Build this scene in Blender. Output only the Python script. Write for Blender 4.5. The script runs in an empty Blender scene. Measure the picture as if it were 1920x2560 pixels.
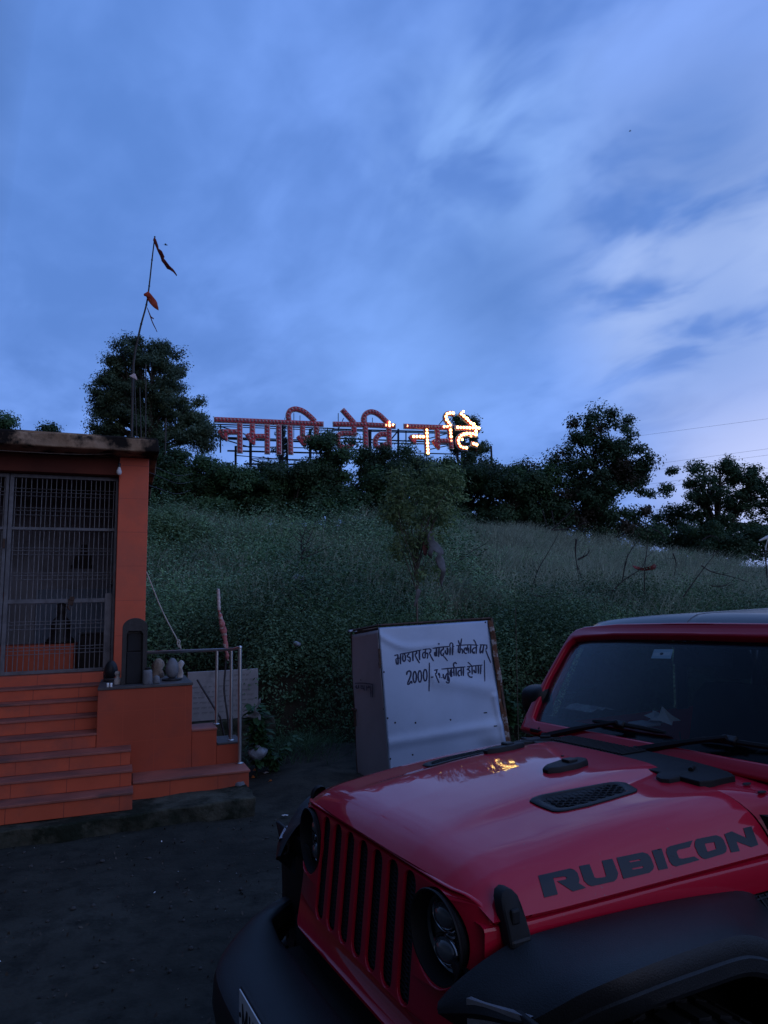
import bpy, bmesh, math, random
import numpy as np
from math import sin, cos, pi, radians, sqrt, atan2
from mathutils import Vector, Matrix
from mathutils.bvhtree import BVHTree
from mathutils.geometry import tessellate_polygon

SC = bpy.context.scene
COL = SC.collection
rng = np.random.default_rng(7)
random.seed(7)

# ------------------------------------------------------------------ camera
# solved from the vehicle and the temple: eye 1.83 m, pitched up, slight roll
F, PITCH, ROLL, EYE = 1699.14, .1514, .0287, 1.828
_fw = np.array([0, cos(PITCH), sin(PITCH)]); _u0 = np.array([0, -sin(PITCH), cos(PITCH)]); _r0 = np.array([1., 0, 0])
RT = _r0 * cos(ROLL) - _u0 * sin(ROLL); UP = _u0 * cos(ROLL) + _r0 * sin(ROLL); FW = _fw
O = np.array([0, 0, EYE])
cd = bpy.data.cameras.new('camera'); cam = bpy.data.objects.new('camera', cd); COL.objects.link(cam)
cd.sensor_fit = 'HORIZONTAL'; cd.sensor_width = 36.0; cd.lens = 36.0 * F / 1920.0
cd.clip_start = .05; cd.clip_end = 4000
M = Matrix.Identity(4)
for i in range(3):
    M[i][0], M[i][1], M[i][2], M[i][3] = RT[i], UP[i], -FW[i], O[i]
cam.matrix_world = M
SC.camera = cam

# ------------------------------------------------------------------ colour management
SC.view_settings.view_transform = 'Standard'; SC.view_settings.look = 'None'
SC.view_settings.exposure = 0.0; SC.view_settings.gamma = 1.0
SC.view_settings.use_curve_mapping = False
SC.render.film_transparent = False

# ------------------------------------------------------------------ dusk sky
def ray(x, y): return FW + RT * (x - 960) / F - UP * (y - 1280) / F
def onz(x, y, z=0.): d = ray(x, y); return O + d * (z - EYE) / d[2]
def aty(x, y, Y): d = ray(x, y); return O + d * Y / d[1]
def onpl(x, y, p, n): d = ray(x, y); n = np.array(n, float); return O + d * (np.dot(np.array(p, float) - O, n) / np.dot(d, n))
def crop(x0, y0, s): return lambda x, y: (x0 + x / s, y0 + y / s)
C1 = crop(0, 560, 2.9625); C2 = crop(0, 1060, 3.352); C3 = crop(0, 1500, 2.37); C4 = crop(240, 1480, 3.95)
C5 = crop(820, 1500, 3.318); C6 = crop(1300, 960, 2.676); C7 = crop(1240, 1500, 2.4397); C8 = crop(500, 1960, 2.07375)
S5 = crop(500, 980, 4.366); S6 = crop(860, 980, 4.366); Z1 = crop(970, 1590, 11.85); Z2 = crop(1090, 1590, 11.06)
R1 = crop(1320, 2050, 5.184); R2 = crop(1600, 2040, 5.184); B3 = crop(1080, 1100, 1.975); B2 = crop(360, 1080, 1.885)
SD = crop(860, 1660, 16.59); G7 = crop(580, 1700, 4.879); D1 = crop(1200, 2000, 2.304)

SUN_AZ = Vector((.52, -.85, 0)).normalized()
W = bpy.data.worlds.new('World'); SC.world = W; W.use_nodes = True
nt = W.node_tree; N = nt.nodes; L = nt.links; N.clear()
def nd(t, **k):
    n = N.new(t)
    for a, b in k.items(): setattr(n, a, b)
    return n
def mth(op, a, b=None, c=None, clamp=False):
    n = nd('ShaderNodeMath', operation=op, use_clamp=clamp)
    for i, q in enumerate((a, b, c)):
        if q is None: continue
        if isinstance(q, (int, float)): n.inputs[i].default_value = q
        else: L.new(q, n.inputs[i])
    return n.outputs[0]
def vdot(a, v):
    n = nd('ShaderNodeVectorMath', operation='DOT_PRODUCT'); L.new(a, n.inputs[0]); n.inputs[1].default_value = v
    return n.outputs['Value']
def mixc(f, a, b):
    n = nd('ShaderNodeMix', data_type='RGBA'); n.clamp_factor = True
    for s, q in ((n.inputs['Factor'], f), (n.inputs['A'], a), (n.inputs['B'], b)):
        if isinstance(q, (int, float)): s.default_value = q
        elif isinstance(q, tuple): s.default_value = (*q, 1)
        else: L.new(q, s)
    return n.outputs['Result']
def sstep(v, lo, hi):
    n = nd('ShaderNodeMapRange', interpolation_type='SMOOTHSTEP'); L.new(v, n.inputs['Value'])
    n.inputs['From Min'].default_value = lo; n.inputs['From Max'].default_value = hi
    return n.outputs['Result']
tc = nd('ShaderNodeTexCoord'); D = tc.outputs['Generated']
sep = nd('ShaderNodeSeparateXYZ'); L.new(D, sep.inputs[0]); dz = sep.outputs[2]
# flat cloud deck: direction / height
inv = mth('DIVIDE', 1.0, mth('ADD', mth('MAXIMUM', dz, 0.0), .22))
sc_ = nd('ShaderNodeVectorMath', operation='SCALE'); L.new(D, sc_.inputs[0]); L.new(inv, sc_.inputs['Scale'])
def noise(scale, rot, stretch, off, detail=4.0, rough=.5, dist=.6):
    mr = nd('ShaderNodeMapping'); L.new(sc_.outputs[0], mr.inputs['Vector']); mr.inputs['Rotation'].default_value = (0, 0, rot)
    mp = nd('ShaderNodeMapping'); L.new(mr.outputs[0], mp.inputs['Vector']); mp.inputs['Scale'].default_value = (scale * stretch, scale, scale); mp.inputs['Location'].default_value = off
    n = nd('ShaderNodeTexNoise'); L.new(mp.outputs[0], n.inputs['Vector'])
    n.inputs['Scale'].default_value = 1.0; n.inputs['Detail'].default_value = detail; n.inputs['Roughness'].default_value = rough; n.inputs['Distortion'].default_value = dist
    return n.outputs['Fac']
n1 = noise(2.0, radians(60), .66, (3.1, 1.7, 0), 4.0, .46, .35)
n2 = noise(4.6, radians(55), .68, (7.3, 2.2, 0), 4.0, .5, .4)
n3 = noise(.9, radians(40), .8, (1.3, 5.2, 0), 3.0, .5, .3)
n4 = noise(9.0, radians(50), .85, (2.3, 9.2, 0), 4.0, .5, .4)
cl = mth('ADD', mth('ADD', mth('MULTIPLY', n1, .40), mth('MULTIPLY', n2, .34)), mth('ADD', mth('MULTIPLY', n3, .26), mth('MULTIPLY', n4, .19)))
cl = sstep(cl, .46, .77)
skyc = mixc(cl, (.102, .228, .64), (.210, .400, 1.0))
# brighter gaps in the deck (a patch low on the right, one on the far right horizon, the upper right)
def blob(px, py, k, col, amt, mod=None):
    global skyc
    v = ray(px, py); v = v / np.linalg.norm(v)
    w = mth('POWER', mth('MAXIMUM', vdot(D, tuple(v)), 0.0), k)
    if mod is not None: w = mth('MULTIPLY', w, mod)
    w = mth('MULTIPLY', w, amt, clamp=True)
    skyc = mixc(w, skyc, col)
n2s = sstep(n2, .34, .60)
blob(1830, 640, 90, (.60, .74, 1.06), 1.15, n2s)
blob(1720, 730, 220, (.58, .72, 1.05), 1.0, n2s)
blob(1250, 390, 120, (.30, .53, 1.02), .7, n2s)
blob(1800, 120, 26, (.33, .49, 1.03), .32, n2s)
blob(1960, 1150, 110, (.60, .68, 1.04), .95)
blob(1850, 1180, 400, (.58, .66, 1.04), .6)
blob(1050, 900, 60, (.235, .45, 1.0), .5)
blob(1780, 390, 150, (.10, .225, .60), .75)
blob(1250, 740, 160, (.098, .22, .58), .7)
blob(1800, 830, 130, (.12, .26, .69), .65)
blob(100, 300, 18, (.10, .245, .66), .45)
# the afterglow behind the viewer on the right, and the dark side on the left
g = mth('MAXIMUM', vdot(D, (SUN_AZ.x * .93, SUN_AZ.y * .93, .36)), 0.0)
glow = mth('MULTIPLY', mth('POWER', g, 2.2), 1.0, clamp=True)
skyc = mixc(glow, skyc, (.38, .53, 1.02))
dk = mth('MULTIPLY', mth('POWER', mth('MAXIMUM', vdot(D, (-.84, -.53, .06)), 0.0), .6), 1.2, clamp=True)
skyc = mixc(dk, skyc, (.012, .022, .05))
# below the horizon
skyc = mixc(sstep(dz, -.02, .02), (.012, .016, .02), skyc)
nish = nd('ShaderNodeTexSky', sky_type='NISHITA', sun_disc=False)
nish.sun_elevation = radians(2); nish.sun_rotation = atan2(SUN_AZ.x, SUN_AZ.y); nish.altitude = 200
b1 = nd('ShaderNodeBackground'); L.new(nish.outputs[0], b1.inputs[0]); b1.inputs[1].default_value = .01
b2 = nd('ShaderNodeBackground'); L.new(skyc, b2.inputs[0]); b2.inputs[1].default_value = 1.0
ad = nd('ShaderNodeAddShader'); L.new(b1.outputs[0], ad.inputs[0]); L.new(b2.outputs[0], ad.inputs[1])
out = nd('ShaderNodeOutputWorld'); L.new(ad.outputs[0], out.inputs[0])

# last trace of the set sun, very weak and very soft
sl = bpy.data.lights.new('sun', 'SUN'); sl.energy = .12; sl.angle = radians(40); sl.color = (1, .86, .8)
so = bpy.data.objects.new('sun', sl); COL.objects.link(so)
so.rotation_euler = (-Vector((SUN_AZ.x, SUN_AZ.y, .35))).to_track_quat('-Z', 'Y').to_euler()

# ------------------------------------------------------------------ helpers
def tag(o, label=None, cat=None, group=None, kind=None):
    if label: o['label'] = label
    if cat: o['category'] = cat
    if group: o['group'] = group
    if kind: o['kind'] = kind
    return o
def empty(name, loc=(0, 0, 0), rz=0., label=None, cat=None, group=None):
    o = bpy.data.objects.new(name, None); COL.objects.link(o); o.empty_display_size = .2
    o.location = loc; o.rotation_euler = (0, 0, rz)
    return tag(o, label, cat, group)

MATS = {}
def mat(name, col, rough=.7, metal=0., coat=0., spec=.5, var=.25, vscale=6., bump=0., bscale=40., col2=None, c2scale=2., c2lo=.5, c2hi=.65,
        rnd=0., transl=0., emit=None, estr=0., brick=None, vmap=None, coatr=.05):
    m = bpy.data.materials.new(name); m.use_nodes = True; t = m.node_tree; t.nodes.clear()
    def n_(ty, **k):
        x = t.nodes.new(ty)
        for a, b in k.items(): setattr(x, a, b)
        return x
    lk = t.links.new
    p = n_('ShaderNodeBsdfPrincipled'); o = n_('ShaderNodeOutputMaterial')
    p.inputs['Roughness'].default_value = rough; p.inputs['Metallic'].default_value = metal
    p.inputs['Coat Weight'].default_value = coat; p.inputs['Coat IOR'].default_value = 1.42; p.inputs['Coat Roughness'].default_value = coatr
    p.inputs['Specular IOR Level'].default_value = spec
    tcx = n_('ShaderNodeTexCoord'); co = tcx.outputs['Object']
    if vmap:
        mp = n_('ShaderNodeMapping'); mp.inputs['Scale'].default_value = vmap; lk(co, mp.inputs[0]); co = mp.outputs[0]
    nz = n_('ShaderNodeTexNoise'); lk(co, nz.inputs['Vector']); nz.inputs['Scale'].default_value = vscale; nz.inputs['Detail'].default_value = 5
    cur = None
    def mx(f, a, b, bt='MIX'):
        x = n_('ShaderNodeMix', data_type='RGBA', blend_type=bt)
        for s, q in ((x.inputs['Factor'], f), (x.inputs['A'], a), (x.inputs['B'], b)):
            if isinstance(q, (int, float)): s.default_value = q
            elif isinstance(q, tuple): s.default_value = (*q, 1)
            else: lk(q, s)
        return x.outputs['Result']
    lo = tuple(c * (1 - var) for c in col); hi = tuple(min(1, c * (1 + var)) for c in col)
    mr = n_('ShaderNodeMapRange'); lk(nz.outputs['Fac'], mr.inputs[0]); mr.inputs[1].default_value = .3; mr.inputs[2].default_value = .7
    cur = mx(mr.outputs[0], lo, hi)
    if col2:
        n2_ = n_('ShaderNodeTexNoise'); lk(co, n2_.inputs['Vector']); n2_.inputs['Scale'].default_value = c2scale; n2_.inputs['Detail'].default_value = 8; n2_.inputs['Roughness'].default_value = .65
        m2 = n_('ShaderNodeMapRange'); lk(n2_.outputs['Fac'], m2.inputs[0]); m2.inputs[1].default_value = c2lo; m2.inputs[2].default_value = c2hi
        cur = mx(m2.outputs[0], cur, col2)
    if rnd:
        at = n_('ShaderNodeAttribute', attribute_name='rnd')
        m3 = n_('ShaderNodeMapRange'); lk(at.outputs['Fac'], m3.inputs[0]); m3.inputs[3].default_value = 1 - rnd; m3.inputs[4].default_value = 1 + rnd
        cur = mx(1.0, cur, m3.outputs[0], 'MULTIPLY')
    if brick:
        bw, bh, mc, rot = brick
        mp = n_('ShaderNodeMapping'); mp.inputs['Rotation'].default_value = rot; lk(tcx.outputs['Object'], mp.inputs[0])
        bt = n_('ShaderNodeTexBrick'); lk(mp.outputs[0], bt.inputs['Vector']); bt.inputs['Scale'].default_value = 1; bt.inputs['Brick Width'].default_value = bw
        bt.inputs['Row Height'].default_value = bh; bt.inputs['Mortar Size'].default_value = .004; bt.inputs['Mortar Smooth'].default_value = .3; bt.offset = 0.0
        cur = mx(bt.outputs['Fac'], cur, mc)
    lk(cur, p.inputs['Base Color'])
    if bump:
        bn = n_('ShaderNodeTexNoise'); lk(co, bn.inputs['Vector']); bn.inputs['Scale'].default_value = bscale; bn.inputs['Detail'].default_value = 6
        bp = n_('ShaderNodeBump'); lk(bn.outputs['Fac'], bp.inputs['Height']); bp.inputs['Strength'].default_value = bump; bp.inputs['Distance'].default_value = .02
        lk(bp.outputs[0], p.inputs['Normal'])
    if emit:
        p.inputs['Emission Color'].default_value = (*emit, 1); p.inputs['Emission Strength'].default_value = estr
    sh = p.outputs[0]
    if transl:
        tr = n_('ShaderNodeBsdfTranslucent'); lk(cur, tr.inputs[0]); ms = n_('ShaderNodeMixShader'); ms.inputs[0].default_value = transl
        lk(sh, ms.inputs[1]); lk(tr.outputs[0], ms.inputs[2]); sh = ms.outputs[0]
    lk(sh, o.inputs[0])
    MATS[name] = m
    return m
def glass_mat(name, tint, refl_rough=.02, ior=1.45, base=.0):
    m = bpy.data.materials.new(name); m.use_nodes = True; t = m.node_tree; t.nodes.clear(); lk = t.links.new
    tr = t.nodes.new('ShaderNodeBsdfTransparent'); tr.inputs[0].default_value = (*tint, 1)
    gl = t.nodes.new('ShaderNodeBsdfGlossy'); gl.inputs['Roughness'].default_value = refl_rough; gl.inputs[0].default_value = (1, 1, 1, 1)
    fr = t.nodes.new('ShaderNodeFresnel'); fr.inputs[0].default_value = ior
    ms = t.nodes.new('ShaderNodeMixShader'); o = t.nodes.new('ShaderNodeOutputMaterial')
    lk(fr.outputs[0], ms.inputs[0]); lk(tr.outputs[0], ms.inputs[1]); lk(gl.outputs[0], ms.inputs[2]); lk(ms.outputs[0], o.inputs[0])
    MATS[name] = m
    return m

class MB:
    def __init__(s): s.v = []; s.f = []; s.m = []
    def add(s, vs, fs, mi=0):
        o = len(s.v); s.v += [tuple(map(float, q)) for q in vs]; s.f += [tuple(i + o for i in q) for q in fs]; s.m += [mi] * len(fs)
        return s
    def box(s, x0, x1, y0, y1, z0, z1, mi=0, R=None, c=None):
        vs = [(x, y, z) for x in (x0, x1) for y in (y0, y1) for z in (z0, z1)]
        if R is not None: vs = [tuple(R @ Vector(q) + Vector(c if c is not None else (0, 0, 0))) for q in vs]
        return s.add(vs, [(0, 1, 3, 2), (4, 6, 7, 5), (0, 4, 5, 1), (2, 3, 7, 6), (0, 2, 6, 4), (1, 5, 7, 3)], mi)
    def tube(s, pts, rad, n=8, mi=0, cap=True):
        pts = [np.array(p, float) for p in pts]
        if not hasattr(rad, '__len__'): rad = [rad] * len(pts)
        rings = []; px_ = None
        for i, p in enumerate(pts):
            t = pts[min(i + 1, len(pts) - 1)] - pts[max(i - 1, 0)]; t = t / (np.linalg.norm(t) + 1e-12)
            if px_ is None:
                a = np.array([0, 0, 1.]) if abs(t[2]) < .9 else np.array([1., 0, 0]); px_ = np.cross(t, a)
            else: px_ = px_ - t * np.dot(px_, t)
            px_ = px_ / (np.linalg.norm(px_) + 1e-12); py_ = np.cross(t, px_)
            rings.append([p + rad[i] * (cos(2 * pi * k / n) * px_ + sin(2 * pi * k / n) * py_) for k in range(n)])
        vs = [q for r in rings for q in r]; fs = []
        for i in range(len(pts) - 1):
            for k in range(n): a = i * n + k; b = i * n + (k + 1) % n; fs.append((a, b, b + n, a + n))
        if cap: fs.append(tuple(range(n - 1, -1, -1))); fs.append(tuple((len(pts) - 1) * n + k for k in range(n)))
        return s.add(vs, fs, mi)
    def lathe(s, prof, n=24, mi=0, T=None, sx=1., sy=1., cap=True):
        vs = [(r * cos(2 * pi * k / n) * sx, r * sin(2 * pi * k / n) * sy, z) for r, z in prof for k in range(n)]
        if T is not None: vs = [tuple(T @ Vector(q)) for q in vs]
        fs = [(i * n + k, i * n + (k + 1) % n, (i + 1) * n + (k + 1) % n, (i + 1) * n + k) for i in range(len(prof) - 1) for k in range(n)]
        if cap and prof[0][0] > 1e-6: fs.append(tuple(range(n - 1, -1, -1)))
        if cap and prof[-1][0] > 1e-6: fs.append(tuple((len(prof) - 1) * n + k for k in range(n)))
        return s.add(vs, fs, mi)
    def prism(s, poly, f0, f1, mi=0, mside=None):
        """poly 2-D; f0(p), f1(p) map to the two 3-D faces."""
        n = len(poly); vs = [f0(p) for p in poly] + [f1(p) for p in poly]
        tri = tessellate_polygon([[Vector((p[0], p[1], 0)) for p in poly]])
        fs = [tuple(t) for t in tri] + [tuple(i + n for i in reversed(t)) for t in tri]
        s.add(vs, fs, mi)
        o = len(s.v) - 2 * n
        s.f += [(o + i, o + (i + 1) % n, o + n + (i + 1) % n, o + n + i) for i in range(n)]; s.m += [mi if mside is None else mside] * n
        return s
    def grid(s, P, mi=0, close=False):
        """P[i][j] -> 3-D points"""
        nr, nc = len(P), len(P[0]); vs = [q for r in P for q in r]; fs = []
        for i in range(nr - 1):
            for j in range(nc if close else nc - 1):
                a = i * nc + j; b = i * nc + (j + 1) % nc; fs.append((a, b, b + nc, a + nc))
        return s.add(vs, fs, mi)
    def build(s, name, mats, parent=None, smooth=None, bevel=0., bseg=2, fix=True):
        me = bpy.data.meshes.new(name); me.from_pydata(s.v, [], s.f)
        if not isinstance(mats, (list, tuple)): mats = [mats]
        for m in mats: me.materials.append(m)
        if len(mats) > 1: me.polygons.foreach_set('material_index', s.m)
        if fix:
            bm = bmesh.new(); bm.from_mesh(me); bmesh.ops.remove_doubles(bm, verts=bm.verts, dist=1e-5); bmesh.ops.recalc_face_normals(bm, faces=bm.faces); bm.to_mesh(me); bm.free()
        if smooth is not None:
            me.shade_smooth(); me.set_sharp_from_angle(angle=radians(smooth))
        me.update()
        o = bpy.data.objects.new(name, me); COL.objects.link(o)
        if parent is not None: o.parent = parent
        if bevel:
            b = o.modifiers.new('bevel', 'BEVEL'); b.width = bevel; b.segments = bseg; b.limit_method = 'ANGLE'; b.angle_limit = radians(35); b.harden_normals = False
        return o

def ribbon(pts, w, taper=1.0):
    """left and right edge of a mitred stroke in 2-D"""
    P = [np.array(p, float) for p in pts]; n = len(P); Lf, Rt = [], []
    for i in range(n):
        t0 = P[i] - P[i - 1] if i else P[1] - P[0]; t1 = P[i + 1] - P[i] if i < n - 1 else t0
        t0 = t0 / (np.linalg.norm(t0) + 1e-9); t1 = t1 / (np.linalg.norm(t1) + 1e-9); t = t0 + t1
        if np.linalg.norm(t) < .2: t = t1
        t = t / np.linalg.norm(t); k = 1 / max(.6, abs(np.dot(t, t1))); nn = np.array([-t[1], t[0]]) * w / 2 * k
        if i in (0, n - 1): nn = nn * taper
        Lf.append(P[i] + nn); Rt.append(P[i] - nn)
    return Lf, Rt
def bez(pts, n=4):
    """Catmull-Rom through 2-D or 3-D points"""
    P = [np.array(p, float) for p in pts]
    if len(P) < 3: return P
    Q = [2 * P[0] - P[1]] + P + [2 * P[-1] - P[-2]]; out_ = []
    for i in range(1, len(Q) - 2):
        for k in range(n):
            t = k / n; a, b, c, d = Q[i - 1], Q[i], Q[i + 1], Q[i + 2]
            out_.append(.5 * ((2 * b) + (c - a) * t + (2 * a - 5 * b + 4 * c - d) * t * t + (3 * b - a - 3 * c + d) * t ** 3))
    out_.append(P[-1]); return out_

def leaf_mesh(name, C, S, m, parent=None, up=.2, aspect=.5, nrm=None, rv=None, droop=None):
    """many small leaf faces: C (n,3) centres, S (n,) lengths"""
    n = len(C); a = rng.normal(size=(n, 3)); a[:, 2] += droop if droop is not None else 0; a /= np.linalg.norm(a, axis=1)[:, None]
    nn = rng.normal(size=(n, 3)) if nrm is None else rng.normal(size=(n, 3)) * .6 + nrm * 1.5
    nn[:, 2] += up
    if nrm is not None: a = np.cross(nn, rng.normal(size=(n, 3))); a /= (np.linalg.norm(a, axis=1)[:, None] + 1e-9)
    b = np.cross(a, nn); b /= (np.linalg.norm(b, axis=1)[:, None] + 1e-9)
    S = np.asarray(S)[:, None]
    V = np.stack([C - a * S * .5, C + b * S * aspect * .5 - a * S * .08, C + a * S * .5, C - b * S * aspect * .5 - a * S * .08], 1).reshape(-1, 3)
    return quads(name, V, m, parent, rv)
def quads(name, V, m, parent=None, rv=None):
    nq = len(V) // 4
    me = bpy.data.meshes.new(name); me.vertices.add(nq * 4); me.vertices.foreach_set('co', V.astype(np.float32).ravel())
    me.loops.add(nq * 4); me.loops.foreach_set('vertex_index', np.arange(nq * 4, dtype=np.int32))
    me.polygons.add(nq); me.polygons.foreach_set('loop_start', np.arange(0, nq * 4, 4, dtype=np.int32))
    at = me.attributes.new('rnd', 'FLOAT', 'FACE'); at.data.foreach_set('value', (rng.random(nq) if rv is None else rv).astype(np.float32))
    me.materials.append(m); me.update(calc_edges=True)
    o = bpy.data.objects.new(name, me); COL.objects.link(o)
    if parent is not None: o.parent = parent
    return o
# ------------------------------------------------------------------ materials
mat('dirt', (.041, .039, .031), .95, var=.40, vscale=.8, bump=.45, bscale=34, col2=(.021, .021, .017), c2scale=5.0, c2lo=.44, c2hi=.66, spec=.15)
mat('soil', (.030, .024, .016), .98, var=.4, vscale=3, bump=1.0, bscale=14, col2=(.016, .022, .012), c2scale=2.5, spec=.1)
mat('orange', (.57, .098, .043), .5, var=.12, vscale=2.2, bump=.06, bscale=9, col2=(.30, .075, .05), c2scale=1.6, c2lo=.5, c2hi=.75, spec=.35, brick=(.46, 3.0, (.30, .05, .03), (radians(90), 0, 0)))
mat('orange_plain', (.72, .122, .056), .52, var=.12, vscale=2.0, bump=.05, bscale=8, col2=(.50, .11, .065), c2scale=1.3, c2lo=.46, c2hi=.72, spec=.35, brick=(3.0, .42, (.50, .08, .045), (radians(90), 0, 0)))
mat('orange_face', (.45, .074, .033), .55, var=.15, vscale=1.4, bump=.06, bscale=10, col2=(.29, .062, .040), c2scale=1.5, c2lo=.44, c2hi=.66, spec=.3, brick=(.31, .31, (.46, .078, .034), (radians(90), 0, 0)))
mat('tread', (.34, .098, .066), .6, var=.25, vscale=3, bump=.1, bscale=30, col2=(.17, .065, .05), c2scale=2.2, c2lo=.45, c2hi=.65)
mat('stone_edge', (.07, .06, .058), .6, var=.3, vscale=8, bump=.1)
mat('beam', (.14, .028, .013), .8, var=.3, vscale=2)
mat('plinth', (.070, .068, .050), .95, var=.4, vscale=5, bump=.9, bscale=18, col2=(.018, .022, .014), c2scale=3.0, c2lo=.42, c2hi=.56, spec=.15)
mat('roofconc', (.34, .22, .14), .95, var=.35, vscale=3, bump=.8, bscale=12, col2=(.022, .018, .016), c2scale=2.4, c2lo=.44, c2hi=.56, spec=.1)
mat('grille_iron', (.13, .13, .14), .55, metal=.35, var=.3, vscale=9)
mat('rod', (.21, .21, .22), .55, metal=.4, var=.25, vscale=20)
mat('wall_in', (.20, .215, .25), .8, var=.2, vscale=1.5, col2=(.14, .15, .17), c2scale=1.5)
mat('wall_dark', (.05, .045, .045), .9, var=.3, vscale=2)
mat('altar', (.45, .075, .03), .6, var=.2, vscale=3)
mat('bluewall', (.12, .17, .24), .6, var=.15, vscale=2)
mat('blackstone', (.022, .022, .024), .45, var=.35, vscale=8, bump=.15, bscale=20, spec=.4)
mat('greystone', (.17, .17, .18), .6, var=.25, vscale=12, bump=.25, bscale=40, col2=(.09, .09, .1), c2scale=8)
mat('tanstone', (.36, .27, .20), .8, var=.3, vscale=12, bump=.6, bscale=25, col2=(.10, .075, .06), c2scale=12, c2lo=.45, c2hi=.6)
mat('palestone', (.5, .44, .4), .7, var=.2, vscale=15, bump=.3, bscale=30)
mat('white', (.75, .75, .74), .5, var=.06)
mat('steel', (.66, .65, .63), .33, metal=1., var=.08, vscale=4)
mat('marble', (.26, .25, .255), .5, var=.14, vscale=4, bump=.1, bscale=20, col2=(.15, .145, .15), c2scale=3.5, c2lo=.5, c2hi=.7)
mat('inscription', (.13, .125, .13), .7, var=.3)
mat('iron', (.06, .05, .05), .7, metal=.3, var=.4, vscale=15)
mat('rope', (.42, .38, .32), .9, var=.25, vscale=40)
mat('bamboo', (.06, .048, .04), .7, var=.35, vscale=14, vmap=(1, 1, .25))
mat('saffron', (.48, .055, .018), .8, var=.3, vscale=4, transl=.25)
mat('darkflag', (.16, .018, .012), .85, var=.3, vscale=4, transl=.2)
mat('pinkcloth', (.42, .12, .11), .85, var=.35, vscale=14, vmap=(1, 1, 3), col2=(.55, .42, .38), c2scale=9, c2lo=.52, c2hi=.56)
mat('wraprope', (.62, .48, .45), .85, var=.3, vscale=40)
mat('tornwhite', (.15, .15, .15), .9, var=.3, vscale=9, bump=.4, bscale=15, transl=.15)
mat('browncloth', (.14, .055, .05), .9, var=.3, vscale=9)
mat('redcloth', (.20, .035, .035), .85, var=.3, vscale=8)
mat('sheet', (.33, .41, .55), .5, metal=.5, var=.07, vscale=2.2, bump=.05, bscale=4, col2=(.26, .34, .47), c2scale=1.5, c2lo=.5, c2hi=.8)
mat('sheet_side', (.46, .46, .50), .5, metal=.3, var=.12, vscale=2, col2=(.4, .4, .43), c2scale=2)
mat('rust', (.13, .055, .03), .9, var=.4, vscale=14, bump=.5, bscale=40, col2=(.36, .33, .32), c2scale=7, c2lo=.56, c2hi=.62)
mat('rustdark', (.07, .04, .028), .9, var=.4, vscale=20)
mat('paintblue', (.012, .018, .06), .7, var=.3, vscale=20)
mat('paintfade', (.10, .095, .13), .8, var=.2, vscale=20)
mat('hole', (.012, .012, .014), .8)
mat('bark', (.05, .04, .03), .95, var=.4, vscale=14, bump=.7, bscale=30, vmap=(1, 1, .3))
mat('barkpale', (.13, .11, .09), .95, var=.35, vscale=10, bump=.5, bscale=30, vmap=(1, 1, .3))
mat('twig', (.045, .035, .035), .95, var=.4, vscale=20)
for nm, c in dict(leaf_dark=(.056, .112, .052), leaf_mid=(.070, .150, .060), leaf_olive=(.066, .092, .040), leaf_rust=(.066, .054, .036), weed_shaded=(.085, .155, .075), leaf_neem=(.085, .135, .080), leaf_slim=(.165, .245, .10),
                  weed=(.165, .275, .135), weed_pale=(.34, .40, .27), weed_deep=(.065, .125, .058), leaf_fresh=(.050, .13, .045)).items():
    mat(nm, c, .6, var=.45, vscale=.40, rnd=.5 if 'weed' in nm else .24, transl=.22, spec=.3)
mat('grass', (.35, .385, .28), .8, var=.3, vscale=.5, rnd=.4, transl=.25, spec=.15)
mat('grass_green', (.06, .12, .06), .7, var=.3, vscale=1.0, rnd=.4, transl=.25, spec=.2)
mat('hillbase', (.020, .028, .015), 1.0, var=.3, vscale=1.0, spec=.05)

# ------------------------------------------------------------------ ground and hill
CREST = [(-400, 1262), (0, 1282), (370, 1278), (600, 1292), (850, 1302), (1050, 1294), (1150, 1304), (1300, 1322), (1500, 1350), (1750, 1395), (1920, 1428), (2300, 1490), (2700, 1510)]
_az = []; _ez = []
for x, y in CREST:
    d = ray(x, y); _az.append(d[0] / d[1]); _ez.append(d[2] / d[1])
def sms(t): t = np.clip(t, 0, 1); return t * t * (3 - 2 * t)
def terr(x, Y):
    x = np.asarray(x, float); Y = np.asarray(Y, float); a = x / np.maximum(Y, .1)
    zc = EYE + np.interp(a, _az, _ez) * 28 - .55
    Y0 = 9.75 + .5 * sms((-x - .4) / 1.2) * 0 + 1.3 * sms((-x - 2.2) / 1.0) + .35 * np.sin(x * 1.3) * .4
    bank = .95 * sms((Y - Y0) / 1.15)
    t = np.clip((Y - Y0 - .9) / (28 - Y0 - .9), 0, 1)
    z = bank + (zc - .95) * t ** .92
    z = z + np.clip(Y - 28, 0, 60) * .045
    z = z + (np.sin(x * .9 + 1.2 * np.sin(Y * .35)) * np.sin(Y * .62 + x * .2)) * .16 * sms((Y - Y0 - 1) / 3) + .07 * np.sin(x * 3.1 + Y) * np.sin(Y * 2.3) * sms((Y - Y0) / 1.5)
    return np.where(Y < Y0, -.05, z)
xs = np.concatenate([[-900, -300, -100, -40, -20, -12, -9], np.arange(-7, 6, .09), [6, 7, 9, 14, 25, 60, 150, 400, 900]])
ys = np.concatenate([[-500, -150, -40, -12, -4, -1], np.arange(.2, 10.6, .09), [11, 12, 15, 40, 120, 400, 900]])
def h2(x, y):
    return (.010 * np.sin(3.1 * x + 1.7 * y) * np.sin(2.3 * y - 1.1 * x) + .006 * np.sin(7.3 * x - 3 * y + 1) * np.sin(6.1 * y + 2 * x) + .003 * np.sin(19 * x + 5 * y) * np.sin(17 * y - 7 * x))
X, Y = np.meshgrid(xs, ys)
fine = ((X > -7) & (X < 6) & (Y > .2) & (Y < 10.6))
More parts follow.
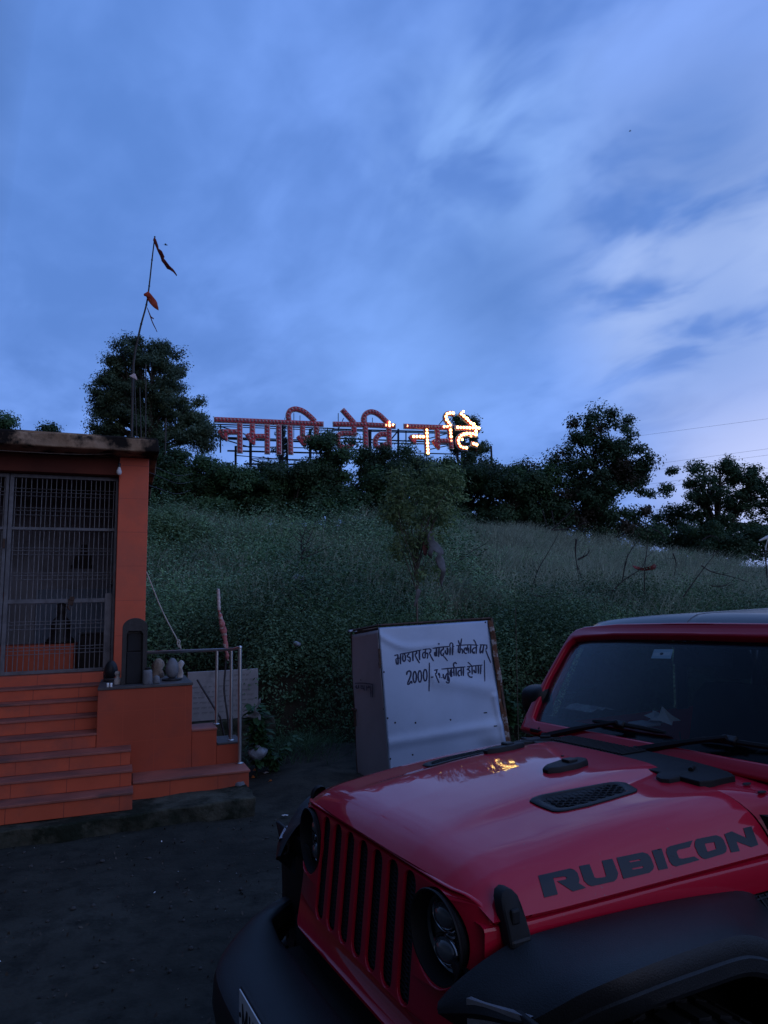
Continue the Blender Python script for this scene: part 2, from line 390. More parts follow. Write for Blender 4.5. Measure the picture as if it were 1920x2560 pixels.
Zg = np.where(fine, h2(X, Y) + rng.normal(size=X.shape) * .0022, 0)
# soft heap of earth and rubbish by the plinth corner and below the bank
Zg = Zg + .10 * np.exp(-(((X + .95) / .45) ** 2 + ((Y - 8.1) / .8) ** 2)) * fine + .16 * np.exp(-(((X + 1.0) / 1.6) ** 2 + ((Y - 9.5) / .55) ** 2)) * fine
g_ = MB(); g_.grid(np.stack([X, Y, Zg], -1).tolist()); go = g_.build('ground', MATS['dirt'], smooth=60, fix=False); tag(go, 'dark bare earth yard with leaf litter', None, None, 'structure')
# hill as a fan of rays
az = np.linspace(-1.35, 1.35, 220); rr = np.concatenate([np.arange(8.6, 12, .12), np.arange(12, 30, .35), np.arange(30, 70, 2.0), [75, 90, 130, 200]])
P = []
for a in az:
    x = a * rr; z = terr(x, rr); z = z + rng.normal(size=z.shape) * .02
    z[-1] = -1; z[-2] *= .6
    P.append(np.stack([x, rr, z], -1).tolist())
hb = MB(); hb.grid(P); ho = hb.build('hill', MATS['soil'], smooth=60, fix=False); tag(ho, 'overgrown hillside rising behind the yard', None, None, 'structure')

# ---- ground cover on the hill: leafy weeds (left), feathery grass (right)
def scatter(n, px0, px1, y0, y1, power=1.0):
    """random places on the hill inside a fan of azimuths"""
    a0 = (px0 - 960) / F; a1 = (px1 - 960) / F
    a = a0 + (a1 - a0) * rng.random(n); Y = (y0 ** 2 + (y1 ** 2 - y0 ** 2) * rng.random(n) ** power) ** .5
    return a * Y, Y
def hn(x, y, s, k=0):
    return np.sin(x * s + k) * np.sin(y * s * 1.3 + 2 * k) * .6 + np.sin(x * s * 2.3 + 1.7 * k + y * s) * .4
def weeds(name, n, px0, px1, y0, y1, m, hgt, per, lf, label, power=1.0, thr=None):
    x, Y = scatter(n, px0, px1, y0, y1, power)
    keep = (x > -2.2) | (Y > 11.6)
    if thr is not None: keep &= hn(x, Y, .8, thr[1]) > thr[0]
    x, Y = x[keep], Y[keep]; n = len(x)
    z = terr(x, Y); h = hgt * (.45 + .6 * rng.random(n)) * np.clip(1 + .75 * hn(x, Y, .85, 3), .35, 2)
    k = per; idx = np.repeat(np.arange(n), k)
    t = rng.random(n * k) ** .65
    wdt = .30 * h[idx]
    C = np.stack([x[idx], Y[idx], z[idx] + t * h[idx]], 1)
    st = rng.normal(size=(n, 3, 2))[idx, rng.integers(0, 3, n * k)]            # three stems per plant
    C[:, :2] += st * (wdt * t * .9)[:, None] + rng.normal(size=(n * k, 2)) * (.05 + .10 * h[idx] * (1 - .3 * t))[:, None]
    S = lf * (.5 + .9 * rng.random(n * k)) * (1 + .025 * (Y[idx] - 10)) * (1.15 - .5 * t)
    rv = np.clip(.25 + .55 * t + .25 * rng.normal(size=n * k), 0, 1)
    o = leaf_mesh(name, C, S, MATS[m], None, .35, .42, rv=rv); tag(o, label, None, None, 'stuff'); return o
def mounds(name, n, px0, px1, y0, y1, m, rad, hgt, per, lf, label, thr=None):
    x, Y = scatter(n, px0, px1, y0, y1, 1.0); keep = (x > -2.2) | (Y > 11.8)
    if thr is not None: keep &= hn(x, Y, .6, thr[1]) > thr[0]
    x, Y = x[keep], Y[keep]; n = len(x); R_ = rad * (.5 + .9 * rng.random(n)) * (1 + .015 * (Y - 10)); H_ = hgt * (.45 + .9 * rng.random(n)) * np.clip(1 + .5 * hn(x, Y, .5, 3), .5, 1.6); z = terr(x, Y)
    idx = np.repeat(np.arange(n), per); M_ = len(idx); v = rng.normal(size=(M_, 3)); v[:, 2] = np.abs(v[:, 2]); v /= np.linalg.norm(v, axis=1)[:, None]
    lump_ = 1 + .22 * np.sin(5 * v[:, 0] + 7 * idx) * np.sin(4 * v[:, 1] + 3 * idx) + .13 * rng.normal(size=M_); r = rng.random(M_) ** .28 * lump_
    C = np.stack([x[idx] + v[:, 0] * r * R_[idx], Y[idx] + v[:, 1] * r * R_[idx], z[idx] - .05 + v[:, 2] * r * H_[idx]], 1); up_ = v[:, 2] * r
    # a few sprigs above the dome
    sp_k = rng.random(M_) < .06; C[sp_k, 2] += rng.random(sp_k.sum()) * .35 * H_[idx][sp_k]
    tone = rng.random(n) * .75
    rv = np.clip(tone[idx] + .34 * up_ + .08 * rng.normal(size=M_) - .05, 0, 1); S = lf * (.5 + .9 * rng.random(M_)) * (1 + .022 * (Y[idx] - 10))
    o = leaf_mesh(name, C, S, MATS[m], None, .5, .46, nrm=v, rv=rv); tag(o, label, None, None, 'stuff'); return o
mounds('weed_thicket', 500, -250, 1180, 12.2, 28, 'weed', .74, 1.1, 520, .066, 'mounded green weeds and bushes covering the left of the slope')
weeds('weed_filler', 1500, -250, 1150, 10.5, 27.8, 'weed_shaded', .55, 50, .06, 'lower weeds between the mounds of the slope', 1.0)  # occlusion between the mounds is put into this darker leaf colour
mounds('low_bushes', 240, -250, 2150, 10.25, 13.4, 'weed_shaded', .62, 1.0, 640, .050, 'leafy bushes along the lower slope with shade worked into their dark leaf colour')  # shade low on the slope painted in by the darker leaf colour
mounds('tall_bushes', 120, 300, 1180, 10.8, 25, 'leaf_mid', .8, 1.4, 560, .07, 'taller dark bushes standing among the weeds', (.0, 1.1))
mounds('grass_clumps', 150, 1100, 2150, 10.6, 27, 'weed', .6, .6, 330, .055, 'scattered leafy clumps among the feathery grass', (-.15, 2.1))
weeds('pale_weed_tips', 1100, 300, 1150, 12, 28, 'weed_pale', 1.1, 40, .045, 'pale flowering weeds scattered through the slope', 1.0, (.1, 1))
weeds('dark_undergrowth', 2300, 480, 2100, 9.75, 15.5, 'weed_deep', .7, 60, .06, 'dark low undergrowth at the foot of the slope', 1.2)
def blades(name, n, px0, px1, y0, y1, m, hgt, wd, label, power=1.0, zoff=0., zf=None, lean=.35):
    x, Y = scatter(n, px0, px1, y0, y1, power) if zf is None else zf(n)
    n = len(x); z = (terr(x, Y) if zf is None else np.zeros(n)) + zoff
    h = hgt * (.5 + .7 * rng.random(n)) * (1 + .45 * hn(x, Y, .75, 5))
    dr = rng.normal(size=(n, 2)); dr[:, 0] += .5
    w = wd * (1 + .03 * (Y - 10)); th = rng.random(n) * pi; wx = np.cos(th) * w; wy = np.sin(th) * w
    p0 = np.stack([x, Y, z], 1); p1 = p0 + np.stack([dr[:, 0] * h * lean * .35, dr[:, 1] * h * lean * .35, h * .62], 1); p2 = p0 + np.stack([dr[:, 0] * h * lean, dr[:, 1] * h * lean, h], 1)
    o_ = np.stack([wx, wy, np.zeros(n)], 1)
    V = np.stack([p0 - o_, p0 + o_, p1 + o_, p1 - o_, p1 - o_, p1 + o_, p2 + o_ * .25, p2 - o_ * .25], 1).reshape(-1, 3)
    ob = quads(name, V, MATS[m], None, np.repeat(rng.random(n), 2)); tag(ob, label, None, None, 'stuff'); return ob
blades('plume_grass', 60000, 1040, 2150, 12.5, 28.6, 'grass', .62, .006, 'grey green feathery grass over the right of the slope')
blades('slope_grass', 7000, 350, 1150, 12.5, 28.4, 'grass', .8, .005, 'thin grass stalks among the weeds of the slope')
weeds('plume_heads', 4200, 1020, 2150, 12.5, 28.6, 'weed_pale', .85, 34, .040, 'pale seed heads of the feathery grass', 1.0)
weeds('green_patches', 1500, 1100, 2150, 10.5, 24, 'weed', .85, 64, .06, 'green bushy patches among the feathery grass', 1.0, (.05, 2.3))

# ------------------------------------------------------------------ trees
def tree(name, label, cat, basepx, Y, lobes, m, n=2500, lf=.16, clump=.55, nclump=90, trunk_r=.16, m2=None, group=None, base=None, limbs=10, trunkmat='bark', up=.25, aspect=.55, ydep=1.0, fill=.75, bend=0.2, dens_=2.6):
    """lobes: (px, py, rx, ry) silhouettes at distance Y, turned into ellipsoids with depth"""
    s = Y / F
    if base is None:
        bx = aty(basepx, 1500, Y)[0]; base = np.array([bx, Y, float(terr(bx, Y))])
    base = np.array(base, float)
    root = empty(name, tuple(base), 0, label, cat, group)
    LB = []
    for l in lobes:
        c = aty(l[0], l[1], Y); LB.append((c, l[2] * s, l[3] * s, l[4] * s if len(l) > 4 else (l[2] + l[3]) * .5 * s * ydep))
    area = np.array([l[1] * l[2] for l in LB]); pr = area / area.sum()
    cc = []
    for _ in range(nclump):
        i = rng.choice(len(LB), p=pr); c, rx, rz, ry = LB[i]
        v = rng.normal(size=3); v /= np.linalg.norm(v); r = rng.random() ** (1 / 3.) * (1 - clump * .25 / max(rx, .4) * .5); r = max(r, .25)
        cc.append(c + v * np.array([rx, ry, rz]) * r)
    cc = np.array(cc)
    # crown
    k = max(4, int(n * dens_ * 1.9) // nclump); idx = np.repeat(np.arange(nclump), k); m_ = len(idx)
    cs = clump * (.6 + .7 * rng.random(nclump))
    v = rng.normal(size=(m_, 3)); v /= np.linalg.norm(v, axis=1)[:, None]; v *= (rng.random(m_) ** (1 / 2.2) * (1 + .17 * rng.normal(size=m_)))[:, None]
    C = cc[idx] + v * cs[idx][:, None] * np.array([1, 1, fill])
    # keep the crown above the ground
    ok = C[:, 2] > base[2] + .15; C = C[ok]; idx = idx[ok]; v = v[ok] / np.maximum(cs[idx][:, None], .05) * 0 + v[ok]; v = v / (np.linalg.norm(v, axis=1)[:, None] + 1e-6) * .7 + (C - C.mean(0)) / (np.abs(C - C.mean(0)).max() + 1e-6) * .5
    tone = rng.random(nclump) * .6 + .2
    rv = np.clip(tone[idx] + rng.normal(size=len(C)) * .2, 0, 1)
    S = lf * .74 * (.6 + .8 * rng.random(len(C)))
    if m2:
        sel = rng.random(nclump)[idx] < m2[1]
        leaf_mesh('crown', C[~sel] - base, S[~sel], MATS[m], root, up, aspect, nrm=v[~sel], rv=rv[~sel])
        leaf_mesh('crown_tips', C[sel] - base, S[sel], MATS[m2[0]], root, up, aspect, nrm=v[sel], rv=rv[sel])
    else: leaf_mesh('crown', C - base, S, MATS[m], root, up, aspect, nrm=v, rv=rv)
    # trunk and limbs
    mb = MB(); top = cc[np.argmax(cc[:, 2])]; mid = cc.mean(0); zt = base[2] + (mid[2] - base[2]) * .75
    h = max(.5, zt - base[2]); ax = [base + np.array([0, 0, -.2]), base + np.array([(mid[0] - base[0]) * .15 + bend * .3 * h * .2, 0, h * .45]), np.array([mid[0] * .5 + base[0] * .5, Y, base[2] + h])]
    ax = bez([q - base for q in ax], 4); mb.tube(ax, [trunk_r * (1.15 - .6 * i / (len(ax) - 1)) for i in range(len(ax))], 7)
    tipp = ax[-1] + base
    order = rng.permutation(len(cc))[:limbs * 4]
    mains = order[:limbs]
    for i in mains:
        e = cc[i]; st = tipp + (base - tipp) * rng.random() * .45; md = st * .45 + e * .55 + np.array([0, 0, .10 * np.linalg.norm(e - st)]) + rng.normal(size=3) * .12
        pts = bez([st - base, md - base, e - base], 3); mb.tube(pts, [trunk_r * (.5 - .42 * q / (len(pts) - 1)) for q in range(len(pts))], 5, cap=False)
    for i in order[limbs:]:
        j = mains[np.argmin(np.linalg.norm(cc[mains] - cc[i], axis=1))] if len(mains) else i
        st = tipp * .35 + cc[j] * .65; pts = bez([st - base, (st + cc[i]) / 2 - base + rng.normal(size=3) * .1, cc[i] - base], 2)
        mb.tube(pts, [trunk_r * .2, trunk_r * .17, trunk_r * .14, trunk_r * .1, trunk_r * .06][:len(pts)], 4, cap=False)
    mb.build('trunk', MATS[trunkmat], root, 60, fix=False)
    return root
tree('neem_tree', 'tall open crowned tree behind the flag pole left of the lit sign', 'tree', 370, 35, [(335, 880, 72, 44), (412, 890, 60, 58), (365, 935, 112, 66), (300, 935, 60, 50), (380, 1010, 120, 60), (485, 1045, 50, 54), (515, 1090, 36, 44), (440, 1100, 60, 40), (295, 985, 72, 60), (430, 990, 58, 75), (255, 1015, 36, 56), (360, 1060, 110, 50), (465, 1075, 62, 50), (262, 1075, 50, 35), (500, 1095, 40, 40)],
     'leaf_neem', 15500, .15, .46, 420, .26, ('leaf_olive', .2), limbs=30, fill=.75, dens_=3.4)
GR = 'vine covered trees along the hill top'
tree('roof_tree', 'small round tree crown peeking over the temple roof at the far left', 'tree', 15, 27, [(12, 1065, 34, 34), (-20, 1090, 40, 30)], 'leaf_mid', 1100, .15, .4, 26, .12)
tree('roof_tree', 'tiny bush crown showing above the temple roof between two trees', 'tree', 122, 27, [(120, 1074, 22, 22), (125, 1110, 34, 26), (165, 1098, 22, 10)], 'leaf_dark', 900, .13, .32, 24, .08)
tree('vine_tree', 'creeper covered tree mass beneath the big open tree and right of the temple roof', 'tree', 440, 31, [(430, 1170, 60, 48), (385, 1210, 60, 60), (490, 1175, 75, 45), (470, 1240, 110, 60), (560, 1200, 50, 45), (400, 1140, 30, 20), (440, 1280, 110, 30), (540, 1275, 60, 36)], 'leaf_mid', 5200, .17, .6, 110, .2, ('leaf_dark', .3), GR, dens_=4.2)
tree('vine_tree', 'low creeper covered shrubs under the first word of the lit sign', 'tree', 650, 32, [(600, 1210, 70, 50), (700, 1200, 80, 45), (650, 1260, 110, 50), (740, 1240, 60, 60), (690, 1170, 30, 25), (620, 1295, 70, 26), (720, 1295, 70, 26)], 'leaf_dark', 4200, .17, .6, 90, .2, ('leaf_mid', .35), GR, dens_=4.2)
tree('vine_tree', 'rounded creeper covered tree hiding letters in the middle of the sign', 'tree', 825, 31, [(812, 1100, 40, 34), (835, 1138, 60, 43), (800, 1178, 58, 48), (830, 1238, 83, 53), (870, 1098, 16, 18), (810, 1278, 78, 24), (890, 1268, 48, 32)], 'leaf_dark', 4600, .16, .55, 100, .2, ('leaf_mid', .3), GR, dens_=4.2)
tree('vine_tree', 'wide creeper covered tree beneath the second word of the sign', 'tree', 960, 31.5, [(925, 1151, 50, 36), (985, 1141, 55, 34), (1010, 1191, 80, 50), (930, 1206, 70, 50), (970, 1271, 100, 50), (950, 1308, 70, 24), (1040, 1301, 60, 28)], 'leaf_dark', 4800, .16, .55, 105, .2, ('leaf_olive', .2), GR, dens_=4.2)
tree('vine_tree', 'creeper covered tree lit yellow by the bulbs of the last sign letter', 'tree', 1170, 32, [(1120, 1175, 50, 32), (1180, 1168, 55, 32), (1225, 1190, 50, 45), (1150, 1240, 90, 60), (1240, 1270, 60, 50), (1120, 1305, 70, 28), (1210, 1315, 70, 28)], 'leaf_dark', 4600, .16, .55, 100, .2, ('leaf_olive', .3), GR, dens_=4.2)
tree('vine_tree', 'dark low tree filling the gap left of the tallest right hand tree', 'tree', 1320, 33, [(1300, 1192, 55, 34), (1350, 1187, 45, 25), (1320, 1242, 80, 60), (1290, 1292, 80, 40), (1330, 1317, 90, 26)], 'leaf_dark', 3400, .17, .55, 75, .2, ('leaf_rust', .25), GR, dens_=4.2)
tree('vine_tree', 'creeper covered shrubs filling the slope top just right of the temple roof', 'tree', 520, 30.5, [(470, 1205, 80, 40), (560, 1205, 80, 40), (590, 1190, 50, 26), (520, 1275, 110, 30), (400, 1260, 70, 40)], 'leaf_mid', 4200, .17, .5, 100, .12, ('leaf_dark', .4), GR, dens_=4.2)
tree('vine_tree', 'creeper covered shrubs under the gap between the first two words', 'tree', 740, 30.8, [(680, 1200, 90, 40), (770, 1200, 80, 44), (740, 1275, 120, 28), (640, 1268, 70, 30)], 'leaf_dark', 4200, .17, .5, 100, .12, ('leaf_mid', .4), GR, dens_=4.2)
tree('vine_tree', 'dark shrubs behind the crown of the slim sapling', 'tree', 1050, 30.6, [(1000, 1205, 90, 44), (1090, 1195, 80, 46), (1060, 1270, 110, 28), (900, 1260, 70, 34)], 'leaf_dark', 4200, .17, .5, 100, .12, ('leaf_mid', .3), GR, dens_=4.2)
tree('vine_tree', 'dark shrubs between the sapling and the tallest right hand tree', 'tree', 1250, 30.8, [(1200, 1205, 80, 46), (1290, 1205, 80, 46), (1370, 1210, 50, 44), (1250, 1285, 120, 28), (1360, 1270, 70, 44)], 'leaf_dark', 4200, .17, .5, 100, .12, ('leaf_mid', .3), GR, dens_=4.2)
tree('broadleaf_tree', 'tallest tree right of the sign with reddish tips at its top', 'tree', 1500, 31, [(1455, 1080, 40, 38), (1505, 1050, 45, 32), (1570, 1062, 22, 20), (1540, 1110, 60, 50), (1470, 1130, 70, 45), (1560, 1160, 75, 55), (1600, 1200, 36, 60), (1490, 1210, 100, 75), (1395, 1150, 28, 28), (1440, 1270, 90, 60), (1540, 1280, 90, 55), (1420, 1318, 80, 30), (1520, 1330, 100, 28), (1610, 1330, 50, 40)],
     'leaf_dark', 11500, .17, .5, 250, .26, ('leaf_rust', .22), limbs=22, fill=.75)
tree('spreading_tree', 'spreading dark tree against the pink sky at the right edge', 'tree', 1790, 33, [(1738, 1150, 22, 22), (1700, 1185, 42, 24), (1750, 1190, 45, 30), (1820, 1160, 28, 25), (1845, 1190, 55, 30), (1900, 1210, 40, 30), (1675, 1225, 24, 16), (1760, 1235, 75, 34), (1860, 1250, 75, 45), (1920, 1270, 60, 60), (1790, 1290, 110, 50), (1720, 1350, 60, 34), (1840, 1350, 110, 44)],
     'leaf_dark', 7000, .17, .42, 190, .22, limbs=22, fill=.7)
tree('hedge_shrub', 'low dark shrub between the two large trees on the right', 'shrub', 1680, 34, [(1660, 1285, 30, 26), (1700, 1320, 70, 40), (1650, 1340, 60, 34), (1620, 1355, 50, 24), (1720, 1375, 60, 26)], 'leaf_dark', 2200, .17, .45, 50, .1)
tree('hedge_shrub', 'dark scrub under the spreading tree at the right edge', 'shrub', 1850, 31, [(1800, 1370, 90, 36), (1890, 1360, 80, 50), (1760, 1335, 60, 40)], 'leaf_dark', 3000, .16, .5, 60, .1)
tree('hedge_shrub', 'bushy pale green shrub on the slope just right of the temple pillar', 'shrub', 440, 21, [(420, 1300, 50, 34), (480, 1325, 60, 34), (400, 1345, 40, 30)], 'weed', 2200, .09, .38, 55, .06)
tree('climbing_tree', 'thin leafy tree growing up through the sign frame beneath the first word', 'tree', 710, 41, [(706, 1075, 16, 20), (712, 1110, 20, 26), (700, 1135, 24, 22)], 'leaf_dark', 420, .16, .3, 24, .08, limbs=6)
tree('climbing_tree', 'dark tree behind the fully lit last letter of the sign', 'tree', 1160, 43.5, [(1150, 1053, 22, 18), (1175, 1068, 28, 32), (1140, 1098, 24, 37), (1190, 1118, 32, 32)], 'leaf_dark', 2600, .18, .42, 60, .14, ('leaf_olive', .3), limbs=8)
tree('slender_tree', 'slim pale leaved sapling standing on the bank behind the metal box', 'tree', 1035, 11.2, [(1065, 1180, 95, 36), (995, 1215, 55, 50), (1110, 1230, 66, 50), (1050, 1270, 105, 55), (990, 1290, 45, 40), (1110, 1290, 45, 40), (1060, 1345, 60, 30), (1005, 1375, 40, 36), (1070, 1430, 40, 30), (1150, 1195, 26, 24), (985, 1250, 30, 30)],
     'leaf_slim', 2000, .085, .19, 250, .020, limbs=24, trunkmat='barkpale', aspect=.42, fill=.7, dens_=2.2)
# ------------------------------------------------------------------ temple (u along the front, v into the building)
TA = radians(20.9); TO = onz(0, 2122)
tu = np.array([cos(TA), sin(TA), 0]); tv = np.array([-tu[1], tu[0], 0])
def Tl(w): d = np.array(w) - TO; return np.array([d @ tu, d @ tv, w[2]])
def Tw(t): return TO + t[0] * tu + t[1] * tv + np.array([0, 0, t[2]])
def fz(p, z): return Tl(onz(*p, z))
def fv(p, v): return Tl(onpl(*p, TO + v * tv, tv))
TEMPLE = empty('temple', tuple(TO), TA, 'orange tiled roadside temple with flat stained roof, steps and iron grille front', 'temple')
def tb(name, m, boxes, bevel=.006, mats=None, parent=TEMPLE):
    b = MB()
    for q in boxes: b.box(*q[:6], q[6] if len(q) > 6 else 0)
    return b.build(name, mats or MATS[m], parent, None, bevel)
# rough concrete plinth slab under the steps
def rough_block(name, m, x0, x1, y0, y1, z0, z1, n, amp, parent, zf=None):
    bm = bmesh.new(); bmesh.ops.create_cube(bm, size=1)
    for vtx in bm.verts: vtx.co = Vector((x0 + (vtx.co.x + .5) * (x1 - x0), y0 + (vtx.co.y + .5) * (y1 - y0), z0 + (vtx.co.z + .5) * (z1 - z0)))
    ed = [e for e in bm.edges if abs(e.verts[0].co.x - e.verts[1].co.x) > 1e-4]; bmesh.ops.subdivide_edges(bm, edges=ed, cuts=n, use_grid_fill=True)
    ed = [e for e in bm.edges if abs(e.verts[0].co.x - e.verts[1].co.x) < 1e-4]; bmesh.ops.subdivide_edges(bm, edges=ed, cuts=4, use_grid_fill=True)
    for vtx in bm.verts:
        c = vtx.co
        if zf: c.z += zf(c.x) * (c.z - z0) / (z1 - z0)
        f = 1 if c.z > z0 + 1e-3 else .3
        c.x += f * amp * sin(31 * c.y + 17 * c.z + 5 * c.x); c.y += f * amp * (sin(9 * c.x + 13 * c.z) + .6 * sin(23 * c.x + 5)); c.z += f * amp * .6 * sin(11 * c.x + 7 * c.y)
    me = bpy.data.meshes.new(name); bm.to_mesh(me); bm.free(); me.materials.append(MATS[m]); me.shade_smooth(); me.set_sharp_from_angle(angle=radians(50))
    o = bpy.data.objects.new(name, me); COL.objects.link(o); o.parent = parent
    md = o.modifiers.new('bevel', 'BEVEL'); md.width = .015; md.segments = 2; md.limit_method = 'ANGLE'; md.angle_limit = radians(50)
    return o
rough_block('plinth', 'plinth', -3.6, 2.13, 0, .62, -.06, .135, 60, .010, TEMPLE, lambda u: .022 * max(0, u - .6))
# steps: z of each tread, v of each riser
ZT = [.298, .445, .592, .735, .876, 1.018, 1.152]; VR = [.180, .430, .680, .965, 1.255, 1.535, 1.79]; ZB = .140
for i in range(7):
    u1 = (1.03, 1.022, 1.008, .680, .680, .680, .680)[i]; z0 = ZB if i == 0 else ZT[i - 1]; v1 = VR[i + 1] if i < 6 else 2.12
    b = MB(); b.box(-3.4, u1, VR[i], v1 + .02, z0 + .001, ZT[i] - .022, 0)
    b.box(-3.4, u1 + .006, VR[i] - .014, v1 + .02, ZT[i] - .022, ZT[i], 1)
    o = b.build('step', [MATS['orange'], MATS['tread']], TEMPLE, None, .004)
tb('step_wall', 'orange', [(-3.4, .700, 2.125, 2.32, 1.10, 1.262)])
# side blocks with their top slabs
tb('ledge', None, [(1.032, 2.15, .523, .955, .141, .290, 0), (1.034, 2.162, .508, .955, .290, .312, 1)], .005, [MATS['orange'], MATS['tread']])
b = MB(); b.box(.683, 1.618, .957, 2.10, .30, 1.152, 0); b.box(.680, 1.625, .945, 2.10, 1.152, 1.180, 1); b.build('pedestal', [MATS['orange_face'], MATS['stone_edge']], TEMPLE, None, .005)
tb('side_step', None, [(1.620, 1.878, .962, 1.36, .30, .668, 0), (1.620, 1.884, .952, 1.36, .668, .690, 1)], .005, [MATS['orange_face'], MATS['tread']])
tb('side_step', None, [(1.880, 2.142, .967, 1.42, .30, .506, 0), (1.886, 2.149, .957, 1.42, .506, .527, 1)], .005, [MATS['orange_face'], MATS['stone_edge']])
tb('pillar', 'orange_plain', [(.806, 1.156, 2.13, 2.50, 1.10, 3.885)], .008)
tb('beam', 'beam', [(-3.6, .804, 2.20, 2.48, 3.665, 3.885)])
# roof slab with stained, uneven edge
def roofz(u): return .02 * sin(1.3 * u)
rough_block('roof', 'roofconc', -3.9, 1.262, 1.79, 5.2, 3.888, 4.052, 70, .014, TEMPLE)
tb('parapet_lip', 'roofconc', [(-3.9, 1.24, 1.86, 2.02, 4.045, 4.085)], .015)
# room behind the grille
tb('back_wall', 'wall_in', [(-3.6, 1.15, 4.40, 4.52, 1.0, 3.87)])
tb('side_wall', 'orange_plain', [(1.02, 1.15, 2.502, 4.398, .0, 3.87)])
tb('side_wall', 'orange_plain', [(-3.72, -3.602, 2.2, 4.52, .0, 3.87)])
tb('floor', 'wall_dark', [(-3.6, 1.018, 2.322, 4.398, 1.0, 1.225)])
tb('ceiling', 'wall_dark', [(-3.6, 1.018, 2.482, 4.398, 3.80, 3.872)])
tb('dado', 'bluewall', [(-.30, 1.018, 4.365, 4.398, 1.226, 2.35)])
# iron grille: one leaf in view and the edge of its neighbour
GV = 2.345
def gz(y): return 3.65 - (y - 415) / 698.
def gate(name, u0, u1, stile, label=None):
    b = MB()
    for z, h in ((3.635, .045), (2.99, .035), (2.115, .05), (1.285, .04)): b.box(u0, u1, GV - .018, GV + .018, z - h / 2, z + h / 2)
    for u, w in stile: b.box(u - w / 2, u + w / 2, GV - .022, GV + .022, 1.265, 3.66)
    g = b.build('gate', MATS['grille_iron'], TEMPLE, None, .003)
    r = MB(); n = int((u1 - u0) / .056)
    for k in range(n):
        u = u0 + .03 + (u1 - u0 - .05) * (k + .5) / n + random.uniform(-.008, .008); dx = random.uniform(-.008, .008)
        r.tube([(u, GV + .012, 1.30), (u + dx, GV + .012 + random.uniform(-.004, .004), 2.4), (u + random.uniform(-.006, .006), GV + .012, 3.62)], .0046, 5)
    r.build('bars', MATS['rod'], g, 60, fix=False)
    c = MB()
    for y in (530, 562, 592, 700, 725, 757, 1040, 1066, 1091, 1248, 1272, 1300, 1652, 1683, 1716, 1864, 1893, 1924):
        z = gz(y) + random.uniform(-.006, .006); c.tube([(u0 + .01, GV - .002, z), ((u0 + u1) / 2, GV - .002, z + random.uniform(-.006, .004)), (u1 - .01, GV - .002, z)], .0036, 5)
    c.build('cross_rods', MATS['rod'], g, 60, fix=False)
    return g
g1 = gate('gate', -.405, .80, [(-.395, .045), (.785, .03)])
b = MB(); b.box(.685, .765, GV - .03, GV + .0, 1.29, 2.20); b.build('lock_panel', MATS['grille_iron'], g1, None, .004)
b = MB(); b.box(.275, .335, GV - .045, GV - .02, 2.06, 2.14); b.box(.29, .345, GV - .052, GV - .046, 2.12, 2.165); b.tube([(.285, GV - .05, 2.08), (.28, GV - .055, 2.03), (.30, GV - .05, 2.0)], .012, 6); b.build('latch', MATS['rustdark'], g1, None, .004)
g2 = gate('gate', -1.62, -.425, [(-1.61, .045), (-.445, .035)])
b = MB(); b.box(-.455, -.43, GV - .05, GV - .02, 2.75, 2.86); b.build('latch', MATS['rustdark'], g2, None, .003)
# things inside the room
def inT(name, label, cat, u, v, z, group=None): return empty(name, tuple(Tw((u, v, z))), TA, label, cat, group)
al = inT('altar', 'low orange altar block inside the temple behind the grille', 'altar', -.3, 3.3, 1.226)
MB().box(-.75, .62, -.35, .45, 0, .36).build('base', MATS['altar'], al, None, .01)
b = MB(); b.box(-.80, -.40, .0, .4, .362, .95); b.prism([(-.86, 0), (-.30, 0), (-.30, .10), (-.58, .30), (-.86, .22)], lambda p: (p[0], -.02, .95 + p[1]), lambda p: (p[0], .42, .95 + p[1])); b.build('canopy', MATS['altar'], al, None, .01)
dc = inT('cupboard', 'dark cupboard standing at the back of the temple room behind the bars', 'cupboard', .63, 3.9, 1.226)
MB().box(-.28, .30, -.25, .2, 0, .46).build('body', MATS['wall_dark'], dc, None, .01)
MB().box(-.30, .32, -.27, .22, .462, .485).build('top', MATS['blackstone'], dc, None, .004)
idl = inT('idol', 'black seated idol on the orange altar inside the temple', 'idol', .12, 3.4, 1.588)
MB().lathe([(.0, .0), (.16, .0), (.17, .05), (.12, .10), (.13, .2), (.11, .3), (.05, .36), (.055, .40), (.07, .46), (.05, .52), (.0, .55)], 16).build('figure', MATS['blackstone'], idl, 60)
MB().lathe([(.18, -.0), (.2, .01), (.2, .03), (.0, .031)], 16).build('seat', MATS['blackstone'], idl, 60)
wp = inT('wall_picture', 'small dark stepped shrine picture on the back wall of the temple room', 'picture', .30, 4.38, 2.66)
b = MB(); b.prism([(-.16, 0), (.16, 0), (.16, .05), (.12, .05), (.13, .22), (.07, .18), (.06, .36), (-.02, .36), (-.03, .22), (-.10, .2), (-.12, .06), (-.16, .05)], lambda p: (p[0], 0, p[1]), lambda p: (p[0], .03, p[1])); b.build('panel', MATS['wall_dark'], wp)
for k, (u, z, h) in enumerate(((.78, 2.44, .2), (.90, 2.44, .16))):
    q = inT('small_idol', ('taller' if k == 0 else 'shorter') + ' of two small dark red idols on the wall shelf beside the pillar', 'idol', u, 4.1, z, 'shelf idols')
    MB().lathe([(.0, 0), (.05, 0), (.055, h * .3), (.035, h * .6), (.045, h * .8), (.0, h)], 10).build('figure', MATS['tread'], q, 60)
sh = inT('wall_shelf', 'narrow grey shelf holding two small idols inside the temple', 'shelf', .86, 4.1, 2.415)
MB().box(-.16, .15, -.1, .26, -.02, .024).build('board', MATS['grille_iron'], sh, None, .003)
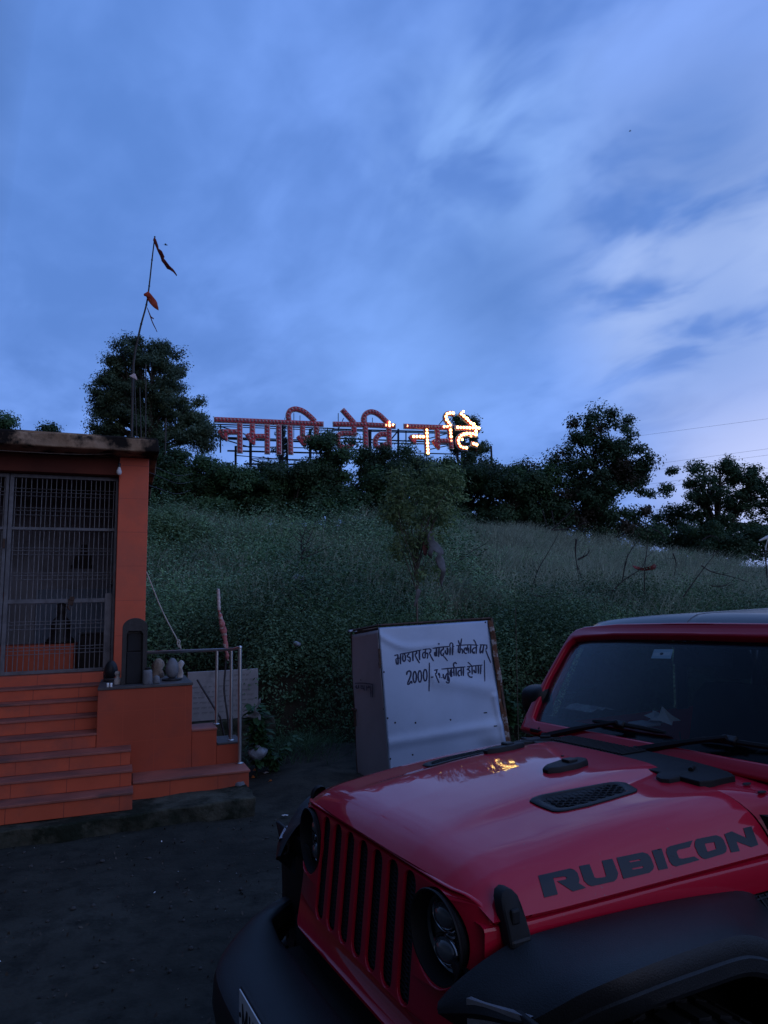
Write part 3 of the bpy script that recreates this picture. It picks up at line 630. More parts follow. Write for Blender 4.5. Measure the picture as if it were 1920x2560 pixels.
# bulb on its cable
bc = fv(C2(1003, 245), 2.0)
bl = inT('light_bulb', 'unlit white bulb hanging from a cable in front of the pillar top', 'bulb', *bc)
MB().tube([(0, 0, 0), (.006, 0, -.06), (0, 0, -.125)], .004, 6).build('cable', MATS['wall_dark'], bl, 60)
MB().lathe([(.013, -.125), (.017, -.13), (.017, -.175), (.012, -.176)], 12).build('holder', MATS['blackstone'], bl, 50)
MB().lathe([(.014, -.176), (.018, -.19), (.030, -.225), (.031, -.245), (.02, -.268), (0, -.276)], 16).build('globe', MATS['white'], bl, 60)
cb = MB(); pts = [(-3.3, 2.0, 3.86), (-2.2, 2.0, 3.855), (-1.1, 2.0, 3.868), (-.2, 2.0, 3.862), (.4, 2.0, 3.868), (bc[0], bc[1], bc[2])]
for i in range(len(pts)): pts[i] = (pts[i][0] - bc[0], pts[i][1] - bc[1], pts[i][2] - bc[2] - (.006 if i < 5 else 0))
cbo = inT('cable', 'pale cable stapled under the roof edge above the grille', 'cable', *bc); cbo2 = cb.tube(bez(pts, 3), .0042, 5).build('wire', MATS['rope'], cbo, 60)

# ------------------------------------------------------------------ stones and offerings on the side block
PZ = 1.181
def stone_on(name, label, cat, px, parts, z=PZ, group=None, dv=0):
    t = fz(px, z); r = inT(name, label, cat, t[0], t[1] + dv, z, group)
    for nm, m, prof, kw in parts:
        b = MB(); b.lathe(prof, 20, 0, kw.get('T'), kw.get('sx', 1), kw.get('sy', 1)); o = b.build(nm, MATS[m], r, 70, fix=True)
        if kw.get('amp'):
            for vtx in o.data.vertices:
                c = vtx.co; a = kw['amp']; vtx.co = c + Vector((a * sin(40 * c.z + 17 * c.x), a * sin(33 * c.x + 21 * c.z + 1), a * .6 * sin(37 * c.y + 11)))
        if kw.get('loc'): o.location = kw['loc']
    return r
def egg(rx, h, z0=0.): return [(0, z0)] + [(rx * sin(pi * (k / 11) ** .85), z0 + h * (1 - cos(pi * k / 11)) / 2) for k in range(1, 11)] + [(0, z0 + h)]
# black stele with round head and recess
t = fz(C3(792, 498), PZ); st = inT('stele', 'tall black stone tablet with rounded top and recessed niche on the orange side block', 'stone tablet', t[0], t[1], PZ)
w_, h_ = .128, .70
arch = [(-w_, 0), (w_, 0)] + [(w_ * cos(a), h_ - .105 + .105 * sin(a)) for a in np.linspace(0, pi, 15)]
b = MB()
b.prism(arch, lambda p: (p[0], .075, p[1]), lambda p: (p[0], .22, p[1]))
inner = [(-.082, .0), (.082, .0), (.082, .53), (.06, .56), (-.06, .56), (-.082, .53)]
b.prism([(-w_, 0), (-.083, 0), (-.083, .53), (-.06, .561), (.06, .561), (.083, .53), (.083, 0), (w_, 0)] + [(w_ * cos(a), h_ - .105 + .105 * sin(a)) for a in np.linspace(0, pi, 15)], lambda p: (p[0], 0, p[1]), lambda p: (p[0], .0755, p[1]))
b.build('slab', MATS['blackstone'], st, 40, .012, 3)
b = MB(); b.box(-.075, .075, .05, .0748, .34, .535); b.box(-.08, .08, .03, .0746, .0, .335); b.build('niche', MATS['hole'], st, None, .01)
stone_on('egg_stone', 'dark polished egg shaped stone on a base at the left end of the side block', 'stone', C4(145, 880), [('stone', 'blackstone', egg(.074, .205, .03), {}), ('base', 'stone_edge', [(.06, 0), (.078, .008), (.078, .03), (.02, .036)], {})])
stone_on('small_idol', 'small pale lumpy idol in front of the black tablet', 'idol', C4(212, 908), [('figure', 'palestone', [(0, 0), (.034, .0), (.04, .03), (.034, .06), (.018, .075), (.026, .095), (.03, .115), (.02, .135), (0, .142)], {'amp': .004})])
for k, x in enumerate((116, 148)):
    stone_on('candle_stub', ('left' if k == 0 else 'right') + ' one of two short white candle stubs on the edge of the side block', 'candle', C4(x, 940), [('stub', 'white', [(.011, 0), (.012, .002), (.012, .038), (.009, .042), (0, .043)], {}), ('wick', 'hole', [(.0015, .043), (.0015, .05), (0, .0505)], {})], group='candle stubs')
stone_on('upright_stone', 'grey upright stone with dark flat cap right of the black tablet', 'stone', C4(508, 912), [('stone', 'greystone', [(.046, 0), (.05, .01), (.048, .10), (.044, .145), (.03, .152), (0, .153)], {'sy': .8}), ('cap', 'blackstone', [(.028, .153), (.03, .156), (.03, .175), (0, .178)], {})])
stone_on('small_stone', 'smallest grey rounded stone between the capped stone and the egg stone', 'stone', C4(597, 905), [('stone', 'greystone', [(.03, 0), (.034, .01), (.034, .06), (.026, .08), (0, .09)], {'amp': .003})])
stone_on('rock_idol', 'tan weathered rock idol leaning behind the small grey stone', 'idol', C4(615, 850), [('rock', 'tanstone', [(0, 0), (.062, .0), (.07, .05), (.06, .1), (.066, .15), (.054, .2), (.03, .225), (0, .232)], {'amp': .013})], dv=.1)
stone_on('egg_stone', 'grey matt egg shaped stone at the right end of the side block', 'stone', C4(750, 872), [('stone', 'greystone', egg(.072, .222, .025), {}), ('base', 'blackstone', [(.07, 0), (.11, .006), (.11, .02), (.02, .03)], {})])
stone_on('shell_stone', 'jagged white stone tucked behind the grey egg shaped stone', 'stone', C4(832, 850), [('rock', 'palestone', [(0, 0), (.03, .0), (.04, .06), (.034, .12), (.038, .17), (.02, .2), (0, .21)], {'amp': .014})], dv=.07)

# ------------------------------------------------------------------ steel handrail
p1 = (2.112, .885, .312); p2 = (2.045, 1.06, .527); p3 = (1.905, 1.20, .690)
hr = inT('handrail', 'polished steel handrail with three posts beside the temple side steps', 'railing', *p1)
def lo(p): return (p[0] - p1[0], p[1] - p1[1], p[2] - p1[2])
for p, zt, r in ((p1, 1.520, .021), (p2, 1.500, .017), (p3, 1.495, .017)):
    b = MB(); b.tube([lo(p), lo((p[0], p[1], zt))], r, 16); o = b.build('post', MATS['steel'], hr, 50)
    b = MB(); b.lathe([(.0, .006), (r * 2.1, .005), (r * 2.0, .008), (r * 1.1, .014)], 16, 0, Matrix.Translation(lo(p))); f = b.build('foot', MATS['steel'], o, 50)
b = MB(); b.tube(bez([lo((2.112, .885, 1.500)), lo((2.100, .93, 1.525)), lo((2.06, 1.03, 1.508)), lo((1.905, 1.20, 1.500)), lo((1.5, 1.48, 1.492)), lo((1.158, 1.72, 1.482))], 4), .0175, 12); b.build('top_rail', MATS['steel'], hr, 60)
b = MB(); b.lathe([(0, -.022), (.018, -.016), (.024, 0), (.018, .016), (0, .022)], 14, 0, Matrix.Translation(lo((2.112, .885, 1.528)))); b.build('post_cap', MATS['steel'], hr, 70)

# ------------------------------------------------------------------ behind the rail: inscription slab, iron bar, wrapped staff, rope
sl0 = inT('inscription_slab', 'pale marble slab with rows of worn writing standing behind the handrail', 'stone slab', 2.24, 3.0, .49)
b = MB(); b.box(-.50, .455, 0, .05, 0, .655); b.build('slab', MATS['marble'], sl0, None, .006)
ins = MB(); rr_ = random.Random(4)
for j in range(8):
    z = .585 - j * .068; u = -.46 + rr_.uniform(0, .05) + (.42 if j < 2 else 0); k = 0
    while u < .42 - rr_.uniform(0, .1):
        wd = rr_.uniform(.03, .10); ins.box(u, u + wd, -.0012, -.0004, z, z + .005)
        for q in range(int(wd / .012)): ins.box(u + q * .012, u + q * .012 + .004, -.0012, -.0004, z - rr_.uniform(.012, .024), z - .0003)
        u += wd + rr_.uniform(.012, .03)
ins.build('inscription', MATS['inscription'], sl0, fix=False)
rough_block('slab_footing', 'plinth', 1.6, 2.9, 2.85, 3.35, -.05, .487, 12, .02, None); fo = bpy.data.objects['slab_footing']; fo.location = tuple(TO); fo.rotation_euler = (0, 0, TA); tag(fo, 'rough stone footing under the inscription slab', 'stone block')
ib = inT('iron_bar', 'rusty iron bar leaning diagonally in front of the inscription slab', 'bar', *fv(C4(1226, 1238), 2.2))
e = fv(C4(1000, 868), 2.5); s_ = fv(C4(1226, 1238), 2.2)
MB().tube([(0, 0, 0), tuple(e - s_)], .013, 8).build('bar', MATS['iron'], ib, 60)
MB().tube([(0, 0, 0), (.05, .06, -.2), (.09, .08, -.42)], .012, 8).build('bent_end', MATS['iron'], ib, 60)
# staff wrapped in red and white cloth
sp = [fv(q, v) for q, v in ((C4(1320, 1455), 1.30), (C4(1300, 1230), 1.30), (C4(1265, 960), 1.30), (C4(1280, 700), 1.30), (C4(1262, 400), 1.30), (C4(1215, 180), 1.30), (C4(1208, 0), 1.30), ((545, 1475), 1.30))]
sb = sp[0]; wsf = inT('wrapped_staff', 'thin crooked staff wrapped in red and white cloth tied to the handrail', 'staff', *sb)
MB().tube(bez([q - sb for q in sp], 3), [.012] * 4 + [.011] * 18, 7).build('stick', MATS['iron'], wsf, 60)
q = [p - sb for p in sp]
b = MB(); b.tube(bez([q[5] + (0, -.004, 0), q[6] + (0, -.004, 0), q[7] + (0, -.004, .003)], 8), [.0165 + .004 * (k % 2) for k in range(17)], 8); b.build('rope_wrap', MATS['wraprope'], wsf, 60)
pts = bez([q[5], q[5] * .5 + q[4] * .5, q[4], q[4] + np.array([.012, -.0, -.06]), q[3] + np.array([.012, -.012, .10]), q[3] + np.array([.025, -.012, .02])], 5)
rd = [.014, .016, .02, .023, .026, .029, .032, .034, .036, .037, .037, .034, .031, .028, .026, .024, .025, .027, .024, .02, .018, .018, .017, .016, .014, .008][:len(pts)]
b = MB(); b.tube(pts, rd, 10); o = b.build('cloth', MATS['pinkcloth'], wsf, 70)
for vtx in o.data.vertices: c = vtx.co; vtx.co = c + Vector((.005 * sin(90 * c.z + 40 * c.x), .006 * sin(70 * c.z + 9), 0))
# rope from the pillar down to the rail
ra = fv(C2(1228, 1240), 2.5); rb = fv(C4(812, 490), 2.2); rc = fv(C4(838, 555), 2.2)
rp = inT('rope', 'slack pale rope running from the temple pillar down to the handrail', 'rope', *rb)
b = MB(); b.tube(bez([ra - rb, (ra - rb) * .5 + np.array([0, 0, -.05]), np.zeros(3), rc - rb], 5), .0075, 6); b.tube(bez([(0, 0, .03), (.02, -.01, 0), (.01, -.012, -.05), (.035, -.01, -.09)], 4), .008, 6); b.tube(bez([(0, 0, .02), (-.012, -.01, -.02), (.008, -.012, -.07)], 4), .008, 6); b.build('strand', MATS['rope'], rp, 60)
# more thin cords fanning from the pillar top to the trees
for k, (y0, x1, y1) in enumerate(((340, 1408 + 60, 385), (405, 1408 + 60, 450), (515, 1408 + 40, 525))):
    a = Tw(fv(C2(1250, y0), 2.4)); e = aty(*C2(x1 + 150, y1 + 30), 17); r_ = empty('cord', tuple(a), 0, ('upper', 'middle', 'lower')[k] + ' of the thin cords running from the pillar top towards the trees', 'cord', 'cords at the pillar')
    MB().tube(bez([(0, 0, 0), tuple((e - a) * .5 + np.array([0, 0, -.10])), tuple(e - a)], 6), .004, 5).build('strand', MATS['iron'], r_, 60)

# ------------------------------------------------------------------ flag pole, flags, bamboo stays
FY = 13.2
base = np.array([aty(329, 1100, FY)[0], FY, float(terr(aty(329, 1100, FY)[0], FY))])
fp = empty('flag_pole', tuple(base), 0, 'tall bent bamboo pole rising behind the temple roof with two flags', 'flag pole')
w = [aty(x, y, FY) - base for x, y in ((329, 1100), (331, 990), (332, 930), (337, 884), (343, 855), (353, 810), (366, 762), (373, 715), (380, 650), (387, 592))]
b = MB(); pp = bez([np.array([w[0][0], 0, -.1])] + w, 3); b.tube(pp, [.028 - .016 * i / (len(pp) - 1) for i in range(len(pp))], 7)
for i in range(6, len(pp), 3):
    b.tube([pp[i] - (pp[i] - pp[i - 1]) * .05, pp[i] + (pp[i] - pp[i - 1]) * .05], (.031 - .016 * i / (len(pp) - 1)) * 1.15, 7)
b.build('pole', MATS['bamboo'], fp, 60)
def flag(poly, Yd, m, name, label, thick=.006, wav=.06):
    """cloth from a pixel outline: gets its own rumples and thickness"""
    P3 = [aty(x, y, FY + Yd) for x, y in poly]; c = P3[0]; r = empty(name, tuple(c), 0, label, 'flag')
    cen = [(p[0] - c[0], p[2] - c[2]) for p in P3]
    bm = bmesh.new(); vs = [bm.verts.new((p[0], 0, p[1])) for p in cen]; tri = tessellate_polygon([[Vector((p[0], p[1], 0)) for p in cen]])
    for t_ in tri:
        try: bm.faces.new([vs[i] for i in t_])
        except ValueError: pass
    bmesh.ops.subdivide_edges(bm, edges=bm.edges[:], cuts=3, use_grid_fill=True)
    for vt in bm.verts: vt.co.y = wav * (sin(9 * vt.co.x + 7 * vt.co.z) + .5 * sin(21 * vt.co.z - 5 * vt.co.x))
    me = bpy.data.meshes.new('cloth'); bm.to_mesh(me); bm.free(); me.materials.append(m); me.shade_smooth(); o = bpy.data.objects.new('cloth', me); COL.objects.link(o); o.parent = r
    s = o.modifiers.new('solid', 'SOLIDIFY'); s.thickness = thick; return r
k1 = lambda *q: [C1(x, y) for x, y in q]
flag(k1((1145, 100), (1160, 122), (1172, 160), (1182, 195), (1208, 215), (1222, 248), (1218, 262), (1240, 290), (1262, 318), (1285, 338), (1305, 366), (1320, 392), (1316, 398), (1290, 370), (1262, 345), (1240, 335), (1222, 308), (1203, 285), (1190, 245), (1172, 205), (1155, 170), (1142, 135)), -.03, MATS['darkflag'], 'flag', 'long narrow dark red flag hanging from the tip of the bent pole')
flag(k1((1098, 500), (1112, 515), (1130, 535), (1150, 560), (1168, 590), (1178, 625), (1178, 645), (1165, 640), (1150, 632), (1135, 618), (1118, 598), (1100, 572), (1090, 548), (1076, 545), (1075, 533), (1088, 522)), -.03, MATS['saffron'], 'flag', 'short broad saffron flag tied halfway up the bent pole')
flag(k1((1088, 615), (1096, 625), (1120, 685), (1142, 702), (1140, 710), (1124, 700), (1145, 750), (1170, 805), (1166, 806), (1138, 752), (1112, 690)), -.02, MATS['darkflag'], 'streamer', 'thin red streamer fluttering below the saffron flag', .005, .03)
flag(k1((990, 1108), (1004, 1112), (1018, 1150), (1016, 1160), (1000, 1148), (985, 1142), (962, 1130), (975, 1122)), -.1, MATS['wraprope'], 'rag', 'pale rag tied to the pole where it passes the tree', .005, .03)
for k, (x0, y0, x1, y1) in enumerate(((1080, 1040, 1070, 1620), (1035, 1210, 1040, 1620), (990, 1010, 1006, 1620), (1228, 1440, 1220, 1700))):
    Yk = FY + .2 + .1 * k if k < 3 else 30.2; a = aty(*C1(x0, y0), Yk); e_ = aty(*C1(x1, y1), Yk); g_z = float(terr(e_[0], Yk))
    e_ = a + (e_ - a) * ((a[2] - g_z + .1) / max(.1, a[2] - e_[2])); ps = empty('bamboo_stay', tuple(e_), 0, ('longest thin bamboo stay just right of the flag pole', 'short thin bamboo stay between the flag pole and the long stay', 'thin bamboo stay lashed against the flag pole', 'pale short bamboo stake right of all the others by the roof corner')[k], 'bamboo pole', 'bamboo stays round the flag pole')
    MB().tube(bez([(0, 0, 0), tuple((a - e_) * .5 + np.array([.03, 0, 0])), tuple(a - e_)], 4), .011 if k < 3 else .035, 6).build('stake', MATS['bamboo'], ps, 60)
# ------------------------------------------------------------------ the lit sign on the hill
mat('signred', (.68, .055, .088), .6, var=.22, vscale=1.2, col2=(.5, .05, .075), c2scale=1.5)
mat('signwhite', (.80, .80, .84), .6, var=.15, vscale=2)
mat('bulb_off', (.52, .30, .33), .3, var=.15, vscale=3)
mat('bulb_on', (.9, .8, .6), .4, var=0, emit=(1.0, .74, .22), estr=9)
mat('bulb_dim', (.9, .7, .5), .4, var=0, emit=(1.0, .50, .26), estr=2.2)
mat('frame_steel', (.022, .022, .03), .7, metal=.3, var=.3, vscale=3)
SA = radians(14.5); s0 = aty(535, 1050, 38.0); sx = np.array([cos(SA), sin(SA), 0]); sn = np.array([sin(SA), -cos(SA), 0])
SGB = s0 - np.array([0, 0, s0[2] - float(terr(s0[0], s0[1]))])
SIGN = empty('hilltop_sign', tuple(SGB), SA, 'long red bulb studded sign of Devanagari letters on a steel frame along the hill top', 'sign')
def sp2(p):
    w = onpl(*p, s0, sn); d = w - SGB; return np.array([d @ sx, w[2] - SGB[2]])
A = lambda *q: [sp2(S5(*p)) for p in q]
B_ = lambda *q: [sp2(S6(*p)) for p in q]
SW = .228
_si = [0]
def stroke(mb, pts, w=SW, smooth=False, front=0., depth=.16):
    if smooth: pts = bez(pts, 4)
    _si[0] += 1; e = .004 * (_si[0] % 7)
    for (ww, f, d, mi) in ((w, front + e, depth, 0), (w + .10, front - .10 + e * .5, depth - .06, 1)):
        Lf, Rt = ribbon(pts, ww)
        if mi: # run the white tray a little past the ends
            t = pts[0] - pts[1]; t = t / np.linalg.norm(t) * .05; Lf[0] = Lf[0] + t; Rt[0] = Rt[0] + t
            t = pts[-1] - pts[-2]; t = t / np.linalg.norm(t) * .05; Lf[-1] = Lf[-1] + t; Rt[-1] = Rt[-1] + t
        n = len(Lf); F0 = [(p[0], -f, p[1]) for p in Lf] + [(p[0], -f, p[1]) for p in Rt]; F1 = [(p[0], -f + d, p[1]) for p in Lf] + [(p[0], -f + d, p[1]) for p in Rt]
        vs = F0 + F1; fs = []
        for i in range(n - 1):
            fs += [(i, i + 1, n + i + 1, n + i), (2 * n + i, 3 * n + i, 3 * n + i + 1, 2 * n + i + 1), (i, 2 * n + i, 2 * n + i + 1, i + 1), (n + i, n + i + 1, 3 * n + i + 1, 3 * n + i)]
        fs += [(0, n, 3 * n, 2 * n), (n - 1, 3 * n - 1, 4 * n - 1, 2 * n - 1)]
        mb.add(vs, fs, mi)
    return pts
def patch(mb, poly):
    _si[0] += 1; e = .004 * (_si[0] % 7); c = np.mean(poly, 0)
    mb.prism(poly, lambda p: (p[0], -.002 - e, p[1]), lambda p: (p[0], .16, p[1]), 0)
    mb.prism([c + (p - c) * 1.13 for p in poly], lambda p: (p[0], .10 - e * .5, p[1]), lambda p: (p[0], .2, p[1]), 1)
def bulbs(mbs, pts, kind=0, sp_=.20, off=.09):
    P = [np.array(p) for p in pts]; seg = [np.linalg.norm(P[i + 1] - P[i]) for i in range(len(P) - 1)]; T = sum(seg); n = max(1, int((T - 2 * off) / sp_) + 1)
    for k in range(n):
        s = off + (T - 2 * off) * (k / max(1, n - 1)) if n > 1 else T / 2; i = 0
        while i < len(seg) - 1 and s > seg[i]: s -= seg[i]; i += 1
        p = P[i] + (P[i + 1] - P[i]) * (s / (seg[i] + 1e-9)); dot(mbs, p, kind(k) if callable(kind) else kind)
def dot(mbs, p, kind=0, r=.062):
    # a shaded cup lens; lit lamps are full globes
    mbs.append((p, kind, (.85 + random.random() * .4) if kind == 1 else 1.0))
def letter(name, strokes, polys=(), dots=(), label=None):
    mb = MB(); bl_ = []
    for st in strokes:
        pts, kind, sm = st[0], st[1] if len(st) > 1 else 0, st[2] if len(st) > 2 else False
        pts = stroke(mb, pts, smooth=sm); bulbs(bl_, pts, kind)
    for p in polys: patch(mb, p)
    for p, k in dots: dot(bl_, p, k)
    o = mb.build(name, [MATS['signred'], MATS['signwhite']], SIGN)
    if label: tag(o, label)
    for p, k, sc in bl_:      # every bulb a piece of its own, sharing one mesh per state
        q = bpy.data.objects.new(('unlit_bulb', 'lit_bulb', 'dim_bulb')[k], BULB[k]); COL.objects.link(q); q.parent = o; q.location = (p[0], -.03, p[1]); q.scale = (sc, sc, sc)
    return o
BULB = []
for nm, m in (('unlit_bulb', 'bulb_off'), ('lit_bulb', 'bulb_on'), ('dim_bulb', 'bulb_dim')):
    b = MB(); r = .066; TR = Matrix.Rotation(radians(90), 4, 'X'); b.lathe([(r * 1.18, .0), (r * 1.18, .012), (r, .014), (r * .95, r * .35), (r * .7, r * .7), (r * .35, r * .92), (0, r)], 10, 0, TR); o = b.build(nm, MATS[m], None, 50, fix=False); BULB.append(o.data); bpy.data.objects.remove(o)
# first word
letter('headline_bar', [(A((160, 295), (700, 318), (1345, 345)),)])
letter('letter', [(A((435, 342), (437, 655)),), (A((232, 430), (410, 430)),)], [A((196, 435), (212, 410), (300, 408), (300, 520), (285, 526), (240, 495))], [(A((250, 465))[0], 0), (A((275, 500))[0], 0)])
letter('letter', [(A((573, 350), (573, 470)),), (A((600, 480), (712, 480)),), (A((735, 358), (737, 665)),)], [A((498, 470), (520, 452), (602, 452), (602, 562), (585, 570), (545, 540))], [(A((530, 480))[0], 0), (A((575, 490))[0], 0), (A((580, 535))[0], 0), (A((545, 510))[0], 0)])
letter('vowel_stroke', [(A((862, 362), (865, 672)),)])
letter('vowel_loop', [(A((985, 365), (992, 672)),), (A((972, 300), (966, 245), (985, 200), (1035, 180), (1090, 188), (1145, 214), (1200, 258), (1255, 312)), 0, True)])
letter('letter', [(A((1122, 367), (1122, 470)),), (A((1155, 498), (1252, 498)),), (A((1272, 370), (1275, 600)),)], [A((1058, 495), (1078, 475), (1156, 475), (1156, 582), (1135, 588), (1095, 545))], [(A((1090, 495))[0], 0), (A((1128, 505))[0], 0), (A((1135, 550))[0], 0)])
# second word
letter('headline_bar', [(B_((-110, 345), (250, 352), (562, 368)),)])
letter('vowel_stroke', [(B_((-12, 190), (112, 328)),)])
letter('letter', [(B_((114, 370), (116, 470)),), (B_((92, 449), (-20, 449), (-62, 478), (-66, 545), (-30, 592), (30, 600), (80, 575), (118, 540)), 0, True)])
letter('vowel_loop', [(B_((237, 372), (242, 600)),), (B_((224, 335), (218, 285), (240, 235), (290, 210), (345, 218), (400, 252), (450, 300), (495, 342)), 0, True)])
letter('letter', [(B_((495, 385), (500, 600)),), (B_((470, 460), (420, 455), (375, 475), (348, 520), (352, 575), (400, 600), (470, 560)), 0, True)], (), [(B_((490, 332))[0], 1), (B_((497, 366))[0], 1), (B_((537, 362))[0], 1), (B_((458, 363))[0], 2)])
# third word
letter('headline_bar', [(B_((665, 368), (1180, 386)), 0), (B_((1225, 386), (1485, 396)), 1)], (), [(B_((1095, 381))[0], 1), (B_((1130, 381))[0], 1), (B_((687, 370))[0], 2)], 'headline bar whose right end is lit')
letter('letter', [(B_((902, 400), (916, 680)), 1), (B_((745, 487), (880, 489)), 1)], [B_((712, 490), (730, 470), (790, 470), (790, 560), (760, 565), (735, 530))], (), 'letter with lit bulbs')
letter('letter', [(B_((1022, 400), (1030, 510)),), (B_((1050, 530), (1150, 530)),), (B_((1160, 402), (1178, 610)), lambda k: 1 if k < 3 else 0)], [B_((962, 535), (985, 515), (1052, 515), (1048, 618), (1030, 620), (990, 575))], [(B_((990, 535))[0], 0), (B_((1030, 540))[0], 0), (B_((1035, 585))[0], 0), (B_((1170, 530))[0], 2)])
letter('vowel_hook', [(B_((1170, 375), (1140, 330), (1112, 285), (1120, 245), (1150, 230), (1205, 232)), 1, True)])
letter('vowel_stroke', [(B_((1268, 230), (1320, 275), (1385, 340), (1450, 392)), 1)], (), [(B_((1300, 215))[0], 1), (B_((1340, 290))[0], 1), (B_((1415, 350))[0], 1)])
letter('letter', [(B_((1440, 415), (1438, 480)), 1), (B_((1420, 455), (1320, 458), (1262, 490), (1248, 545), (1280, 600), (1350, 612)), 1, True), (B_((1400, 560), (1460, 580)), 1)], (), [(B_((1290, 520))[0], 1), (B_((1385, 485))[0], 2)], 'fully lit last letter')
# steel support frame behind the letters
fr = MB()
def bar(p, q, r=.05, y=.35): fr.tube([(p[0], y, p[1]), (q[0], y, q[1])], r, 5)
L_ = lambda *q: A(*q)
for (p, q, r, y) in (((120, 330), (1480, 380), .04, .40), ((120, 345), (1480, 395), .03, .55), ((120, 470), (1500, 520), .04, .40), ((220, 485), (1500, 535), .055, .5), ((380, 575), (1500, 600), .035, .4), ((300, 620), (1500, 650), .055, .5), ((380, 665), (1500, 760), .03, .6), ((480, 765), (1500, 775), .06, .5), ((570, 712), (1500, 728), .03, .4),
                      ((225, 345), (550, 450), .04, .6), ((300, 500), (560, 580), .04, .6), ((560, 712), (760, 770), .04, .6)): bar(A(p)[0], A(q)[0], r, y)
for x, y0, y1, r in ((122, 330, 640, .03), (225, 335, 640, .045), (557, 420, 800, .09), (905, 340, 800, .10), (880, 600, 800, .06), (1035, 205, 480, .022), (1103, 230, 480, .022), (1215, 380, 700, .09), (935, 255, 480, .02), (1525, 205, 640, .025), (750, 690, 780, .03)): bar(A((x, y0))[0], A((x, y1))[0], r, .5)
for p, q, r in (((1585, 260), (1520, 400), .025), ((1200, 460), (1240, 370), .05)): bar(A(p)[0], A(q)[0], r, .5)
for p, q, r in (((-120, 380), (1490, 425), .05), ((-120, 395), (1490, 440), .035), ((-120, 480), (1490, 545), .05), ((-120, 520), (1490, 560), .04), ((600, 640), (1300, 660), .04), ((-60, 590), (300, 620), .04),
                ((940, 490), (1160, 430), .035), ((945, 610), (1180, 560), .035), ((860, 470), (840, 430), .05), ((540, 490), (615, 400), .045), ((1045, 355), (1110, 280), .03), ((1150, 220), (1230, 250), .03), ((1450, 550), (1490, 540), .03)): bar(B_(p)[0], B_(q)[0], r, .5)
for x, y0, y1, r in ((268, 250, 340, .022), (330, 255, 350, .022), (615, 380, 640, .07), (1480, 410, 640, .05), (1490, 520, 660, .04), (300, 400, 640, .12), (925, 430, 640, .06), (1200, 480, 640, .05), (700, 400, 640, .04)): bar(B_((x, y0))[0], B_((x, y1))[0], r, .5)
for px_ in (590, 720, 905, 1000, 1150, 1235):   # legs down to the hill
    p = sp2((px_, 1110)); bar(p, (p[0], .0), .07, .5)
fr.build('frame', MATS['frame_steel'], SIGN, 60, fix=False)

# ------------------------------------------------------------------ leaning sheet metal box with the painted notice
Bc = {}
def edge(pt, Yt, pb, Yb):
    a = aty(*pt, Yt); b_ = aty(*pb, Yb); k = (a[2] + .03) / (a[2] - b_[2]); return a, a + (b_ - a) * k
FLt, FLb = edge(C5(415, 210), 7.86, C5(505, 1360), 7.72)
FRt, FRb = edge(C5(1350, 150), 8.36, C5(1495, 1140), 8.24)
BLt, BLb = edge(C5(192, 255), 8.46, C5(245, 1420), 8.34)
BRt, BRb = FRt + (BLt - FLt) * 1.0, FRb + (BLb - FLb) * 1.0
BOX = empty('metal_box', tuple(FLb * [1, 1, 0]), 0, 'leaning grey sheet metal box with a blue hand painted Hindi notice on its front', 'metal box')
bo = FLb * [1, 1, 0]
def q4(a, b, c, d, s, t): return a * (1 - s) * (1 - t) + b * s * (1 - t) + c * s * t + d * (1 - s) * t      # a bl, b br, c tr, d tl
nF = np.cross(FRb - FLb, FLt - FLb); nF /= np.linalg.norm(nF)
if nF[1] > 0: nF = -nF
def front(p): w = onpl(*p, (FLb + FRb + FLt + FRt) / 4, nF); return w
nS = np.cross(BLb - FLb, FLt - FLb); nS /= np.linalg.norm(nS)
if nS[0] > 0: nS = -nS
def dent(s, t):
    z = .007 * sin(4.2 * s + 2.1 * t) * sin(3.1 * t + 1) + .004 * sin(9 * s - 6 * t)
    z += .010 * np.exp(-((t - (.94 - .33 * s + .16 * s * s) + .03 * sin(9 * s)) / .022) ** 2) * (s < .75) * (1 - s)
    z += .010 * np.exp(-((t - .27 - .05 * s) / .03) ** 2) + .016 * np.exp(-(((s - .9) / .12) ** 2 + ((t - .25) / .07) ** 2)) - .014 * np.exp(-(((s - .80) / .09) ** 2 + ((t - .17) / .06) ** 2))
    z += .012 * np.exp(-((s - .93 + .1 * (t - .5)) / .02) ** 2) * (t < .5) + .008 * np.exp(-((t - .62 + .2 * (s - .5)) / .05) ** 2) * (s > .4)
    return z - .012 * np.exp(-(((s - .5) / .35) ** 2 + ((t - .12) / .09) ** 2))
ns, ntt = 60, 70
P = [[tuple(q4(FLb, FRb, FRt, FLt, s, t) + nF * (dent(s, t)) - bo) for s in np.linspace(0, .968, ns)] for t in np.linspace(0, .985, ntt)]
b = MB(); b.grid(P); fp_ = b.build('front_panel', MATS['sheet'], BOX, 60, fix=False)
sd = fp_.modifiers.new('solid', 'SOLIDIFY'); sd.thickness = .004; sd.offset = 0
P = [[tuple(q4(BLb, FLb, FLt, BLt, s, t) + nS * (.006 * sin(5 * s + 3 * t) + .003 * sin(11 * t)) - bo) for s in np.linspace(0, .985, 30)] for t in np.linspace(0, .97, 40)]
b = MB(); b.grid(P); sp_ = b.build('side_panel', MATS['sheet_side'], BOX, 60, fix=False); sp_.modifiers.new('solid', 'SOLIDIFY').thickness = .004
ins_ = .02
b = MB()
C8_ = [q - nF * .0 for q in (FLb, FRb, BRb, BLb, FLt, FRt, BRt, BLt)]; cen = sum(C8_) / 8; C8_ = [tuple(cen + (q - cen) * np.array([.955, .91, .975]) - bo) for q in C8_]
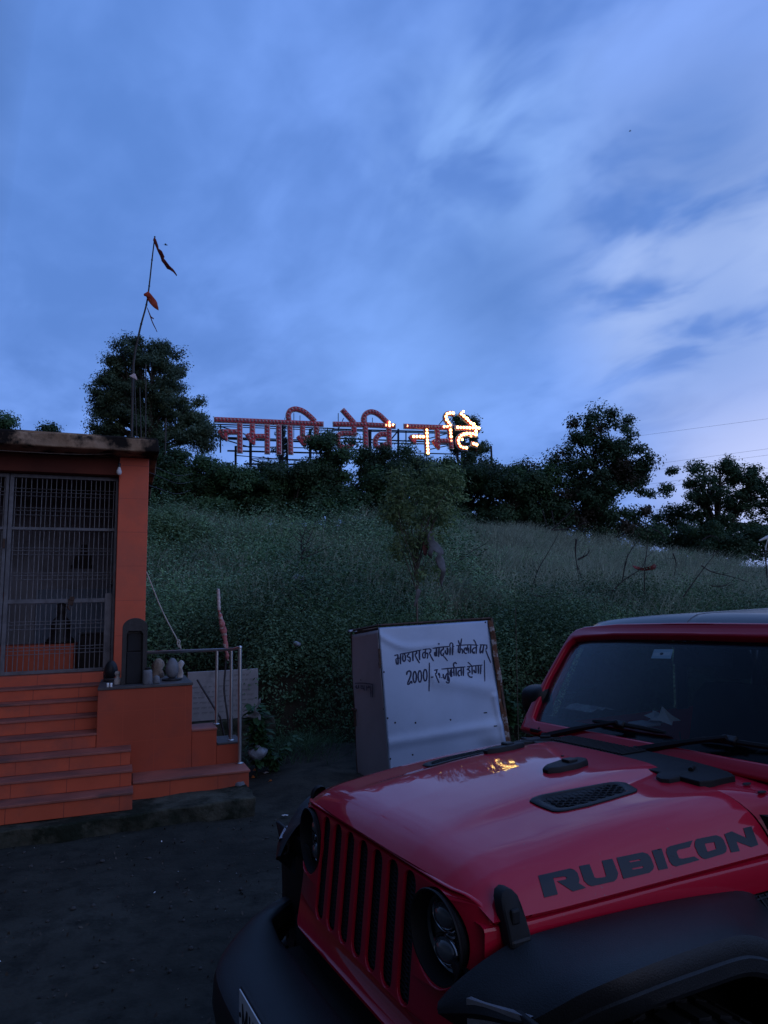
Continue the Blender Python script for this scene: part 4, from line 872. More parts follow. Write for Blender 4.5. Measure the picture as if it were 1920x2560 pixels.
b.add(C8_, [(0, 3, 2, 1), (4, 5, 6, 7), (0, 1, 5, 4), (1, 2, 6, 5), (2, 3, 7, 6), (3, 0, 4, 7)]); b.build('carcass', MATS['rustdark'], BOX)
b = MB()
def strip(a0, a1, w, d, off=0.):
    """angle iron along an edge"""
    a0 = a0 - bo; a1 = a1 - bo; b.tube([tuple(a0), tuple(a1)], w, 4)
strip(FRb - nF * .008, FRt - nF * .008, .028, 0); strip(BLb, BLt, .010, 0); strip(BLt, FLt - nF * .02, .014, 0); strip(FLt - nF * .016, FRt - nF * .016, .014, 0); strip(FRt - nF * .02, BRt, .02, 0); strip(BLt, BRt, .02, 0); strip(BRb, BRt, .02, 0)
b.build('angle_frame', MATS['rustdark'], BOX)
# curled, rusted right margin
P = [[tuple(q4(FLb, FRb, FRt, FLt, s, t) + nF * (.010 + .014 * sin(23 * t) * (s - .95) * 18 + .012 * sin(9 * t + 1) + (s - .95) * .35) - bo) for s in np.linspace(.964, 1.004, 6)] for t in np.linspace(.02, .985, 60)]
b = MB(); b.grid(P); m_ = b.build('rusty_margin', MATS['rust'], BOX, 60, fix=False); m_.modifiers.new('solid', 'SOLIDIFY').thickness = .003
# rust blot half way on the left edge and hinge
b = MB(); u_ = (FLt - FLb) / np.linalg.norm(FLt - FLb); r_ = (FRb - FLb) / np.linalg.norm(FRb - FLb)
def boxat(mb, p, hw, hh, hd, n=nF, r=None):
    r = r_ if r is None else r
    vs = [tuple(p + r * a * hw + u_ * c * hh + n * e * hd - bo) for a in (-1, 1) for c in (-1, 1) for e in (-1, 1)]
    mb.add(vs, [(0, 1, 3, 2), (4, 6, 7, 5), (0, 4, 5, 1), (2, 3, 7, 6), (0, 2, 6, 4), (1, 5, 7, 3)])
boxat(b, front(C5(428, 470)) + nF * .006, .014, .09, .006); boxat(b, front(C5(428, 540)) + nF * .006, .012, .03, .008)
b.build('hinge', MATS['rustdark'], BOX, None, .003)
b = MB(); c_ = q4(BLb, FLb, FLt, BLt, .05, .985); boxat(b, c_ + np.array([0, 0, .02]), .05, .012, .03); b.build('top_bracket', MATS['sheet'], BOX, None, .003)
b = MB(); c_ = q4(BLb, FLb, FLt, BLt, .03, .40); boxat(b, c_ + nS * .015, .012, .10, .012, nS, (FLb - BLb) / np.linalg.norm(FLb - BLb)); boxat(b, c_ + nS * .02 + u_ * .085, .05, .012, .012, nS, (FLb - BLb) / np.linalg.norm(FLb - BLb)); b.build('handle', MATS['rustdark'], BOX, None, .003)
# rivets and punched slots
FST = lambda p: None
def surf(p):
    """point on the dented front panel"""
    w = front(p)
    # bilinear parameters by a few Newton steps
    s, t = .5, .5
    for _ in range(12):
        e = w - q4(FLb, FRb, FRt, FLt, s, t); ds = q4(FLb, FRb, FRt, FLt, s + 1e-3, t) - q4(FLb, FRb, FRt, FLt, s, t); dt = q4(FLb, FRb, FRt, FLt, s, t + 1e-3) - q4(FLb, FRb, FRt, FLt, s, t)
        A_ = np.stack([ds, dt], 1) / 1e-3; k = np.linalg.lstsq(A_, e, rcond=None)[0]; s += k[0]; t += k[1]
    return q4(FLb, FRb, FRt, FLt, s, t) + nF * (dent(s, t) + .003)
b = MB()
Rm = Vector(nF).to_track_quat('Z', 'Y').to_matrix().to_4x4()
for p in ((433, 210), (677, 197), (893, 181), (1110, 161), (1270, 157), (1305, 185), (462, 598), (494, 980), (556, 1018), (724, 1018), (1015, 993), (1467, 913), (700, 1283), (517, 1317)):
    w_p = surf(C5(*p)); b.lathe([(.0105, 0), (.0095, .003), (.004, .0055), (0, .006)], 10, 0, Matrix.Translation(w_p - bo) @ Rm)
b.build('rivets', MATS['hole'], BOX, 50, fix=False)
b = MB()
for p, w_s in (((1308, 935), .030), ((1385, 1045), .03), ((458, 905), .006)): boxat(b, surf(C5(*p)) + nF * .002, w_s * .7, .006, .002)
b.build('slots', MATS['hole'], BOX)
# --- the painted words, one ribbon per brush stroke, lying on the sheet
LET = MB(); _k = [0]
pxm = 7.95 / F
def brush(pts, w, C, sm=True, mb=LET, fn=surf, off=.0006, nrm=nF, base=None, tp=.75):
    base = bo if base is None else base
    P = [np.array(p, float) for p in pts]
    if sm and len(P) > 2: P = bez(P, 3)
    else:
        P = [P[0] + (P[-1] - P[0]) * k / 3 for k in range(4)] if len(P) == 2 else P
    Lf, Rt = ribbon(P, w * 1.22, tp); _k[0] += 1; o_ = off + .00022 * (_k[0] % 9)
    vs = [fn(C(*p)) + nrm * o_ - base for p in Lf] + [fn(C(*p)) + nrm * o_ - base for p in Rt]; n = len(Lf)
    mb.add(vs, [(i, i + 1, n + i + 1, n + i) for i in range(n - 1)])
TK, TH = 42, 27
for pts, w in (
    ([(185, 582), (240, 565), (300, 553)], 32), ([(288, 552), (296, 700), (296, 850)], 42), ([(232, 680), (238, 770), (262, 830), (292, 838)], 34), ([(228, 690), (262, 662), (300, 650)], 24), ([(300, 662), (365, 652)], 26), ([(368, 545), (368, 835)], TK),
    ([(350, 535), (620, 490), (985, 414)], 30), ([(440, 545), (436, 690), (470, 748), (508, 720), (516, 620), (492, 535), (465, 505)], 36), ([(618, 500), (612, 545), (572, 575), (590, 620), (640, 632), (660, 680), (652, 770)], 36), ([(580, 690), (615, 740), (655, 775)], 22),
    ([(733, 470), (738, 742)], TK), ([(838, 455), (848, 510), (790, 552)], 38), ([(800, 560), (865, 690), (938, 802)], 34), ([(930, 430), (938, 712)], TK),
    ([(1025, 406), (1235, 374)], 26), ([(1112, 400), (1100, 660)], 36), ([(1100, 475), (1045, 500), (1026, 570), (1045, 635), (1090, 655)], 32), ([(1115, 530), (1160, 505), (1182, 550), (1165, 672)], 36),
    ([(1225, 378), (1268, 410), (1262, 480), (1215, 480)], 32), ([(1228, 500), (1280, 620), (1352, 748)], 32), ([(1320, 366), (1500, 340), (1665, 316)], 30), ([(1432, 360), (1440, 608)], TK), ([(1385, 470), (1392, 560), (1430, 595)], 44), ([(1510, 350), (1498, 620)], 40), ([(1490, 210), (1512, 255)], 34),
    ([(555, 1155), (565, 1075), (620, 1035), (672, 1062), (678, 1140), (640, 1260), (580, 1405)], 38), ([(565, 1425), (630, 1420), (672, 1352), (700, 1360), (704, 1412)], 38),
    ([(1225, 790), (1222, 1200), (1212, 1640)], 32), ([(1268, 1222), (1335, 1214)], 34), ([(1358, 1015), (1480, 996)], 32), ([(1440, 1000), (1432, 1090), (1388, 1128)], 34), ([(1400, 1140), (1445, 1260), (1502, 1392)], 30), ([(1490, 1170), (1492, 1105), (1520, 1130), (1522, 1245)], 30), ([(1575, 1222), (1590, 1245)], 30)):
    brush(pts, w, Z1)
for cx, cy, rx, ry in ((793, 1215, 48, 165), (943, 1195, 50, 170), (1103, 1160, 52, 170)):
    brush([(cx + rx * sin(a), cy - ry * cos(a)) for a in np.linspace(-.15, 2 * pi + .1, 15)], 36, Z1, True)
for pts, w in (
    ([(200, 318), (190, 372), (142, 400), (130, 480), (160, 535), (200, 520), (206, 465)], 34), ([(195, 545), (255, 610), (318, 692)], 26), ([(0, 322), (360, 288)], 28), ([(300, 320), (318, 400), (308, 522)], 38), ([(262, 395), (250, 450), (300, 515)], 34), ([(385, 300), (380, 530)], 36), ([(455, 230), (448, 530)], 38), ([(378, 295), (380, 225), (420, 190), (458, 225), (460, 285)], 28), ([(470, 292), (500, 286)], 24),
    ([(555, 266), (800, 248), (960, 245), (1165, 258)], 26), ([(620, 272), (605, 430), (655, 470)], 34), ([(665, 265), (652, 475)], 34), ([(655, 365), (705, 365), (725, 410), (716, 490)], 34), ([(605, 115), (650, 250)], 28), ([(700, 72), (676, 245)], 30),
    ([(835, 325), (785, 345), (765, 430), (800, 478), (845, 475)], 32), ([(810, 400), (845, 335), (845, 420)], 26), ([(845, 400), (890, 345), (885, 482)], 32), ([(868, 258), (870, 335)], 28), ([(955, 258), (942, 482)], 38),
    ([(1100, 320), (1040, 335), (1000, 390), (1005, 450), (1050, 475), (1045, 420)], 32), ([(1115, 262), (1105, 490)], 36), ([(1030, 100), (1075, 165), (1112, 250)], 28),
    ([(1205, 240), (1418, 253)], 26), ([(1242, 250), (1215, 390), (1225, 465), (1285, 400)], 34), ([(1315, 260), (1288, 482)], 38), ([(1402, 258), (1402, 345), (1360, 365)], 32), ([(1375, 390), (1440, 560), (1520, 740)], 30),
    ([(145, 915), (500, 882), (805, 854)], 30), ([(190, 1045), (200, 1140), (240, 1182), (265, 1090), (325, 1015)], 34), ([(322, 915), (330, 1050), (322, 1110), (350, 1180), (345, 1300)], 34), ([(268, 1255), (300, 1295), (345, 1302)], 26), ([(310, 1110), (310, 1210), (330, 1230)], 30),
    ([(405, 935), (385, 1020), (392, 1090), (432, 1125)], 38), ([(418, 900), (430, 1130)], 30), ([(420, 1005), (490, 995)], 24), ([(485, 890), (490, 1112)], 34), ([(552, 885), (548, 1112)], 36), ([(505, 875), (478, 815), (490, 755), (530, 738), (565, 775)], 32),
    ([(690, 880), (697, 1100)], 34), ([(690, 950), (625, 965), (600, 1040), (625, 1100), (650, 1080)], 32), ([(752, 870), (752, 1105)], 36),
    ([(850, 848), (1285, 802)], 28), ([(870, 720), (925, 765), (985, 828)], 26), ([(915, 850), (905, 895), (865, 922), (920, 950), (935, 1000), (880, 1010)], 30), ([(880, 1010), (890, 1085), (935, 1130), (985, 1142), (985, 1115)], 32), ([(992, 830), (1000, 1065)], 34),
    ([(1100, 828), (1108, 1030)], 32), ([(1050, 930), (1055, 980), (1100, 1022)], 36), ([(1170, 822), (1175, 1042)], 36), ([(1240, 815), (1232, 1052)], 34), ([(1340, 665), (1346, 960), (1352, 1252)], 22)):
    brush(pts, w, Z2)
LET.build('painted_notice', MATS['paintblue'], BOX, fix=False)
SDL = MB()
def sside(p): return onpl(*p, (FLb + FLt + BLb + BLt) / 4, nS)
for pts in ([(490, 795), (850, 792), (1235, 845)],): brush(pts, 38, SD, True, SDL, sside, .012, nS)
for x, y0, y1 in ((545, 860, 1000), (640, 860, 1000), (745, 860, 960), (800, 870, 980), (870, 880, 1100), (985, 890, 1100), (1050, 880, 1000), (1100, 890, 980), (1150, 880, 1370), (1215, 870, 1380)): brush([(x, y0), (x, (y0 + y1) / 2), (x + 6, y1)], 36, SD, False, SDL, sside, .012, nS)
for pts in ([(500, 930), (560, 1000), (640, 990)], [(720, 980), (800, 1020), (880, 1000)], [(980, 1000), (1050, 950), (1110, 990)], [(715, 640), (755, 690)]): brush(pts, 30, SD, True, SDL, sside, .012, nS)
SDL.build('faded_writing', MATS['paintfade'], BOX, fix=False)
# thin wire stake right of the box
w0 = aty(*C5(1555, 60), 9.3); w1 = aty(*C5(1566, 1110), 9.3); ws_ = empty('wire_stake', tuple(w1), 0, 'thin upright wire stake between the metal box and the vehicle', 'stake')
MB().tube([(0, 0, -.6), tuple((w0 - w1) * .5 + np.array([.01, 0, 0])), tuple(w0 - w1)], .0045, 5).build('wire', MATS['barkpale'], ws_, 60)

# ------------------------------------------------------------------ cloth, bags, twigs, wires, birds
def rag(name, label, cat, poly, Y, m, wav=.05, thick=.004, fr_=14, Cf=None):
    P3 = [aty(*(Cf(x, y) if Cf else (x, y)), Y) for x, y in poly]; c = P3[0]; r = empty(name, tuple(c), 0, label, cat)
    bm = bmesh.new(); vs = [bm.verts.new((p[0] - c[0], 0, p[2] - c[2])) for p in P3]
    for t_ in tessellate_polygon([[Vector((p[0] - c[0], p[2] - c[2], 0)) for p in P3]]):
        try: bm.faces.new([vs[i] for i in t_])
        except ValueError: pass
    bmesh.ops.subdivide_edges(bm, edges=bm.edges[:], cuts=4, use_grid_fill=True)
    for vt in bm.verts: vt.co.y = wav * (sin(fr_ * vt.co.x + 5 * vt.co.z) + .6 * sin(1.7 * fr_ * vt.co.z - 5 * vt.co.x))
    me = bpy.data.meshes.new('cloth'); bm.to_mesh(me); bm.free(); me.materials.append(MATS[m]); me.shade_smooth(); o = bpy.data.objects.new('cloth', me); COL.objects.link(o); o.parent = r
    o.modifiers.new('solid', 'SOLIDIFY').thickness = thick; return r
rag('torn_cloth', 'torn dirty white cloth snagged on the slim sapling above the metal box', 'cloth', [(1345, 465), (1362, 475), (1368, 510), (1385, 520), (1410, 555), (1412, 575), (1400, 580), (1416, 600), (1420, 650), (1412, 690), (1402, 735), (1392, 700), (1398, 655), (1385, 640), (1370, 600), (1385, 575), (1360, 560), (1355, 600), (1335, 580), (1345, 540), (1330, 520), (1335, 490)], 11.0, 'tornwhite', .06, .006, 12, B2)
rag('torn_cloth', 'red brown cloth strip hanging left of the torn white cloth', 'cloth', [(1318, 500), (1332, 515), (1340, 545), (1330, 585), (1318, 580), (1310, 545)], 11.05, 'browncloth', .03, .006, 12, B2)
rag('torn_cloth', 'narrow pale cloth streamer wound round the sapling trunk', 'cloth', [(1285, 740), (1305, 742), (1300, 770), (1285, 800), (1278, 825), (1270, 822), (1276, 790)], 11.0, 'tornwhite', .02, .006, 12, B2)
rag('red_cloth', 'red cloth scrap caught on the grass of the right slope', 'cloth', [(988, 620), (1010, 622), (1040, 632), (1075, 622), (1090, 612), (1108, 622), (1098, 640), (1060, 645), (1020, 642), (998, 634)], 15.2, 'redcloth', .06, .006, 12, B3)
def lump(name, label, cat, p, Y, r, m, z=None, sq=.7, seed=0, group=None):
    c = aty(*p, Y) if z is None else onz(*p, z); e = empty(name, tuple(c), 0, label, cat, group); bm = bmesh.new(); bmesh.ops.create_icosphere(bm, subdivisions=3, radius=r)
    for vt in bm.verts:
        q = vt.co / r; k = 1 + .16 * sin(3.1 * q.x + seed) * sin(2.7 * q.z + 2 * seed) + .08 * sin(5.3 * q.y + 3 * q.x + seed) + .05 * sin(9 * q.z - 7 * q.x); vt.co = Vector((vt.co.x * k, vt.co.y * k, vt.co.z * k * sq))
    me = bpy.data.meshes.new('body'); bm.to_mesh(me); bm.free(); me.materials.append(MATS[m]); me.shade_smooth(); o = bpy.data.objects.new('body', me); COL.objects.link(o); o.parent = e
    return e
mat('bag', (.26, .29, .33), .35, var=.12, vscale=20, bump=.7, bscale=30, transl=.2)
lump('plastic_bag', 'pale crumpled plastic bag lying in the weeds half way up the slope', 'plastic bag', B2(722, 698), 15, .17, 'bag', None, .8, 1)
lump('plastic_bag', 'white plastic bag below the leafy plant beside the temple steps', 'plastic bag', G7(310, 890), 8.2, .105, 'bag', None, .75, 2.2)
lump('plastic_bag', 'small pale bag caught in the bank behind the handrail', 'plastic bag', (742, 1610), 10.1, .055, 'bag', None, .7, 3)
lump('boulder', 'round grey stone resting on the right corner of the concrete plinth', 'stone', C3(1418, 1100), None, .062, 'greystone', .16, .85, .4)
lump('boulder', 'small pale stone stuck against the front of the concrete plinth', 'stone', C3(628, 1352), None, .030, 'greystone', .045, 1.0, 1.4)
mat('marigold', (.75, .20, .02), .7, var=.2, vscale=60, bump=.8, bscale=120)
mat('redpetal', (.45, .02, .03), .6, var=.2, vscale=40)
mat('paper', (.62, .62, .62), .7, var=.08, vscale=20)
mat('litter', (.045, .035, .025), .9, var=.3, vscale=9, rnd=.7)
for k, (p, t) in enumerate((((280, 1108), 'orange marigold head nearest the end of the ledge'), ((258, 1196), 'orange marigold head lowest beside the plinth corner'), ((470, 1245), 'brownish marigold head farthest from the ledge'))):
    c = onz(*G7(*p), .03); e = empty('marigold', tuple(c), 0, t, 'flower', 'marigolds by the plinth'); b = MB()
    for r_p in range(3):
        for q in range(10): a = q * .628 + r_p * .3; rr_p = .022 - .006 * r_p; b.add([(cos(a) * .004, sin(a) * .004, .008 * r_p), (cos(a - .3) * rr_p, sin(a - .3) * rr_p, .006 + .008 * r_p), (cos(a) * rr_p * 1.2, sin(a) * rr_p * 1.2, .008 + .009 * r_p), (cos(a + .3) * rr_p, sin(a + .3) * rr_p, .006 + .008 * r_p)], [(0, 1, 2, 3)])
    b.build('petals', MATS['marigold'], e, fix=False)
for k, (p, t, m, s) in enumerate((((1135, 1095), 'largest red petal scrap on the ground left of the metal box', 'redpetal', .045), ((1228, 1132), 'red petal scrap with pale edge next to the largest one', 'redpetal', .035), ((1470, 1125), 'red scrap beside the foot of the metal box', 'redpetal', .04), ((1480, 1085), 'pale crumpled paper at the foot of the metal box', 'paper', .04), ((1005, 1108), 'white curved paper strip on the earth', 'paper', .05), ((800, 1282), 'largest white paper piece near the plinth end', 'paper', .07), ((905, 1283), 'tiny pale paper scrap right of the largest piece', 'paper', .022), ((415, 1140), 'pale flat paper in the rubbish beside the ledge', 'paper', .06), ((800, 1138), 'pinkish scrap at the edge of the grass tuft', 'redpetal', .03), ((650, 1662), 'lone white paper scrap on the yard in front of the vehicle', 'paper', .04), ((1250, 710), 'pale scrap on the bare earth by the metal box', 'paper', .03), ((1215, 845), 'pale plastic scrap in front of the bank', 'paper', .03), ((700, 1102), 'curled pale scrap under the grass tuft', 'paper', .03))):
    c = onz(*G7(*p), .012); e = empty('litter_scrap', tuple(c), random.uniform(0, 3), t, 'litter', 'litter scraps'); b = MB()
    P = [[((i - 1.5) * s * .5 + .1 * s * sin(j), (j - 1) * s * .35, .004 + s * .22 * abs(sin(i * 1.3 + j * 2 + k))) for j in range(3)] for i in range(4)]
    b.grid(P); o = b.build('scrap', MATS[m], e, 60, fix=False); o.modifiers.new('solid', 'SOLIDIFY').thickness = .0015
n = 110; x = rng.uniform(-4.0, 1.2, n); Y = 2.2 + 7.4 * rng.random(n) ** .9; uu = np.stack([x, Y, np.zeros(n)], 1) - TO; ok = ~((uu @ tu < 2.2) & (uu @ tv > -.03)); x, Y = x[ok], Y[ok]
tag(leaf_mesh('paper_flecks', np.stack([x, Y, h2(x, Y) + .008], 1), .008 + .022 * rng.random(len(x)) ** 4, MATS['paper'], None, 3.0, .6), 'tiny pale flecks of paper and grit on the yard', None, None, 'stuff')
# leaf litter and pebbles on the yard
n = 5200; x = rng.uniform(-4.2, 1.6, n); Y = 1.6 + 8.2 * rng.random(n) ** .8
d_ = np.stack([x, Y]); loc = (np.stack([x, Y, np.zeros(n)], 1) - TO); uu = loc @ tu; vv = loc @ tv; ok = ~((uu < 2.2) & (vv > -.02))
x, Y = x[ok], Y[ok]; C = np.stack([x, Y, h2(x, Y) + .006], 1); lo_ = leaf_mesh('leaf_litter', C, .012 + .03 * rng.random(len(x)) ** 2.5, MATS['litter'], None, 4.0, .5); tag(lo_, 'small dark leaves and bits strewn over the yard', None, None, 'stuff')
pb = MB(); mat('pebble', (.05, .045, .04), .9, var=.4, vscale=3)
for _ in range(900):
    x, Y = random.uniform(-4.0, 1.2), 2.0 + 7.6 * random.random() ** .9; t = Tl((x, Y, 0))
    if t[0] < 2.2 and t[1] > -.05: continue
    r = .004 + .016 * random.random() ** 4; pb.lathe([(0, -r * .4), (r * .9, -r * .1), (r, r * .2), (r * .6, r * .6), (0, r * .7)], 6, 0, Matrix.Translation((x, Y, float(h2(x, Y)) + r * .2)), random.uniform(.7, 1.3), random.uniform(.7, 1.3))
tag(pb.build('pebbles', MATS['pebble'], None, 70, fix=False), 'small stones scattered over the yard', None, None, 'stuff')
# grass tuft and leafy plant at the temple corner
def zfun(n):
    c = onz(*G7(720, 930), 0); x = c[0] + rng.normal(size=n) * .30; Y = c[1] + rng.normal(size=n) * .38; return x, Y
blades('grass_tuft', 1500, 0, 0, 0, 0, 'grass_green', .26, .0035, 'green grass growing at the foot of the bank beside the plinth', zf=zfun, lean=.8)
def zfun2(n):
    x = -1.5 + 3.6 * rng.random(n); Y = 9.1 + .55 * rng.random(n) ** .5; return x, Y
blades('bank_grass', 1100, 0, 0, 0, 0, 'grass_green', .16, .003, 'sparse grass along the foot of the bank', zf=zfun2, lean=.9)
def leafy(name, label, p, z, stems, L0, m, spread, hgt, seed, Yd=None):
    c = onz(*p, z) if Yd is None else aty(*p, Yd); e = empty(name, tuple(c), 0, label, 'plant'); r = random.Random(seed); st = MB(); lv = MB()
    for k in range(stems):
        a = r.uniform(0, 2 * pi); t = np.array([cos(a) * spread * r.uniform(.2, 1), sin(a) * spread * r.uniform(.2, 1), hgt * r.uniform(.45, 1)]); pts = bez([(0, 0, 0), t * [.3, .3, .55], t], 4); st.tube(pts, [.005 - .0035 * i / (len(pts) - 1) for i in range(len(pts))], 5)
        for i in range(2, len(pts)):
            for s in (-1, 1, 0):
                q = pts[i]; b_ = a + s * r.uniform(.8, 1.8) + r.uniform(-.3, .3); ln = L0 * r.uniform(.55, 1.1); d = np.array([cos(b_), sin(b_), r.uniform(-.5, .45)]); d /= np.linalg.norm(d); sd_ = np.cross(d, [0, 0, 1]); sd_ /= np.linalg.norm(sd_); w_l = ln * .30; up_ = np.cross(sd_, d)
                ring = [(0, 0), (.18, .7), (.42, 1.0), (.7, .65), (1, 0)]; mid = [q + d * ln * f - up_ * ln * .28 * f * f for f, _ in ring]
                Pq = [[tuple(mid[j] + sd_ * w_l * w_ + up_ * .18 * w_l), tuple(mid[j]), tuple(mid[j] - sd_ * w_l * w_ + up_ * .18 * w_l)] for j, (f, w_) in enumerate(ring)]; lv.grid(Pq)
    st.build('stems', MATS['grass_green'], e, 60, fix=False); lv.build('leaves', MATS[m], e, 60, fix=False); return e
leafy('leafy_plant', 'broad leaved green plant growing beside the handrail post', G7(300, 1190), .02, 11, .135, 'leaf_fresh', .15, .95, 3)
leafy('leafy_plant', 'low narrow leaved plant drooping right of the broad leaved plant', G7(480, 1120), .02, 12, .12, 'leaf_fresh', .30, .52, 5)
leafy('leafy_plant', 'small dark leaved creeper hanging behind the temple side block', C4(1120, 905), .50, 9, .05, 'leaf_mid', .2, .25, 8)
leafy('leafy_plant', 'bright weeds at the foot of the thin wire stake', (1285, 1825), .02, 12, .13, 'leaf_fresh', .28, .62, 9, 9.55)
rag('torn_cloth', 'white cloth strips tangled in the broad leaved plant', 'cloth', [(330, 230), (352, 225), (350, 275), (335, 290), (300, 340), (300, 380), (330, 395), (350, 440), (352, 490), (330, 485), (315, 450), (275, 470), (215, 460), (120, 445), (215, 425), (265, 400), (278, 345), (310, 300)], 7.15, 'tornwhite', .012, .003, 40, G7)
# dead branches on the slope
tw = MB()
BR = [([(490, 750), (520, 650), (565, 570), (625, 465)], 14.5, 'curved dead branch rising to the crest left of the big tree'), ([(590, 445), (640, 400), (690, 350), (716, 325)], 19, 'dead branch forking above the crest in front of the big tree'), ([(545, 345), (560, 400), (580, 440)], 19.5, 'short bare stick left of the forked dead branch'), ([(590, 350), (600, 400), (608, 445)], 19.2, 'thin upright bare stick beside the forked branch'),
      ([(600, 445), (660, 440), (720, 425), (765, 398)], 19, 'dead branch lying along the crest towards the big tree'), ([(712, 490), (708, 560), (722, 665)], 14, 'thick broken dead stump in the middle of the right slope'), ([(720, 590), (760, 570), (780, 545)], 14, 'short side twig right of the broken stump'), ([(890, 745), (950, 690), (1025, 640), (1050, 600), (1070, 480)], 13, 'long dead branch crossing behind the red cloth'), ([(1050, 760), (1050, 640), (1065, 520)], 13.4, 'upright dead stem beside the red cloth'),
      ([(1090, 440), (1130, 460), (1155, 505)], 17, 'arched dead stem at the crest right of the big tree'), ([(940, 700), (960, 590), (1000, 520), (1030, 490)], 13.8, 'leaning dead stem left of the red cloth'), ([(1240, 775), (1300, 690), (1360, 610), (1418, 540)], 12.5, 'long straight dead branch leaning right on the slope'), ([(1330, 620), (1380, 650), (1480, 675), (1560, 700)], 12.6, 'dead branch bending down to the right above the roof'), ([(1380, 720), (1440, 720), (1490, 690)], 12.4, 'short dead branch just above the vehicle roof'), ([(1190, 560), (1205, 610), (1195, 680)], 13.2, 'thin dead stem right of the red cloth'),
      ([(480, 765), (560, 775), (640, 770)], 12.2, 'dead branch lying low across the foot of the slope'), ([(1340, 490), (1370, 475), (1405, 480), (1420, 505)], 16, 'arched dry stalk on the right crest'), ([(100, 620), (180, 560), (270, 510)], 16, 'bare twig spray left of the slope middle'), ([(150, 560), (200, 580), (280, 535)], 16, 'second bare twig of the left spray')]
for pts, Y, t in BR:
    P = [aty(*B3(*p), Y) for p in pts]; c = P[0]; e = empty('dead_branch', tuple(c), 0, t, 'branch', 'dead branches on the slope'); b = MB(); Q = bez([p - c for p in P], 4)
    r0 = .0010 * Y if 'stump' not in t else .022; b.tube(Q, [r0 * (1 - .7 * i / (len(Q) - 1)) for i in range(len(Q))], 5)
    for i in range(2, len(Q) - 1, 2):
        d = Q[i] - Q[i - 1]; L = np.linalg.norm(d) * random.uniform(.8, 2.2); v = d / np.linalg.norm(d) + rng.normal(size=3) * .6; b.tube([Q[i], Q[i] + v * L * .5, Q[i] + v * L + np.array([0, 0, .03])], [r0 * .4, r0 * .3, r0 * .12], 4)
    b.build('wood', MATS['twig'], e, 60, fix=False)
for pts, Y, t in (([(690, 675), (735, 600), (770, 520), (800, 455)], 15.5, 'bare bush branch standing in the weeds left of the sapling'), ([(735, 600), (790, 580), (830, 560)], 15.5, 'side branch of the bare bush left of the sapling'), ([(745, 590), (742, 520), (765, 450)], 15.6, 'upright twig of the bare bush left of the sapling')):
    P = [aty(*B2(*p), Y) for p in pts]; c = P[0]; e = empty('dead_branch', tuple(c), 0, t, 'branch', 'dead branches on the slope'); b = MB(); Q = bez([p - c for p in P], 4); b.tube(Q, [.02 * (1 - .7 * i / (len(Q) - 1)) for i in range(len(Q))], 5)
    for i in range(1, len(Q) - 1):
        v = np.array([random.uniform(-.5, .5), random.uniform(-.4, .4), random.uniform(.1, .6)]); b.tube([Q[i], Q[i] + v * .4, Q[i] + v * .8], [.009, .006, .003], 4)
    b.build('wood', MATS['twig'], e, 60, fix=False)
# overhead lines
for k, (a, b_) in enumerate((((860, 338), (1659, 232)), ((940, 530), (1659, 433)), ((900, 575), (1659, 475)), ((900, 665), (1659, 563)), ((900, 695), (1659, 600)))):
    p0 = aty(*C6(*a), 46); p1 = aty(*C6(*b_), 40); dv_ = p1 - p0; p0e = p0 - dv_ * .9; p1e = p1 + dv_ * .6
    e = empty('power_line', tuple(p0e), 0, ('topmost', 'second from the top', 'third from the top', 'fourth from the top', 'lowest') [k] + ' of the overhead wires at the right edge of the sky', 'wire', 'overhead wires')
    MB().tube([tuple((p1e - p0e) * t - np.array([0, 0, .5 * 4 * t * (1 - t) * .6 - .27 if False else 0])) for t in np.linspace(0, 1, 12)], .006, 4).build('wire', MATS['frame_steel'], e, 60, fix=False)
p0 = aty(*C1(380, 1540), 30); p1 = aty(*C1(620, 1556), 29); e = empty('power_line', tuple(p0), 0, 'wire running behind the temple roof towards the big open tree', 'wire'); dv_ = p1 - p0
MB().tube([tuple(dv_ * t) for t in (-1.5, -.5, 0, .5, 1, 1.6)], .012, 4).build('wire', MATS['frame_steel'], e, 60, fix=False)
# lamp at the right edge
lp = aty(1913, 1440, 20); lb = np.array([lp[0], 20, float(terr(lp[0], 20))]); e = empty('yard_lamp', tuple(lb), 0, 'unlit white lamp head on a thin post at the right edge of the slope', 'lamp')
tp_ = aty(1913, 1375, 20) - lb; MB().tube([(0, 0, 0), tuple(tp_)], .02, 6).build('post', MATS['iron'], e, 60)
q0 = aty(1898, 1352, 20) - lb; q1 = aty(1935, 1338, 20) - lb; b = MB(); b.tube([tuple(q0), tuple(q0 * .5 + q1 * .5 + np.array([0, 0, .01])), tuple(q1)], [.02, .05, .05], 8); b.tube([tuple(tp_), tuple(q1 * .6 + q0 * .4)], .015, 5); b.build('lamp_head', MATS['white'], e, 60)
